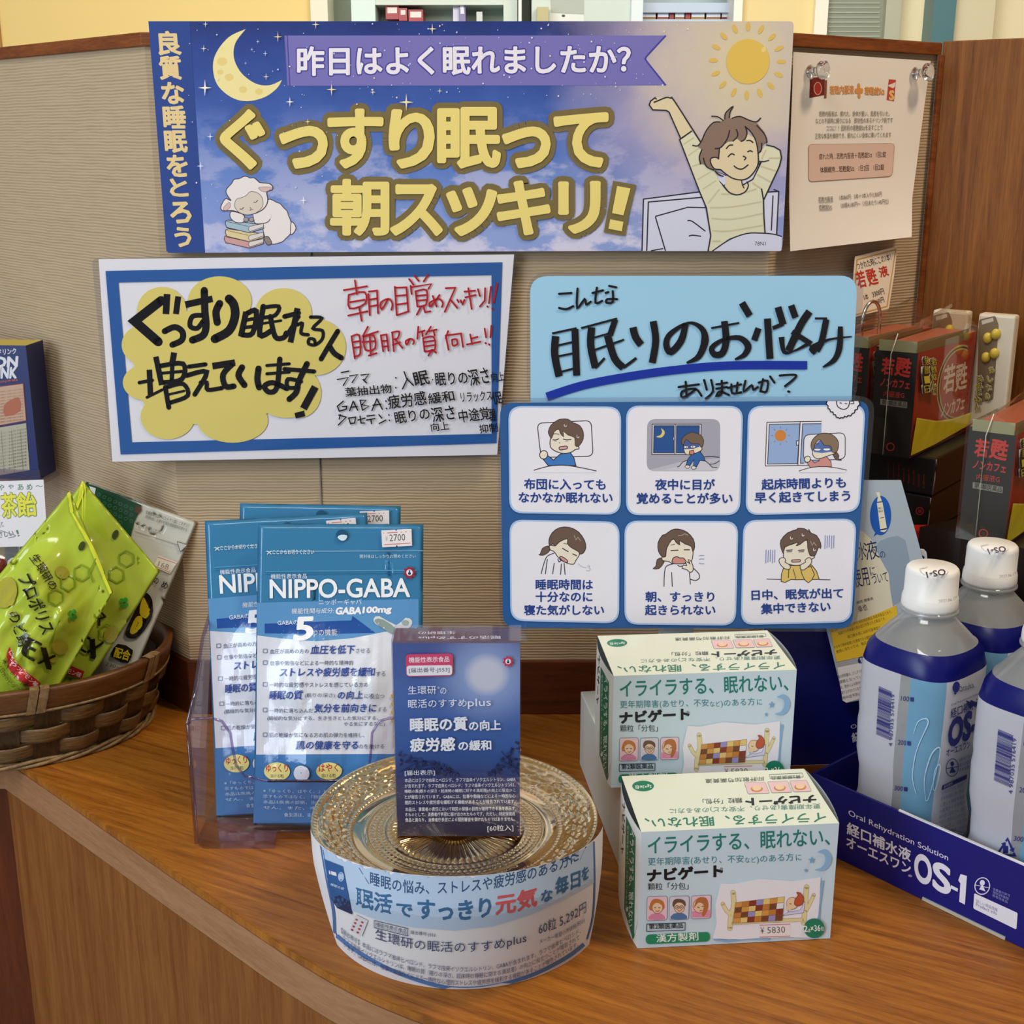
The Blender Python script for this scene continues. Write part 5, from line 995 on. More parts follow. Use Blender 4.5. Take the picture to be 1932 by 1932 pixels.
r3 = N(nt, 'ShaderNodeMapRange', i={1: 0.0125, 2: 0.0075, 3: 0.0, 4: 0.85}); lk.new(dd.outputs['Value'], r3.inputs[0]); m3 = N(nt, 'ShaderNodeMix', data_type='RGBA'); lk.new(r3.outputs[0], m3.inputs[0]); lk.new(mi_.outputs[2], m3.inputs[6]); m3.inputs[7].default_value = lin('#dcdde6')
lk.new(m3.outputs[2], p.inputs['Base Color']); p.inputs['Roughness'].default_value = 0.28; night = m
t = root('supplement_box', tuple(b0 + bx * bw / 2 + by * bd / 2), 'upright dark blue supplement box with a printed moon, shrink-wrapped, standing on the glass plate', 'supplement box')
hexa('carton', boxp(b0, bx, by, bw, bd, b0.z, bz), [night, ink('#5a4a5e', 's')], t, mi=[0, 1, 0, 0, 0, 0])
S = planar(b0, -by); a = Art(S, 's').fr(570, 1160, 2.5034); WT = '#e9ecf6'; random.seed(3)
for k in range(150):
    r_ = random.random()
    if k % 2: x = 455 + 280 * r_; y = 760 - (1 - r_) ** 0.6 * 115 * random.random() - 5
    else: x = 1028 - 150 * r_; y = 755 - (1 - r_) * 175 * random.random()
    a.ell(x, y, 9, 5, random.choice(['#223061', '#2a3a70', '#1d2650']), random.random() * 3, n=9)
for q in ([(1028, 760), (985, 690), (940, 640)], [(985, 690), (990, 620)], [(1005, 720), (960, 690)], [(460, 740), (560, 690), (640, 700)], [(520, 760), (600, 720), (700, 735)]): a.line(q, 4, '#1d2650', 3)
a.rr([(490, 182), (713, 178), (713, 284), (492, 288)], 22, '#cf4672').rr([(494, 236), (709, 233), (709, 280), (496, 284)], 14, '#e9e7ee').text('機能性表示食品', 506, 222, 696, 218, 26, '#f3e6ee', 0.012).text('[届出番号-J553]', 506, 272, 697, 268, 25, '#3a3f66', 0.006)
def gear(a, x, y, r, c, c2='#e9e9f2', c3='#23306a'):
    a.poly([(x + (r if (k // 2) % 2 else r * .76) * math.cos(k * math.pi / 16 + .1), y + (r if (k // 2) % 2 else r * .76) * math.sin(k * math.pi / 16 + .1)) for k in range(32)], c); a.ell(x, y, r * .5, r * .5, c2); a.ell(x, y + r * .13, r * .24, r * .22, c3); a.line([(x, y - r * .4), (x, y + r * .1)], r * .2, c3)
gear(a, 973, 216, 26, '#c8324e')
a.text('生環研', 502, 372, 634, 369, 40, WT, 0.004).text('®', 640, 345, 650, 344, 10, WT).text('の', 654, 370, 682, 369, 30, WT, 0.004).text('眠活のすすめ', 502, 436, 778, 430, 40, WT, 0.004).text('plus', 784, 440, 893, 436, 48, WT)
a.text('睡眠の質', 513, 546, 780, 540, 62, WT, 0.032).text('の向上', 790, 542, 938, 538, 46, WT, 0.028).text('疲労感', 513, 640, 722, 636, 62, WT, 0.032).text('の緩和', 740, 636, 893, 632, 46, WT, 0.028)
a.text('[届出表示]', 486, 756, 628, 753, 27, WT, 0.006)
a.para(['本品にはラフマ由来ヒペロシド、ラフマ由来イソクエルシトリン、GABA', 'が含まれます。ラフマ由来ヒペロシド、ラフマ由来イソクエルシトリンは、', '睡眠の質(眠りの深さ・起床時の睡眠に対する満足感)の向上に役立つこ', 'とが報告されています。GABAには、仕事や勉強などによる一時的な心', '理的ストレスや疲労感を緩和する機能があることが報告されています。'], 486, 786, 1008, 780, 19, 26, WT)
a.para(['本品は、事業者の責任において特定の保健の目的が期待できる旨を表示す', 'るものとして、消費者庁長官に届け出されたものです。ただし、特定保健用', '食品と異なり、消費者庁長官による個別審査を受けたものではありません。'], 488, 922, 1005, 917, 19, 25, WT)
a.text('[60粒入]', 876, 1020, 998, 1016, 32, WT)
a.build('front_print', t)
a = Art(planar((0, 0, bz), (0, 0, 1)), 's').fr(570, 1160, 2.5034)
a.text('眠活のすすめplus', 935, 97, 548, 101, 17, '#e3e1ea', 0.012, up=(0.1, 1)).text('生環研の', 722, 78, 548, 80, 14, '#e3e1ea', 0.012, up=(0.1, 1)); a.build('top_print', t)
e = 0.0006; P = boxp(b0 - bx * e - by * e, bx, by, bw + 2 * e, bd + 2 * e, b0.z + 0.0003, bz + 0.0016)
fw = clear('shrink_film', '#fbfbff', 0.05, 0.25)
o = hexa('shrink_film', P, fw, t)
V = [P[5] + Vector((0, 0, 0)), P[5] + bx * 0.0035 + Vector((0, 0.001, -0.001)), P[6] + bx * 0.003 + Vector((0, 0, 0.002)), P[6]]
mesh('film_flap', V, [(0, 1, 2, 3)], fw, t)
# ------------------------------------------------------------------ acrylic holder with supplement pouches
acr = clear('acrylic', '#fbfafc', 0.02, 0.1, graze=0.3); acr_e = clear('acrylic_edge', '#d9cfe8', 0.05, 0.5); acr_b = clear('acrylic_base', '#f3eff7', 0.03, 0.5, graze=0.35)
FY = 0.7198
t = root('acrylic_holder', (-0.128, 0.76, 0), 'clear acrylic leaflet holder with purple-tinted edges holding blue pouches', 'holder')
X0, X1, YB2 = -0.1973, -0.060, 0.79
fr_px = [(375, 1592), (357, 1366), (360, 1358), (398, 1356), (418, 1362), (434, 1384), (438, 1410), (445, 1445), (462, 1466), (500, 1474), (560, 1475), (640, 1475)]
fo = [aty(x, y, FY) for x, y in fr_px]; xm = (X0 + X1) / 2
fo = fo + [Vector((2 * xm - p.x, p.y, p.z)) for p in fo[::-1]]
slab('front_panel', fo, (0, -1, 0), 0.002, acr, t)
tube('front_edge', [p + Vector((0, 0.001, 0)) for p in fo[1:-1]], 0.0009, acr_e, t, 6)
zt = fo[1].z
for nm, x in (('left', X0), ('right', X1)):
    sd = [Vector((x, FY, 0.004)), Vector((x, FY, zt)), Vector((x, FY + 0.022, zt + 0.012)), Vector((x, FY + 0.05, zt + 0.036)), Vector((x, 0.812, zt + 0.05)), Vector((x, 0.774, 0.004))]
    slab('side_panel', sd, (-1 if nm == 'left' else 1, 0, 0), 0.002, acr, t)
    tube('side_edge', sd[1:5], 0.0012, acr_e, t, 6); tube('corner_edge', [sd[0], sd[1]], 0.0014, acr_e, t, 6)
slab('back_panel', [Vector((X0, 0.774, 0.004)), Vector((X1, 0.774, 0.004)), Vector((X1, 0.828, 0.16)), Vector((X0, 0.828, 0.16))], (0, -1, 0.33), 0.002, acr, t)
nx = atz(518, 1601).x; by0 = FY + 0.028
bp_ = [(X0 + 0.004, FY - 0.0005), (nx, FY - 0.0005), (nx, FY + 0.011), (2 * xm - nx, FY + 0.011), (2 * xm - nx, FY - 0.0005), (X1 - 0.004, FY - 0.0005), (X1, FY + 0.004), (X1, 0.776), (X0, 0.776), (X0, FY + 0.004)]
prism('base', bp_, 0.0003, 0.0055, acr_b, t)

PP = atz(480, 1556, 0.0085); PP.y += 0.004; PP = CAMP + (PP - CAMP) * 1.0; nP = Vector((0, -CT, ST))
BL_, LB, MB = '#2b7fb4', '#5f9fd0', '#3f78b4'
t = root('supplement_pouch', tuple(PP + Vector((0.05, 0, 0))), 'front blue and white resealable supplement pouch in the clear holder, fully in view', 'pouch', 'blue supplement pouches in the acrylic holder')
pou = pillow('pouch', [(487, 988), (799, 989), (795, 1562), (478, 1557)], PP, nP, 0.0085, ink('#357aa6', 'b'), t, 34, 60, (0.05, 0.05, 0.28, 0.03), 0.0017, 8.0, 3, 0.3)
S = surf_of(pou); a = Art(S, 'b', sub=6, h0=4.5e-4, dh=1.3e-5).fr(350, 940, 2.8415); WT = '#e9eef6'; NV = '#2b4a9e'; DK = '#3a4a68'
a.poly([(385, 735), (520, 752), (700, 768), (900, 750), (1060, 718), (1240, 690), (1240, 1370), (380, 1374)], '#d9dde8')
a.poly([(378, 1374), (1240, 1370), (1244, 1735), (364, 1740)], MB)
a.poly([(385, 560), (1250, 540), (1250, 692), (1060, 718), (900, 750), (700, 768), (520, 752), (385, 735)], '#5a93c6')
a.poly([(425, 672), (890, 655), (895, 630), (1018, 722), (725, 730), (425, 724)], '#1f4f9c')
a.line([(430, 285), (1275, 282)], 2.5, '#a9cde2').line([(430, 392), (1240, 386)], 5, '#4f9ac6').line([(430, 408), (1240, 402)], 3, '#216a9c')
a.text('ここからお切りください', 468, 300, 690, 300, 24, '#dbe9f2', 0.012).line([(438, 282), (462, 300)], 4, '#dbe9f2').line([(438, 300), (462, 282)], 4, '#dbe9f2').text('開封後はしっかりお閉めください', 935, 322, 1235, 320, 20, '#c5dcea')
a.text('機能性表示食品', 458, 432, 652, 430, 26, WT, 0.008).text('NIPPO-GABA', 455, 535, 1202, 528, 98, '#f1f4f8', 0.02, res=4).text('ニッポーギャバ', 715, 572, 945, 570, 30, WT, 0.008).text('機能性関与成分:', 568, 620, 795, 617, 30, WT, 0.008, sh=0.12).text('GABA', 805, 622, 940, 620, 36, '#f4f6fa', 0.05, sh=0.15).text('100mg', 950, 626, 1100, 620, 42, '#f4f6fa', 0.05, sh=0.15)
a.text('GABAの', 495, 680, 605, 678, 24, WT).text('5', 585, 760, 675, 757, 118, '#f1f4f8', 0.03, sh=0.15, res=5).text('つの機能', 680, 740, 815, 737, 36, '#dfe6f2', 0.008)
a.poly([(1010, 645), (1040, 632), (1130, 680), (1180, 640), (1215, 655), (1205, 690), (1150, 720), (1130, 750), (1095, 715), (1020, 675)], '#d7dcdc', 2).poly([(1018, 650), (1060, 650), (1130, 700), (1120, 735), (1025, 675)], '#8b9d9a', 2).ell(1180, 668, 20, 16, '#9dadaa')
def chk(y): a.rr([(418, y), (440, y), (440, y + 20), (418, y + 20)], 2, None, '#5d6d92', 3)
for k, (s1, x0, x1, y, h) in enumerate([('血圧が高めの方の', 455, 662, 834, 26), ('仕事や勉強などによる一時的な精神的', 455, 900, 897, 26), ('一時的な疲労感やストレスを感じている方の', 452, 978, 1013, 26), ('一時的に落ち込んだ', 452, 685, 1150, 24), ('(積極的な気分にする、生き生きとした気分にする、', 440, 1032, 1193, 26), ('やる気にするなど)', 850, 1066, 1224, 26), ('肌の乾燥が気になる方の肌の弾力を維持し、', 450, 960, 1282, 26)]):
    a.text(s1, x0, y, x1, y - 1, h, DK, 0.006)
    if k not in (4, 5): chk(y - 26)
for s1, x0, x1, y, h in [('血圧を低下', 672, 905, 836, 46), ('ストレスや疲労感を緩和', 508, 1012, 956, 46), ('睡眠の質', 452, 625, 1078, 46), ('の向上', 815, 950, 1075, 42), ('気分を前向きに', 690, 1018, 1147, 46), ('肌の健康を守る', 595, 925, 1346, 46)]: a.text(s1, x0, y, x1, y - 2, h, NV, 0.02, sh=0.12)
for s1, x0, x1, y in [('させる', 915, 988, 832), ('する', 1020, 1068, 955), ('(眠りの深さ)', 640, 802, 1070), ('に役立つ', 962, 1063, 1072), ('する', 1028, 1074, 1144), ('のを助ける', 932, 1062, 1342)]: a.text(s1, x0, y, x1, y - 1, 26, DK, 0.006)
a.ell(495, 1462, 70, 48, '#e6dc8a').text('ゆっくり', 438, 1466, 555, 1463, 40, '#c0323e', 0.02).text('溶ける粒', 460, 1496, 532, 1495, 20, '#4d4a3a')
a.ell(770, 1458, 70, 44, '#e6dc8a').text('はやく', 715, 1462, 820, 1460, 40, '#c0323e', 0.02).text('溶ける粒', 730, 1492, 806, 1491, 20, '#4d4a3a').ell(625, 1470, 42, 42, '#dfe3ee', 0, '#4a5f86', 4).line([(625, 1470), (625, 1440)], 4, '#33406a')
a.para(['※「ゆっくり、はやく、」は製品中の粒の溶ける速さの特徴を', '示すものではなく、「特許2024－」製法の特徴を示しています。', '本品は疾病の診断、治療、予防を目的としたものではありま', 'せん。また、本品は機能性表示食品です。'], 420, 1575, 1180, 1575, 20, 30, '#bcd4ea')
a.text('食生活は、主食、主菜、副菜を基本に、食事のバランスを。', 530, 1705, 1180, 1705, 22, '#c6dbee')
a.line([(1110, 1030), (1108, 1340)], 4, '#c9a25a')
for k in range(7): a.ell(1108 + (k % 2) * 8 - 4, 1060 + k * 22, 7, 12, '#d2a857', 0.4 if k % 2 else -0.4, n=10)
gear(a, 1202, 398, 34, '#9c2436')
a.ell(840, 198, 30, 30, '#1c4f74', n=24).poly([(816, 210), (835, 196), (868, 200), (860, 222), (838, 228)], '#cfe4f2', 2)  # hang hole with a pale reflection painted into it
a.build('printing', t)
a = Art(S, 'b', sub=8, h0=2.0e-3).fr(350, 940, 2.8415)
a.poly([(1052, 172), (1125, 168), (1131, 176), (1137, 167), (1212, 165), (1216, 254), (1140, 258), (1134, 250), (1128, 259), (1056, 262)], '#e8e2e4').line([(1062, 186), (1206, 179)], 4, '#cf6058').line([(1066, 248), (1208, 240)], 4, '#cf6058').text('2700', 1096, 230, 1180, 226, 36, '#4a4646').text('¥', 1072, 230, 1086, 230, 30, '#b9b2b2')
a.build('price_sticker', t)
# the other two pouches: rotated and shifted copies further back in the holder
def place(off, ang, lb, piv_px):
    c = copy_tree(t); piv = onp(piv_px[0], piv_px[1], PP, nP); R_ = Matrix.Rotation(ang, 4, nP)
    Mx = Matrix.Translation(Vector(off)) @ Matrix.Translation(piv) @ R_ @ Matrix.Translation(-piv)
    W_ = Mx @ Matrix.Translation(t.location); c.location = W_.to_translation(); c.rotation_euler = W_.to_euler(); c['label'] = lb
right = Vector((1, 0, 0)); upv = nP.cross(Vector((-1, 0, 0))).normalized(); upv = upv if upv.z > 0 else -upv
place(right * -0.0372 - nP * 0.013 + upv * 0.0016, math.radians(3.2), 'left blue supplement pouch, half hidden behind the front one in the clear holder', (487, 988))
place(right * -0.0165 - nP * 0.024 + upv * 0.0125, math.radians(-0.8), 'rearmost blue supplement pouch, only its top edge showing above the others', (640, 988))
# ------------------------------------------------------------------ rehydration drink tray with bottles
A0 = atz(1531, 1459, 0.049); A0.z = 0; td = Vector((0.652, -0.758, 0)).normalized(); te = Vector((0.758, 0.652, 0)).normalized()
navy = ink('#0d1270', 's'); whitec = ink('#e6e4ea', 's')
TH_, TL_, TW_ = 0.049, 0.36, 0.146
t = root('drink_tray', tuple(A0 + td * 0.15 + te * 0.07), 'navy cardboard display tray with white lettering filled with rehydration drink bottles', 'display tray')
wt = 0.0016
hexa('front_wall', boxp(A0, td, te, TL_, wt, 0.0003, TH_), navy, t)
hexa('end_wall', boxp(A0 + te * wt, td, te, wt, TW_ - 2 * wt, 0.0003, TH_), navy, t)
hexa('back_wall', boxp(A0 + te * (TW_ - wt), td, te, TL_, wt, 0.0003, TH_), navy, t)
hexa('bottom', boxp(A0 + te * wt + td * wt, td, te, TL_ - wt, TW_ - 2 * wt, 0.0003, 0.0018), navy, t)
e0 = A0 + td * 0.062; hexa('front_lip', boxp(e0 + Vector((0, 0, 0)), td, te, 0.09, wt * .9, TH_, TH_ + 0.0009), whitec, t, label='white cut edge')
S = planar(A0, -te); a = Art(S, 's', h0=2e-4).fr(1500, 1400, 4.4722); WT = '#e4e2ee'; UP = (0.02, -1)
a.text('Oral Rehydration Solution', 452, 630, 1293, 1015, 62, WT, 0.004, up=UP, res=3).text('経口補水液', 440, 772, 975, 1010, 102, WT, 0.024, up=UP, res=3).text('オーエスワン', 436, 880, 975, 1118, 88, WT, 0.024, up=UP, res=3).text('®', 956, 1135, 990, 1140, 20, WT, up=UP)
a.text('O', 1012, 1152, 1148, 1216, 225, WT, 0.035, up=UP, res=5).text('S', 1172, 1228, 1305, 1290, 225, WT, 0.035, up=UP, res=5).poly([(1318, 1205), (1378, 1235), (1374, 1262), (1315, 1232)], WT).poly([(1400, 1112), (1453, 1128), (1436, 1370), (1388, 1345), (1398, 1190), (1380, 1165)], WT)
a.ell(1583, 1213, 66, 74, WT, 0.2, n=40).ell(1583, 1213, 58, 66, '#0d1270', 0.2, n=40).ell(1583, 1186, 21, 24, WT).poly([(1583, 1200), (1610, 1258), (1556, 1240)], WT).line([(1526, 1205), (1640, 1228)], 5, WT)
for k, s_ in enumerate(['消費者庁許可', '個別評価型', '病者用食品']): a.text(s_, 1672 - 2 * k, 1248 + 26 * k, 1816 - 10 * k, 1308 + 26 * k, 24, '#8f93cc', up=UP)
a.rr([(1515, 1272), (1882, 1440), (1871, 1580), (1507, 1402)], 14, '#e4e3ec').text('詳しい商品情報', 1532, 1352, 1712, 1432, 30, '#4d5078', up=UP).text('Product info', 1530, 1382, 1706, 1460, 30, '#4d5078', up=UP)
a.build('lettering', t)
hexa('edge_strip', boxp(A0 + td * 0.083 - te * 0.0008, td, te, 0.052, 0.0008, 0.0003, 0.0022), ink('#b9b4a6', 's'), t, label='pale folded tab under the front wall')

# header board with slanted leaflet behind the tray
HP = Vector((0, 0.80, 0)); nHd = Vector((0, -1, 0))
t = root('header_board', tuple(aty(1600, 1442, 0.80)), 'upright navy display board standing behind the drink tray beside the symptom sign', 'display board')
slab('board', pxs(rq([(1440, 1046), (1748, 1037), (1758, 1180), (1752, 1438), (1440, 1446)], 8, 3), HP, nHd), nHd, 0.0022, whitec, t)
a = Art(planar(HP, nHd), 's'); a.poly([(1441, 1054)] + [(1736, 1045), (1744, 1050), (1752, 1180), (1748, 1437), (1441, 1445)], '#0c1470')
a.build('navy_print', t)
a = Art(planar(HP, nHd), 's', h0=3e-4).fr(1480, 900, 3.5125)
a.text('Oral Rehydration Solution', 444, 1678, 1000, 1550, 36, '#dfe0ee').text('経口補水液', 452, 1758, 800, 1690, 62, '#dfe0ee', 0.02)
a.build('lettering', t)
P2 = HP + Vector((0, -0.006, 0)); n2 = Vector((0.05, -1, 0.08)).normalized(); P2 = aty(1640, 1120, 0.792)
t = root('leaflet', tuple(onp(1650, 1330, P2, n2)), 'pale leaflet with blue oval bottle picture leaning on the navy board', 'leaflet')
slab('sheet', pxs([(1555, 906), (1700, 906), (1732, 1020), (1770, 1165), (1775, 1290), (1598, 1326), (1591, 1318), (1560, 1190), (1548, 1100)], P2, n2), n2, 0.0006, ink('#a9b6c0', 's'), t)
S = planar(P2, n2); a = Art(S, 's').fr(1480, 900, 3.5125); NB = '#1d2a5e'
a.poly([(230, 300), (520, 360), (600, 470), (680, 600), (715, 760), (720, 890), (250, 990), (240, 700)], '#dcd3ba', 2).poly([(600, 470), (690, 400), (800, 420), (830, 700), (720, 860), (690, 640)], '#8f9fb0', 2)
a.ell(637, 255, 70, 130, '#1557b0', n=40).poly([(600, 370), (640, 360), (590, 395)], '#1557b0')
a.poly([(606, 100), (632, 100), (634, 130), (650, 170), (680, 350), (660, 366), (636, 360), (612, 170), (618, 135)], '#e4dcc2').line([(612, 168), (650, 163)], 7, NB).line([(634, 350), (678, 342)], 9, NB).line([(632, 272), (660, 267)], 4, NB).text('経口', 622, 215, 648, 212, 16, NB).text('補水液', 624, 236, 652, 232, 16, NB)
a.text('補水', 440, 560, 545, 545, 120, NB, 0.006).text('液', 545, 555, 632, 535, 125, NB, 0.006).text('の', 638, 540, 672, 532, 46, NB, 0.004).text('使用', 470, 735, 570, 715, 130, NB, 0.01).text('に', 572, 655, 608, 648, 58, NB, 0.006).text('ついて', 585, 712, 690, 690, 62, NB, 0.006).text('病院 理事長', 480, 842, 590, 812, 20, NB).text('卓也', 495, 898, 552, 878, 44, NB)
a.poly([(300, 1000), (480, 960), (740, 850), (760, 1000), (700, 1150), (345, 1225)], '#e3b92e')
for k, (s_, x0, y0, x1, y1) in enumerate([('経口補水液は消費者庁許可 特別用途食品 病者用食品であり、', 310, 1030, 715, 900), ('軽度から中等度の脱水症に利用される製品です。', 360, 1048, 672, 945), ('経口補水液には許可基準型と', 420, 1070, 640, 1005), ('水を伴う熱中症等にも使用できる個別評価型のものがあり', 330, 1140, 700, 1030), ('使用に当たっては、製品の表示内容をよく', 345, 1170, 690, 1060)]): a.text(s_, x0, y0, x1, y1, 22, '#4a4020', 0.006)
a.poly([(345, 1228), (700, 1152), (720, 1400), (410, 1495), (385, 1480)], '#e6e5ea').poly([(345, 1228), (700, 1152), (704, 1188), (352, 1262)], '#a9a9b2').rr([(485, 1195), (640, 1160), (640, 1208), (487, 1238)], 20, '#1d2a6e').text('監修のことば', 505, 1228, 630, 1198, 30, '#e6e6f0', 0.012)
for k, s_ in enumerate(['塩分摂取量は、少しずつ低下傾向', '課題となっています。', 'は、脱水による熱中症の予防が', '取り上げられています。この機会に', '熱中症予防についても']): a.text(s_, 356 + 8 * k, 1335 + 35 * k, 560 + 8 * k, 1282 + 35 * k, 22, '#55585f')
a.build('printing', t)

# bottles
BH = 0.187; c1 = atz(1760, 1074, BH); c1.z = 0.002; BR = 0.0345
def painted_haze(name, hexc, amt):
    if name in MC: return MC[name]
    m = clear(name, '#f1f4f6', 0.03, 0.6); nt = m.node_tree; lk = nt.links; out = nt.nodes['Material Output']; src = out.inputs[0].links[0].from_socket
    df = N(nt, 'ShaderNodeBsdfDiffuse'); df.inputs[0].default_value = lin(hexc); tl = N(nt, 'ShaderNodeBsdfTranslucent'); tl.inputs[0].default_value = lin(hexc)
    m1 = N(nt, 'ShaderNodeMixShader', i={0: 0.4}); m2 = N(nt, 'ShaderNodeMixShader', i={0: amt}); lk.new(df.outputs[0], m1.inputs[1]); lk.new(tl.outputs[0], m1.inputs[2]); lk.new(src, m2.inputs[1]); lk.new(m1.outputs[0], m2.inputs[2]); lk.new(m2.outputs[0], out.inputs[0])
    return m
pet = painted_haze('pet_plastic_haze', '#f0efec', 0.3)  # whitish haze painted in, standing for light refracted through the water
m, nt, nd, lk, p = nodes('bottled_water'); nd.remove(p)
g_ = N(nt, 'ShaderNodeBsdfGlass', i={'Roughness': 0.0, 'IOR': 1.33}); g_.inputs[0].default_value = lin('#f8fbfc'); t_ = N(nt, 'ShaderNodeBsdfTransparent'); x_ = N(nt, 'ShaderNodeMixShader', i={0: 0.3}); lk.new(g_.outputs[0], x_.inputs[1]); lk.new(t_.outputs[0], x_.inputs[2]); lk.new(x_.outputs[0], nd['Material Output'].inputs[0]); water = m
def sq(v):
    """rounded-square bottle section aligned with the tray, round again towards the neck"""
    x = Vector((v[0] - c1.x, v[1] - c1.y, 0)); z = v[2] - c1.z; f = 1 - sstep(z, 0.130, 0.157)
    r = x.length
    if r < 1e-6: return Vector(v)
    a, b = abs(x.dot(td)) / r, abs(x.dot(te)) / r; k = 0.885 / (a ** 3.4 + b ** 3.4) ** (1 / 3.4)
    x = x * (k * f + 1 - f); return Vector((c1.x + x.x, c1.y + x.y, v[2]))
def square(o):
    for v in o.data.vertices: v.co = sq(v.co)
    o.data.update(); return o
def bottle(lb):
    t = root('drink_bottle', tuple(c1), lb, 'bottle', 'rehydration drink bottles in the navy tray')
    pr = [(0.024, 0.0), (0.031, 0.002), (0.0335, 0.008), (0.0335, 0.030), (0.031, 0.042), (0.0315, 0.058), (0.0338, 0.070), (BR, 0.088), (0.0338, 0.094), (BR, 0.1), (BR, 0.124), (0.0343, 0.131), (0.0322, 0.1375), (0.0282, 0.1430), (0.0226, 0.1490), (0.0172, 0.1545), (0.0138, 0.1585), (0.0128, 0.1610), (0.0128, 0.1665)]
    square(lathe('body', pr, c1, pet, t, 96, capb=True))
    square(lathe('water', [(r - 0.0012, z + (0.001 if i == 0 else 0)) for i, (r, z) in enumerate(pr[:14])] + [(0.0236, 0.1465), (0.0001, 0.1465)], c1, water, t, 96, capb=True))
    cap = lathe('cap', [(0.0158, 0.1625), (0.0162, 0.164), (0.0160, 0.1685), (0.0157, 0.1692), (0.0157, 0.1698), (0.0152, 0.1704), (0.0151, 0.1838), (0.0147, 0.1858), (0.0136, 0.187), (0.0001, 0.187)], c1, ink('#eeebe6', 's'), t, 64, capb=True)
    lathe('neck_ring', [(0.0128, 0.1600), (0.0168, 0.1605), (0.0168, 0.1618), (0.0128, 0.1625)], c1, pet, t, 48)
    # sleeve label: navy band, white, clear window with its brightness painted as grey haze, light blue, white
    fang = math.atan2(-c1.y, -c1.x); V = []; Fc = []; MI = []; k = 96
    lp = [(0.0337, 0.020), (0.0337, 0.030), (0.0312, 0.042), (0.0317, 0.058), (0.034, 0.070), (0.0347, 0.088), (0.0341, 0.094), (0.0347, 0.1), (0.0347, 0.122), (0.0345, 0.1290), (0.0325, 0.1375), (0.0288, 0.1426)]
    for r, z in lp: V += [(c1.x + (r + 0.0003) * math.cos(2 * math.pi * j / k), c1.y + (r + 0.0003) * math.sin(2 * math.pi * j / k), c1.z + z) for j in range(k)]
    for i in range(len(lp) - 1):
        for j in range(k):
            f = (2 * math.pi * (j + .5) / k - fang + math.pi) % (2 * math.pi) - math.pi; f = math.degrees(f)   # positive to the right seen from the front
            if i >= 9: mm = 1
            elif -24 < f < -9.5: mm = 3
            elif -9.5 <= f < 24: mm = 2
            else: mm = 0
            Fc.append((i * k + j, i * k + (j + 1) % k, (i + 1) * k + (j + 1) % k, (i + 1) * k + j)); MI.append(mm)
    V = [sq(v) for v in V]
    lbm = mesh('label', V, Fc, [sleeve('#e2e2ec'), sleeve('#14187a'), sleeve('#86c0e4'), painted_haze('label_window_haze', '#c9cbcf', 0.6)], t, MI, smooth=True)
    S = surf_of(lbm); a = Art(S, 's', sub=12, h0=2e-4).fr(1600, 1010, 3.018); NV = '#2a2c78'
    random.seed(12)
    for q in range(46):
        v = q / 46; w_ = random.choice([2, 3, 5]); a.line([(176 - 14 * v, 860 + 275 * v), (250 - 14 * v, 892 + 275 * v)], w_, NV)
    a.text('4 987035 576419', 254, 1200, 268, 905, 20, NV, up=(-1, -0.05))
    for s_, x, y in (('100', 302, 940), ('200', 285, 1190), ('300', 266, 1450)): a.text(s_, x, y, x + 46, y + 5, 28, NV).poly([(x + 54, y - 20), (x + 74, y - 18), (x + 74, y + 6), (x + 54, y + 4)], NV)
    a.ell(612, 862, 20, 32, '#23287c', 0.15).ell(606, 898, 6, 7, '#23287c').text('Otsuka', 630, 892, 715, 865, 34, '#55587f')
    a.text('Oral Rehydration Solution', 582, 975, 760, 900, 16, NV, up=(0, -1)).text('経口補水液', 580, 1042, 755, 968, 54, NV, 0.012, up=(0, -1)).text('OS-1', 565, 1205, 755, 1120, 150, NV, 0.05, up=(0.08, -1), res=3).text('オーエスワン', 556, 1256, 690, 1205, 38, NV, 0.012, up=(0, -1))
    a.ell(588, 1320, 34, 50, None, 0.1, NV, 4).ell(588, 1298, 10, 13, NV).poly([(588, 1310), (608, 1345), (572, 1352)], NV).line([(556, 1325), (620, 1315)], 4, NV)
    for q, s_ in enumerate(['消費者庁許可', '個別評価型', '病者用食品']): a.text(s_, 625, 1292 + 28 * q, 700, 1262 + 28 * q, 22, '#6a6c9c', up=(0, -1))
    a.poly([(532, 1422), (672, 1358), (668, 1384), (528, 1448)], NV).text('許可表示', 540, 1440, 590, 1416, 18, '#d8d8e8', up=(0, -1))
    for q, s_ in enumerate(['オーエスワンは、脱水症', '食事療法(経口補水療法)', 'に適した病者用食品', 'の軽度から中等度の', '脱水症に限定され、経口', '下記の症状を目的とし', 'の悪化を防止、回復する', 'も下記の状態等における', '頻回の嘔吐、腹痛による', '過度の発汗、発熱による']): a.text(s_, 526 - 3 * q, 1478 + 34 * q, 650 + 3 * q, 1425 + 34 * q, 22, '#8a8cae', up=(0, -1), res=1)
    for q in ([(375, 1130), (400, 1060), (445, 1040), (455, 1070), (420, 1150), (385, 1250), (370, 1380), (390, 1470)], [(440, 1500), (435, 1380), (470, 1250), (510, 1205), (520, 1230), (500, 1330), (460, 1480), (445, 1508), (440, 1500)], [(480, 1440), (490, 1340), (515, 1300), (518, 1340), (495, 1440), (480, 1440)]): a.line(q, [2, 4, 7, 7, 5, 4, 4, 3, 2][:len(q)], '#b9ddf2', 4)
    a.build('label_printing', t)
    a = Art(planar((0, 0, c1.z + BH), (0, 0, 1)), 's', h0=1.5e-4).fr(1580, 760, 4.955)
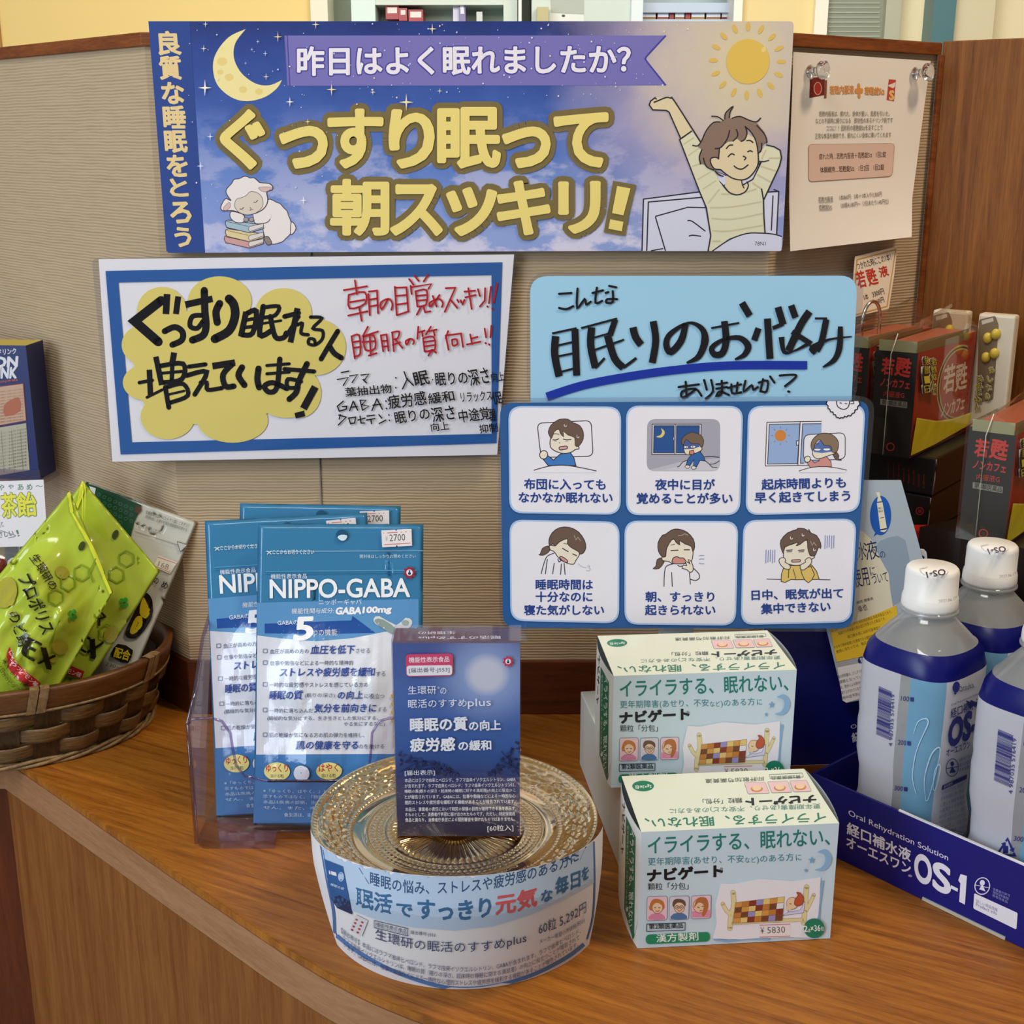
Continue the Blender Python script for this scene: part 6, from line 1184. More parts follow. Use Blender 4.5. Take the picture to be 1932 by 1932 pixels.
    a.text('OS-1', 1002, 1552, 826, 1584, 56, '#4a4058', 0.02, up=(0.25, 1)).line([(770, 1560), (785, 1590), (815, 1612)], 4, '#8a8296', 3).line([(1035, 1580), (1025, 1600), (995, 1615)], 4, '#8a8296', 3).text('OPEN', 842, 1532, 770, 1548, 14, '#b0a8a8', up=(0.2, 1))
    a.build('cap_print', t)
    a = Art(surf_of(cap), 's', h0=1.5e-4).fr(1580, 760, 4.955); a.ctext('2027.06.17', [(945, 1872), (1040, 1862), (1115, 1838)], 34, '#c9c4bc', up=(0, -1)); a.build('date_stamp', t)
    return t
b1 = bottle('rehydration drink bottle nearest the front corner of the tray, label fully visible')
SPc = 0.0695; SD, SE = 0.0755, 0.0665
for i, j, lb in ((0, 1, 'drink bottle directly behind the front corner bottle, its pale blue label side showing'), (1, 0, 'drink bottle cut off by the right picture edge, barcode and recycling mark showing'), (1, 1, 'drink bottle farthest right in the rear row, only cap and shoulder visible')):
    c = copy_tree(b1); c.location = b1.location + td * (SD * i) + te * (SE * j); c['label'] = lb
    if (i, j) == (1, 0): b3 = c

lb3 = [o for o in b3.children if o.name.startswith('label') and 'printing' not in o.name][0]
a = Art(surf_of(lb3, b3.location - b1.location), 's', sub=12, h0=2e-4).fr(1500, 1400, 4.4722); NV = '#2a2c78'
q3 = [(1795, 815), (1855, 955), (1705, 950)]
for k in range(3):
    A_, B_ = Vector((*q3[k], 0)), Vector((*q3[(k + 1) % 3], 0)); C_ = Vector((*q3[(k + 2) % 3], 0))
    a.line([tuple(A_.lerp(C_, .16))[:2], tuple(A_)[:2], tuple(A_.lerp(B_, .60))[:2]], 19, NV)
    p_ = A_.lerp(B_, .60); d_ = (B_ - A_).normalized(); n_ = Vector((-d_.y, d_.x, 0)); a.poly([tuple(p_ + n_ * 24)[:2], tuple(p_ - n_ * 24)[:2], tuple(p_ + d_ * 34)[:2]], NV)
a.text('1', 1765, 935, 1792, 935, 58, NV, 0.03).text('PET', 1715, 1030, 1820, 1042, 46, NV, 0.03)
pm = a.build('recycling_mark', b3)
# ------------------------------------------------------------------ tonic drink packs and cartons on the right
eR = Vector((0.615, 0.788, 0)).normalized(); fR = Vector((eR.y, -eR.x, 0))
BKC = '#1b1714'; RED = '#a82a20'
bagc = clear('pack_film', '#fbf8f2', 0.05, 0.35)
def pack(lb):
    C = aty(1715, 866, 0.865); z0 = C.z; w, d, h = 0.0295, 0.1136, 0.0752
    t = root('tonic_pack', tuple(C - fR * w / 2 + eR * d / 2), lb, 'tonic pack', 'bagged tonic drink packs')
    P = boxp(C - fR * w, fR, eR, w, d, z0 + 0.0003, z0 + h)
    hexa('carton', P, [ink(BKC, 's'), ink('#b8664e', 's'), ink(RED, 's')], t, mi=[0, 1, 0, 2, 0, 2])
    nE, nS_ = -eR, fR; S = planar(C, nE); a = Art(S, 's').fr(1580, 460, 4.8295); RD = '#c8362c'
    a.poly([(384, 868), (728, 892), (722, 997), (380, 968)], '#9c9a76')
    a.text('若', 400, 1185, 508, 1195, 150, RD, 0.03).text('甦', 520, 1195, 655, 1218, 165, RD, 0.03).text('ノンカフェ', 390, 1290, 655, 1322, 70, RD, 0.03).text('内服液G', 420, 1392, 608, 1408, 55, RD, 0.008)
    a.poly([(393, 1412), (637, 1442), (634, 1498), (390, 1464)], '#8d8a86').text('第3類医薬品', 404, 1462, 626, 1490, 46, BKC, 0.012).ell(485, 1850, 34, 34, None, 0, RD, 8)
    a.build('end_print', t)
    a = Art(planar(C, nS_), 's').fr(1580, 460, 4.8295)
    a.poly([(728, 892), (1196, 772), (1192, 870), (722, 997)], '#7d6f4e')
    def oval(rx, ry, c):
        P = []
        for q in range(60):
            th = q * math.pi / 30; x = rx * math.cos(th); y = ry * math.sin(th); X = 1102 + x - 0.12 * y; Y = 1270 + y + 0.02 * x; P.append((min(X, 1196 - (Y - 760) * 0.055), Y))
        a.poly(P, c)
    oval(196, 352, '#cbb98c'); oval(184, 336, '#3a2418'); oval(173, 320, '#cbb98c'); oval(163, 306, '#b02c22')
    a.text('若', 962, 1372, 1062, 1335, 250, '#eadfd2', 0.02, up=(0.05, -1)).text('甦', 1070, 1350, 1172, 1312, 240, '#eadfd2', 0.02, up=(0.05, -1)).text('ノンカフェ', 940, 1580, 1150, 1500, 120, '#eadfd2', 0.03, up=(0.12, -1))
    a.build('side_print', t)
    # sample pack of tablets beyond the carton
    A1 = C + eR * (d + 0.0008); e3 = dS; nS2 = nS
    hexa('sample_pack', boxp(A1, e3, -nS, 0.0265, 0.012, z0 + 0.004, z0 + h + 0.013), ink('#d9cfb8', 's'), t, bev=0.002)
    a = Art(planar(A1, nS2), 's', h0=3e-4).fr(1580, 460, 4.8295); a.rr([(1290, 690), (1440, 655), (1470, 740), (1420, 1420), (1270, 1450)], 20, '#7d6a4c'); a.poly([(1315, 700), (1420, 672), (1425, 705), (1318, 736)], '#c9c2b0')
    a.build('tablet_window', t)
    for x, y in ((1375, 855), (1450, 820), (1360, 1030), (1436, 995)):
        q = onp(1580 + x / 4.8295, 460 + y / 4.8295, A1, nS2) + nS2 * 0.002; bm = bmesh.new(); bmesh.ops.create_uvsphere(bm, u_segments=16, v_segments=10, radius=1.0, matrix=Matrix.Translation(q) @ Matrix.Diagonal((0.0034, 0.0028, 0.0040, 1)))
        me = bpy.data.meshes.new('tablet'); bm.to_mesh(me); bm.free(); me.materials.append(ink('#c9b23e', 's')); me.polygons.foreach_set('use_smooth', [True] * len(me.polygons)); link(bpy.data.objects.new('tablet', me), t)
    # clear bag with yellow printed foot
    L = d + 0.0005; V = []; K_ = 8
    ring = [(-w - 0.0015, -0.0015), (0.0015, -0.0015), (0.0015, L), (-w - 0.0015, L)]
    for zz in (0.0006, 0.045, h + 0.002):
        for a_, b_ in ring: q = C + fR * a_ + eR * b_; V.append((q.x, q.y, z0 + zz))
    R1 = C - fR * w / 2 - eR * 0.001; R2 = C - fR * w / 2 + eR * (L - 0.004); V += [(R1.x, R1.y, z0 + h + 0.010), (R2.x, R2.y, z0 + h + 0.022)]
    Fc = [(i, (i + 1) % 4, 4 + (i + 1) % 4, 4 + i) for i in range(4)] + [(4 + i, 4 + (i + 1) % 4, 8 + (i + 1) % 4, 8 + i) for i in range(4)] + [(8, 9, 12), (9, 10, 13, 12), (10, 11, 13), (11, 8, 12, 13)]
    bag = mesh('clear_bag', V, Fc, bagc, t)
    for q0, q1 in ((R1, C - fR * w * 0.6 - eR * 0.003),): tube('bag_seam', [Vector((q0.x, q0.y, z0 + h + 0.010)), Vector((q1.x, q1.y, z0 + h - 0.004)), Vector((q1.x, q1.y, z0 + 0.001))], 0.00035, ink('#d8d2c4', 's'), t, 5)
    a = Art(planar(C + fR * 0.0018, nS_), 'b', h0=1e-4).fr(1580, 460, 4.8295)
    a.poly([(722, 1584), (900, 1612), (1060, 1590), (1280, 1510), (1462, 1412), (1440, 1545), (1180, 1660), (880, 1830), (668, 1930), (690, 1780)], '#cdbf2c'); a.line([(722, 1590), (900, 1618), (1060, 1596), (1280, 1516), (1460, 1420)], 5, '#e6dc8a', 3)
    yb = a.build('yellow_foot', t)
    a = Art(planar(C + fR * 0.0021, nS_), 's', h0=1.4e-4).fr(1580, 460, 4.8295)
    for b_, c_ in ((0.11, '#ece6d8'), (0.055, '#2a2418'), (0.0, '#d8c63a')):
        for k, ch in enumerate('笑顔一日'): a.text(ch, 776, 1100 + 86 * k, 826, 1094 + 86 * k, 66, c_, b_)
        for k, ch in enumerate('若甦飲んで'): a.text(ch, 838, 1104 + 68 * k, 890, 1096 + 68 * k, 56, c_, b_)
    a.build('slogan_print', t)
    a = Art(planar(A1 + nS2 * 0.003, nS2), 's', h0=1.4e-4).fr(1580, 460, 4.8295)
    for b_, c_ in ((0.11, '#ece6d8'), (0.055, '#2a2418'), (0.0, '#d8c63a')):
        for k, ch in enumerate('元気だもん'): a.text(ch, 1280 - 6 * k, 1262 + 62 * k, 1330 - 6 * k, 1250 + 62 * k, 52, c_, b_)
        for k, ch in enumerate('あしたの'): a.text(ch, 1392 - 12 * k, 1180 + 80 * k, 1432 - 12 * k, 1168 + 80 * k, 52, c_, b_)
    a.build('cheer_print', t)
    return t, C
pk, C = pack('bagged red and black tonic pack standing fully visible on the flat black cartons')
c = copy_tree(pk); c.location = pk.location - fR * 0.0345 + eR * 0.0005; c['label'] = 'bagged tonic pack half hidden behind the edge of the light blue sign'
C2 = aty(1894, 1032, 0.79)
c = copy_tree(pk); c.location = pk.location + C2 - C; c['label'] = 'lower bagged tonic pack behind the bottle caps at the right picture edge'
# black cartons under the upper packs
zc = C.z
def carton(lb, z1, h, ln, px, lbl_lines, emblem):
    Q = onp(px, 900, aty(px, 900, 0.868), Vector((0, -1, 0))); Q.z = 0
    t = root('black_carton', (Q.x, Q.y, z1 - h), lb, 'carton', 'flat black cartons')
    P = boxp(Q - fR * 0.062, fR, eR, 0.062, ln, z1 - h + 0.0003, z1 - 0.0003)
    hexa('carton', P, [ink('#0e0c0b', 's'), ink('#15110e', 's'), ink('#3a2415', 's')], t, bev=0.0012, mi=None)
    o = t.children[0]
    for f in o.data.polygons:
        if f.normal.dot(fR) > 0.9: f.material_index = 2
    ed = tube('edge', [Q + Vector((0, 0, z1 - 0.001)) + fR * 0.0002, Q + Vector((0, 0, z1 - h / 2)) + fR * 0.0006 - eR * 0.0006, Q + Vector((0, 0, z1 - h + 0.001))], 0.0005, ink('#8a7f70', 's'), t, 5, )
    ed['label'] = 'pale cut edge'
    a = Art(planar(Q, -eR), 's').fr(1580, 760, 4.955)
    if lbl_lines:
        for k, s_ in enumerate(['Royal jelly', 'Ginseng ext', 'Taurine', 'Vitamin B1', 'Vitamin B2', 'Vitamin B6', 'Nicotinamide', 'Caffeine']): a.text(s_, 486 + 47 * k, 700 + 14 * k, 486 + 47 * k, 700 + 14 * k - (165 if k % 3 else 150) + k * 5, 17, '#8f241c', 0, up=(-1, 0))
    if emblem: a.ell(770, 1012, 34, 34, None, 0, '#a02a22', 8).text('若', 752, 1028, 788, 1028, 30, '#a02a22', 0.02)
    a.build('end_print', t)
carton('upper flat black carton with red ingredient lettering on its end', zc, 0.0275, 0.11, 1763, True, False)
carton('lower flat black carton with a small red round emblem', zc - 0.0276, 0.0285, 0.11, 1759, False, True)
zb = zc - 0.0562
Q = aty(1757, 1003, 0.866)
o = hexa('brown_carton', boxp(Vector((Q.x, Q.y, 0)) - fR * 0.062, fR, eR, 0.060, 0.10, 0.0003, zb), [ink('#1d1510', 's')], None, bev=0.001, base=(Q.x, Q.y, 0)); tag(o, 'large dark brown carton carrying the two flat black cartons', 'carton')
Q = aty(1720, 1040, 0.842)
t = root('red_carton', (Q.x, Q.y, 0), 'small bright red carton end rising behind the navy display board', 'carton')
hexa('carton', boxp((Q.x - 0.018, Q.y, 0), (1, 0, 0), (0, 1, 0), 0.034, 0.014, 0.0003, aty(1720, 1001, 0.842).z), [ink('#b5201c', 's')], t, bev=0.0005)
Zt = C2.z - 0.0005
w2 = A0 + te * 0.150; w3 = w2 + td * 0.12; w4 = w3 + te * 0.07
o = prism('dark_carton', [(0.276, 0.838), (w2.x, w2.y), (w3.x, w3.y), (w4.x, w4.y), (0.342, 0.880)], 0.0003, Zt - 0.0006, [ink('#241812', 's')], None, base=(0.3, 0.83, 0)); tag(o, 'dark carton behind the bottle caps carrying the lower tonic pack', 'carton')
# ------------------------------------------------------------------ woven basket with candy bags
BC = Vector((-0.407, 0.905, 0)); BRX, BRY = 0.147, 0.1005
def ring(z, k, th): return Vector((BC.x + BRX * k * math.cos(th), BC.y + BRY * k * math.sin(th), z))
def prof(z): return 0.86 + 0.14 * (z / 0.062) ** 0.8
wv = wood('basket_strip', '#2f1d0c', '#80603a', (6, 6, 60), 0, 0.35, 0.5, 2.0); wv2 = wood('basket_stake', '#22150a', '#4f351c', (40, 40, 4), 0, 0.4, 0.4, 2.0); rimm = wood('basket_rim', '#43250f', '#72461f', (4, 4, 50), 0, 0.35, 0.5, 2.0); cane = wood('basket_cane', '#5f4629', '#9a7d55', (30, 30, 30), 0, 0.4, 0.5)
t = root('woven_basket', tuple(BC), 'dark brown woven bamboo basket holding candy bags at the left of the counter', 'basket')
NS = 30
def ribbon(name, zc_, hh, off, mat, thk=0.0012, wave=0.0, ph=0, n=240):
    V = []; Fc = []
    for i in range(n):
        th = 2 * math.pi * i / n; r = off + wave * math.sin(th * NS / 2 + ph * math.pi) * 1.0
        r_in = r - thk
        for z, q in ((zc_ - hh, r - 0.0004), (zc_ - hh * .6, r), (zc_ + hh * .6, r), (zc_ + hh, r - 0.0004), (zc_ + hh, r_in), (zc_ - hh, r_in)):
            p = ring(z, prof(max(0.0, z)), th); d = Vector((math.cos(th) / BRX, math.sin(th) / BRY, 0)).normalized(); V.append(p + d * q)
    for i in range(n):
        for j in range(6): a_, b_ = i * 6 + j, i * 6 + (j + 1) % 6; c_, d_ = ((i + 1) % n) * 6 + (j + 1) % 6, ((i + 1) % n) * 6 + j; Fc.append((a_, b_, c_, d_))
    return mesh(name, V, Fc, mat, t, smooth=True)
for k, z in enumerate((0.0125, 0.0255, 0.0385)): ribbon('weaver', z, 0.0058, 0.0004, wv, wave=0.0028, ph=k % 2)
for k in range(NS):
    th = 2 * math.pi * (k + 0.5) / NS * 1.0; V = []; Fc = []
    for z in (0.003, 0.012, 0.0255, 0.039, 0.055):
        p = ring(z, prof(z), th); d = Vector((math.cos(th) / BRX, math.sin(th) / BRY, 0)).normalized(); s_ = Vector((-d.y, d.x, 0)); hw = 0.0085
        V += [p - s_ * hw - d * 0.0004, p + s_ * hw - d * 0.0004, p + s_ * hw - d * 0.0014, p - s_ * hw - d * 0.0014]
    for i in range(4):
        for j in range(4): Fc.append((i * 4 + j, i * 4 + (j + 1) % 4, i * 4 + 4 + (j + 1) % 4, i * 4 + 4 + j))
    mesh('stake', V, Fc, wv2, t)
ribbon('rim', 0.0555, 0.0085, 0.0032, rimm, thk=0.006)
tube('rim_cord', [ring(0.0465, prof(0.0465), 2 * math.pi * i / 120) + Vector((math.cos(2 * math.pi * i / 120), math.sin(2 * math.pi * i / 120), 0)) * 0.0028 for i in range(120)], 0.0011, cane, t, 6, closed=True)
for q in range(3): tube('foot_reed', [ring(0.0030 + 0.0018 * math.sin(th * 9 + q * 2.1), 0.875, th) + Vector((math.cos(th), math.sin(th), 0)) * (0.002 + 0.0016 * math.cos(th * 9 + q * 2.1)) for th in [2 * math.pi * i / 180 for i in range(180)]], 0.0014, cane, t, 6, closed=True)
V = [ring(0.0035, 0.87, 2 * math.pi * i / 60) for i in range(60)]; mesh('basket_bottom', V + [v + Vector((0, 0, 0.001)) for v in V], [tuple(range(59, -1, -1)), tuple(range(60, 120))], wv2, t)
for th in (-1.02, -0.97, -0.30, -0.24, -2.0, -1.94, 0.6, 1.5, 2.4):
    V = []; Fc = []
    d = Vector((math.cos(th) / BRX, math.sin(th) / BRY, 0)).normalized(); s_ = Vector((-d.y, d.x, 0))
    for o_, z in ((0.0040, 0.0455), (0.0044, 0.056), (0.0040, 0.0646), (0.0, 0.0652), (-0.0036, 0.0648), (-0.0040, 0.056), (-0.0036, 0.0470)):
        p = ring(z, prof(z), th) + d * o_ + s_ * (z - 0.055) * 0.15; V += [p - s_ * 0.003, p + s_ * 0.003]
    for i in range(6): Fc.append((2 * i, 2 * i + 1, 2 * i + 3, 2 * i + 2))
    mesh('binding', V, Fc, cane, t)

nBg = Vector((0.10, -CT, ST * 0.9)).normalized(); LG = '#aec138'
# front lime bag
PB1 = aty(110, 1120, 0.860)
t = root('candy_bag', tuple(aty(60, 1340, 0.83)), 'front lime green candy bag with black lettering leaning in the basket', 'candy bag', 'lime green candy bags')
bg_ = pillow('bag', [(132, 926), (213, 1117), (62, 1385), (-112, 1215)], PB1, nBg, 0.021, ink(LG, 'b'), t, 40, 60, (0.05, 0.05, 0.13, 0.05), 0.0045, 7.0, 11, 0.3)
S = surf_of(bg_); a = Art(S, 'b', sub=5, h0=1.1e-3, dh=1.4e-5).fr(0, 900, 2.6); Kc = '#23220f'; DG = '#7f9a1c'
a.poly([(345, 165), (356, 170), (452, 330), (552, 566), (540, 575), (440, 345)], '#d7dd3a').poly([(330, 70), (345, 75), (362, 170), (345, 175)], '#d7dd3a')
a.ell(403, 338, 14, 24, '#3a4410', 0.4, n=16)
def hexm(cx, cy, r): a.line([(cx + r * math.cos(q * math.pi / 3 + .5), cy + r * math.sin(q * math.pi / 3 + .5)) for q in range(6)], 7, DG, closed=True)
for cx, cy in ((270, 590), (330, 520), (400, 470)): hexm(cx, cy, 40)
for q in ([(440, 470), (470, 400)], [(440, 470), (455, 515)], [(290, 700), (280, 730), (245, 820)], [(300, 480), (280, 490)]): a.line(q, 7, DG)
for x, y, r, s_ in ((300, 470, 34, 0.6), (290, 830, 40, 0.5), (30, 570, 60, 0.3), (255, 885, 24, 0.4)): a.ell(x, y, r, r * (.9 if r < 50 else 1.3), '#a59f30', s_, n=20)
for q in range(4): a.ell(350 + 13 * math.cos(q * 1.57 + .6), 675 + 17 * math.sin(q * 1.57 + .6), 11, 11, '#3f9a34', n=10)
a.text('生環研の', 148, 402, 242, 560, 46, Kc, 0.012, res=2).text('プロポリス', 92, 500, 208, 775, 72, Kc, 0.02).text('のど飴', 34, 672, 100, 838, 64, Kc, 0.02).line([(152, 790), (118, 868)], 27, Kc).line([(146, 792), (200, 822)], 12, Kc).line([(136, 830), (174, 850)], 12, Kc).line([(112, 862), (170, 894)], 12, Kc).line([(206, 836), (236, 934)], 27, Kc).line([(266, 870), (182, 908)], 12, Kc).line([(192, 836), (222, 842)], 9, Kc).line([(222, 930), (246, 938)], 9, Kc)
a.poly([(48, 828), (60, 880), (120, 950), (192, 1005), (172, 1042), (90, 985), (40, 920), (32, 870)], '#b8282c', 2).ctext('はちみつレモン味', [(40, 862), (70, 935), (120, 985), (168, 1028)], 26, '#f0e2dc', 0.012, up=(0.75, -0.65)).ctext('果汁にレモン(果汁)', [(10, 900), (60, 970), (140, 1050)], 22, '#4d5312', 0, up=(0.75, -0.65)).ctext('1日分のビタミン', [(0, 930), (40, 1000), (110, 1062)], 22, '#4d5312', 0, up=(0.75, -0.65))
a.build('printing', t)
# second lime bag
PB2 = aty(210, 1110, 0.889)
t = root('candy_bag', tuple(aty(150, 1330, 0.86)), 'second lime green candy bag tucked behind the front one', 'candy bag', 'lime green candy bags')
bg_ = pillow('bag', [(156, 907), (302, 1078), (112, 1372), (-40, 1180)], PB2, nBg, 0.015, ink(LG, 'b'), t, 40, 60, (0.05, 0.05, 0.12, 0.05), 0.0042, 7.0, 23, 0.2)
S = surf_of(bg_); a = Art(S, 'b', sub=5, h0=1.1e-3, dh=1.4e-5).fr(0, 900, 2.6)
a.poly([(405, 12), (425, 40), (380, 165), (368, 160)], '#d7dd3a').ell(567, 282, 14, 24, '#3a4410', 0.4, n=16)
for cx, cy in ((570, 480), (620, 400), (520, 760)): hexm(cx, cy, 40)
a.ell(545, 770, 38, 44, '#a59f30', 0.4, n=18)
for q in range(4): a.ell(606 + 13 * math.cos(q * 1.57 + .6), 615 + 17 * math.sin(q * 1.57 + .6), 11, 11, '#3f9a34', n=10)
a.line([(408, 770), (384, 838)], 27, Kc).line([(404, 768), (440, 790)], 12, Kc).line([(380, 832), (420, 856)], 12, Kc).line([(448, 790), (458, 884)], 27, Kc).line([(505, 808), (424, 858)], 12, Kc).line([(440, 880), (466, 888)], 9, Kc).text('ス', 440, 690, 480, 730, 60, Kc, 0.03).poly([(330, 915), (412, 950), (402, 985), (310, 955)], '#b8282c').text('モン味', 322, 955, 392, 982, 26, '#f0e2dc', 0.012).text('果汁', 330, 1000, 375, 1012, 24, '#3f4a14', 0.012)
a.build('printing', t)
# white candy bag with dark green top
PB3 = aty(280, 1100, 0.908); nB3 = Vector((0.02, -CT, ST * 0.8)).normalized()
t = root('candy_bag', tuple(aty(230, 1300, 0.885)), 'silver white candy bag with dark green patterned corner at the back of the basket', 'candy bag')
bg_ = pillow('bag', [(163, 909), (372, 985), (222, 1345), (40, 1240)], PB3, nB3, 0.012, ink('#c9c8bd', 'b'), t, 36, 52, (0.04, 0.04, 0.22, 0.05), 0.0024, 6.0, 31, 0.4)
S = surf_of(bg_); a = Art(S, 'b', sub=5, h0=1.1e-3, dh=1.4e-5).fr(140, 890, 2.5385)
a.poly([(52, 52), (110, 70), (325, 160), (290, 240), (270, 320), (150, 200)], '#1d4a34')
for k in range(26): a.ell(120 + (k % 7) * 26, 110 + (k // 7) * 30 + (k % 7) * 11, 8, 8, None, 0, '#5c8a76', 1.5, n=6)
a.poly([(74, 68), (106, 78), (102, 108), (84, 96)], '#d9d9d2').ell(308, 180, 15, 20, '#5a4030', 0.3, n=14)
a.text('栄養機能食品（パントテン酸、ビオチン）', 342, 202, 548, 268, 20, '#55574f').text('原材料名、皮膚や粘膜の健康維持を助ける', 340, 222, 540, 288, 18, '#6d6f66').text('ここからお切りください', 296, 262, 420, 300, 18, '#55574f').line([(290, 285), (545, 365)], 2.5, '#7b7d74').poly([(495, 333), (545, 350), (510, 382)], '#c4c3b8', 0, '#4f514a', 3)
a.poly([(405, 400), (495, 432), (462, 488), (380, 455)], '#e3ded0').line([(402, 408), (490, 438)], 3, '#cf5a48').line([(385, 452), (465, 482)], 3, '#cf5a48').text('168', 400, 452, 450, 470, 26, '#8d877c')
a.text('の', 376, 530, 398, 538, 28, '#2a2a22', 0.02).text('め', 416, 552, 446, 562, 32, '#2a2a22', 0.02)
a.poly([(240, 775), (280, 680), (330, 580), (370, 610), (375, 690), (340, 750), (290, 795)], '#1a1812', 3).poly([(262, 760), (290, 695), (318, 690), (322, 735), (285, 772)], '#d8c222', 3).poly([(325, 600), (345, 630), (362, 670), (340, 700), (308, 672)], '#d8c222', 3)
a.poly([(172, 870), (205, 820), (278, 850), (255, 912), (190, 890)], '#1a1812', 2).text('配合', 184, 882, 258, 902, 48, '#d8c222', 0.03).text('230mg', 148, 925, 230, 950, 20, '#55574f')
a.build('printing', t)
# clear pack of candies and the white card standing on it
t = root('candy_pack', tuple(aty(5, 1300, 0.875)), 'clear pack of dark wrapped candies at the left picture edge in the basket', 'candy pack')
pk_ = pillow('pack', [(-70, 1005), (42, 1015), (40, 1340), (-80, 1340)], aty(0, 1150, 0.895), nBg, 0.012, clear('candy_film', '#eef0ee', 0.08, 0.6), t, 16, 24, (0.05, 0.05, 0.06, 0.05), 0.003, 7.0, 5, 0.6)
random.seed(21)
for k in range(16):
    q = aty(-58 + (k % 4) * 26 + random.random() * 8, 1060 + (k // 4) * 62 + random.random() * 16, 0.889); bm = bmesh.new()
    bmesh.ops.create_uvsphere(bm, u_segments=12, v_segments=8, radius=1.0, matrix=Matrix.Translation(q + Vector((0, 0.004, 0))) @ Matrix.Rotation(k, 4, 'Y') @ Matrix.Diagonal((0.0068, 0.004, 0.0055, 1)))
    me = bpy.data.meshes.new('candy'); bm.to_mesh(me); bm.free(); me.materials.append(ink(['#3a1712', '#231c1c', '#6a2a20', '#b8b4ae'][k % 4], 'b')); link(bpy.data.objects.new('candy', me), t)
PK = aty(40, 970, 0.91); nK = Vector((0.02, -0.97, 0.22)).normalized()
t = root('tea_candy_card', tuple(onp(30, 1028, PK, nK)), 'white handwritten card with yellow and green characters standing behind the lime bags', 'card')
slab('card', pxs([(-60, 910), (82, 905), (90, 1024), (40, 1031), (-60, 1034)], PK, nK), nK, 0.0005, ink('#dddbe2', 'p'), t)
a = Art(planar(PK, nK), 'p').fr(0, 620, 3.8636)
for s_, x0, y0, w_, h in (('ち', -70, 1182, 40, 46), ('ゃ', -10, 1180, 42, 44), ('ゃ', 60, 1170, 40, 34), ('あ', 130, 1178, 42, 46), ('め', 195, 1178, 42, 46), ('〜', 260, 1155, 52, 12)): a.text(s_, x0, y0, x0 + w_, y0 - 2, h, '#3f7a5c', 0.008)
for b_, c_ in ((0.05, '#6f8a3a'), (0.022, '#dcd84e')): a.text('茶', 18, 1380, 128, 1372, 175, c_, b_).text('飴', 132, 1372, 270, 1360, 170, c_, b_)
a.text('なめると', -60, 1470, 30, 1440, 40, '#5d6668').text('やさしい', -50, 1530, 100, 1510, 44, '#5d6668').text('！', 130, 1515, 145, 1510, 46, '#4d7a5a').line([(0, 1470), (60, 1490), (115, 1510), (60, 1525)], 4, '#7a8285', 3)
hexa('easel_strip', boxp((PK.x - 0.02, PK.y + 0.012, 0), (1, 0, 0), (0, 1, 0), 0.012, 0.001, 0.005, onp(30, 960, PK, nK).z), ink('#d0ced4', 's'), t)
a.build('handwriting', t)
# navy drink box on a clear riser
D0 = aty(75, 905, 1.015); D1 = aty(47, 652, 1.015); bw = 0.13; yb = 1.015
t = root('drink_box', (D0.x - bw / 2, yb + 0.015, D0.z), 'navy drink mix box with yellow top edge at the left picture edge', 'box')
ex_ = Vector((0.97, -0.10, 0)).normalized(); ey_ = Vector((0.10, 0.97, 0)).normalized(); O_ = Vector((D0.x, yb, 0)) - ex_ * bw
hexa('carton', boxp(O_, ex_, ey_, bw, 0.03, D0.z - 0.0, D1.z), [ink('#1f2c66', 's'), ink('#d8bf4a', 's')], t, mi=[0, 1, 0, 0, 0, 0])
a = Art(planar(O_, -ey_), 's').fr(0, 620, 3.8636)
a.text('ドリンク', -10, 192, 120, 182, 40, '#dcdbe2', 0.03).text('ON', -40, 282, 125, 276, 72, '#e2e1e6', 0.05, sh=0.1).text('DRINK', -120, 362, 118, 358, 74, '#e2e1e6', 0.05, sh=0.1).text('carbohydrate', -60, 408, 132, 384, 22, '#c9623a', 0.012)
a.poly([(-120, 440), (168, 402), (190, 668), (-120, 725)], '#c9a58a').line([(-120, 436), (172, 398), (194, 672), (-120, 730)], 4, '#8a2a3a')
for k in range(11): a.text('運動前後の水分補給に必要な成分を配合', -100, 480 + 22 * k - k * 0, 175, 446 + 22 * k, 12, '#a8705a', 0, res=1)
a.poly([(80, 520), (140, 500), (150, 600), (40, 640), (30, 560)], '#b5684a', 2)
a.poly([(-120, 740), (192, 688), (218, 1030), (-120, 1090)], '#b9b29a')
for k in range(12): a.text('栄養成分表示 エネルギー 炭水化物 食塩相当量', -100, 790 + 24 * k, 196, 735 + 24 * k, 12, '#6a6758', 0, res=1)
for x in (10, 85, 150): a.line([(x, 745), (x + 22, 1050)], 3, '#7d7a68')
a.build('front_print', t)
t = root('clear_riser', (D0.x - bw / 2, yb + 0.012, 0), 'clear acrylic riser with front lip under the navy drink box', 'riser')
O2 = O_ - ey_ * 0.004; zr = D0.z - 0.0012
hexa('top', boxp(O2, ex_, ey_, bw + 0.002, 0.036, zr - 0.003, zr), acr_b, t); hexa('front_lip', boxp(O2, ex_, ey_, bw + 0.002, 0.0018, zr, zr + 0.010), acr_b, t)
for k in (0.0, bw - 0.001): hexa('side', boxp(O2 + ex_ * k, ex_, ey_, 0.002, 0.036, 0.0003, zr - 0.003), acr, t)
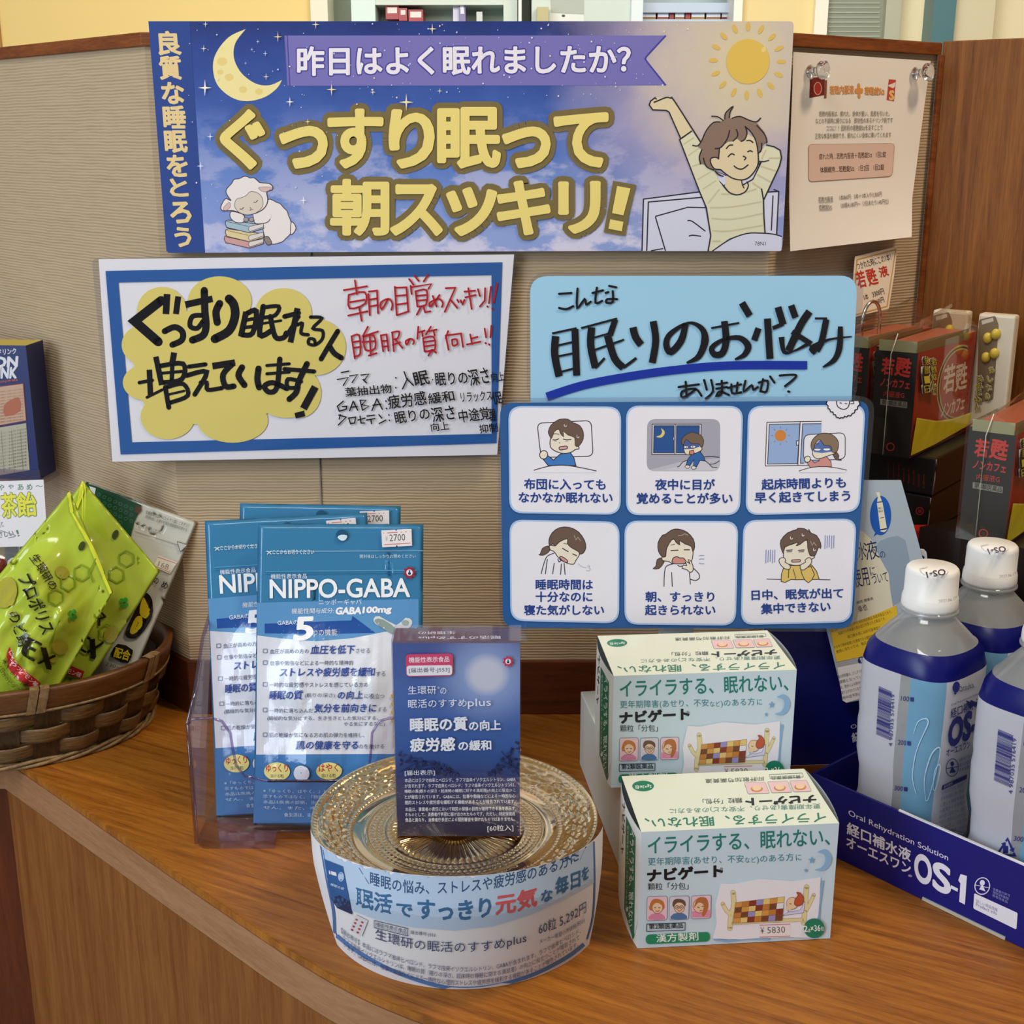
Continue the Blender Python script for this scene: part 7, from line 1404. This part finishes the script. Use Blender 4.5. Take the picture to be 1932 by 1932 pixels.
# ------------------------------------------------------------------ pharmacy shelves far behind the partition
pale = ink('#cfdcd0', 's'); cream = ink('#e6e4d2', 's')
def bpx(px, py, y): return aty(px, py, y)
ys = YB + 0.05
def shelfbox(name, a, b, y0, y1, yy, dep, m, lb, cat, grp=None, parts=None):
    p0 = bpx(a, y1, yy); p1 = bpx(b, y0, yy)
    t = root(name, ((p0.x + p1.x) / 2, yy, p0.z), lb, cat, grp)
    hexa('body', boxp((p0.x, yy, 0), (1, 0, 0), (0, 1, 0), p1.x - p0.x, dep, p0.z, p1.z), m, t)
    if parts:
        A_ = Art(planar((0, yy, 0), (0, -1, 0)), 's', h0=8e-4)
        for q, c in parts: A_.poly(q, c)
        A_.build('label', t)
    return t
t = root('pharmacy_shelf', tuple(bpx(770, 44, ys)), 'pale green shelf unit beyond the partition, left of the grey doorway', 'shelf')
for nm, (a_, b_) in (('post', (664, 709)), ('post', (950, 976))):
    p0 = bpx(a_, 60, ys); p1 = bpx(b_, 60, ys); hexa(nm, boxp((p0.x, ys, 0), (1, 0, 0), (0, 1, 0), p1.x - p0.x, 0.118, -0.95, 1.3), pale if a_ > 900 else ink('#d7ebe4', 's'), t)
for y_ in (44, -2, 130, 220): 
    p0 = bpx(664, y_, ys); p1 = bpx(960, y_, ys); hexa('shelf_board', boxp((p0.x, ys + 0.003, 0), (1, 0, 0), (0, 1, 0), p1.x - p0.x, 0.12, p0.z - 0.012, p0.z), pale, t)
p0 = bpx(620, 60, ys + .12); p1 = bpx(975, 60, ys + .12); hexa('back_board', boxp((p0.x, ys + .12, 0), (1, 0, 0), (0, 1, 0), p1.x - p0.x, 0.01, -0.9, 1.3), ink('#a9b7a6', 's'), t)
for a_, b_, y0, y1 in ((668, 696, 8, 22), (728, 768, 10, 24), (771, 798, 14, 29)): pass
for a_, b_, y0, y1 in ((728, 752, 10, 24), (753, 768, 15, 27), (771, 798, 18, 32)):
    shelfbox('boxed_medicine', a_, b_, y0, y1 + 12, ys + 0.02, 0.08, ink('#a8323a', 's'), 'small red and white medicine box lying on the pale green shelf', 'medicine box', 'red boxes on the pale shelf', [([(a_ + 3, y0 + 4), (b_ - 3, y0 + 4), (b_ - 3, y1 + 1), (a_ + 3, y1 + 1)], '#e8e3dc')])
shelfbox('boxed_medicine', 855, 866, 8, 44, ys + 0.03, 0.06, ink('#d8d6e6', 's'), 'narrow white box beside the violet one on the pale green shelf', 'medicine box')
shelfbox('boxed_medicine', 866, 878, 3, 44, ys + 0.02, 0.06, ink('#8478a8', 's'), 'upright violet and white box on the pale green shelf', 'medicine box', None, [([(868, 5), (874, 5), (876, 26), (869, 26)], '#eceaf2')])
shelfbox('boxed_medicine', 899, 910, 22, 44, ys + 0.03, 0.06, ink('#d4d8d4', 's'), 'small pale box at the right end of the pale green shelf', 'medicine box')
t = root('glass_cabinet', tuple(bpx(1100, 60, YB)), 'pale framed cabinet with grey panel above a white drawer beyond the partition', 'cabinet')
p0 = bpx(1003, 60, YB); p1 = bpx(1190, 60, YB)
hexa('body', boxp((p0.x, YB + 0.01, 0), (1, 0, 0), (0, 1, 0), p1.x - p0.x, 0.35, -0.95, 1.4), ink('#c8d6cc', 's'), t)
A_ = Art(planar((0, YB + 0.01, 0), (0, -1, 0)), 's', h0=1e-3); A_.poly([(1034, -60), (1102, -60), (1102, 27), (1040, 24)], '#a9b3a6'); A_.build('grey_panel', t)
A_ = Art(planar((0, YB + 0.01, 0), (0, -1, 0)), 's', h0=1.5e-3); A_.poly([(1036, 24), (1102, 28), (1102, 64), (1036, 64)], '#dfe3dc').ell(1063, 30, 3.5, 2.5, '#33332e'); A_.build('drawer', t)
hexa('side_stile', boxp((p1.x, YB, 0), (1, 0, 0), (0, 1, 0), bpx(1212, 60, YB).x - p1.x, 0.36, -0.95, 1.4), ink('#dde9ec', 's'), t)
hexa('left_stile', boxp((bpx(978, 60, YB).x, YB - 0.005, 0), (1, 0, 0), (0, 1, 0), bpx(984, 60, YB).x - bpx(978, 60, YB).x, 0.36, -0.95, 1.4), ink('#eef0e6', 's'), t)
o = shelfbox('carton_file', 1013, 1035, 13, 60, YB - 0.03, 0.04, ink('#b9ae7c', 's'), 'upright khaki file carton before the pale cabinet', 'file')
t = root('rear_shelf', tuple(bpx(1295, 40, ys)), 'pale blue shelf with brown and red packets beyond the partition', 'shelf')
for y_ in (36, 5, 90): p0 = bpx(1212, y_, ys); p1 = bpx(1376, y_, ys); hexa('shelf_board', boxp((p0.x, ys + 0.003, 0), (1, 0, 0), (0, 1, 0), p1.x - p0.x, 0.12, p0.z - 0.02, p0.z), ink('#b9cbe0', 's'), t)
p0 = bpx(1200, 60, ys + .12); p1 = bpx(1390, 60, ys + .12); hexa('back_board', boxp((p0.x, ys + .12, 0), (1, 0, 0), (0, 1, 0), p1.x - p0.x, 0.01, -0.9, 1.3), ink('#a9bcc4', 's'), t)
for k, (a_, b_, c) in enumerate(((1212, 1238, '#96672c'), (1240, 1262, '#8f3a30'), (1263, 1272, '#8a2420'), (1273, 1292, '#96672c'), (1293, 1303, '#9c2a22'), (1304, 1330, '#a8803a'), (1332, 1360, '#96672c'), (1361, 1374, '#7a2a24'))):
    shelfbox('packet', a_, b_, 10, 36, ys + 0.02, 0.08, ink(c, 's'), 'upright brown or red packet on the pale blue rear shelf', 'packet', 'packets on the rear shelf', [([(a_ + 1, 18), (b_ - 1, 18), (b_ - 1, 32), (a_ + 1, 32)], '#dde2ea')] if b_ - a_ > 12 else None)
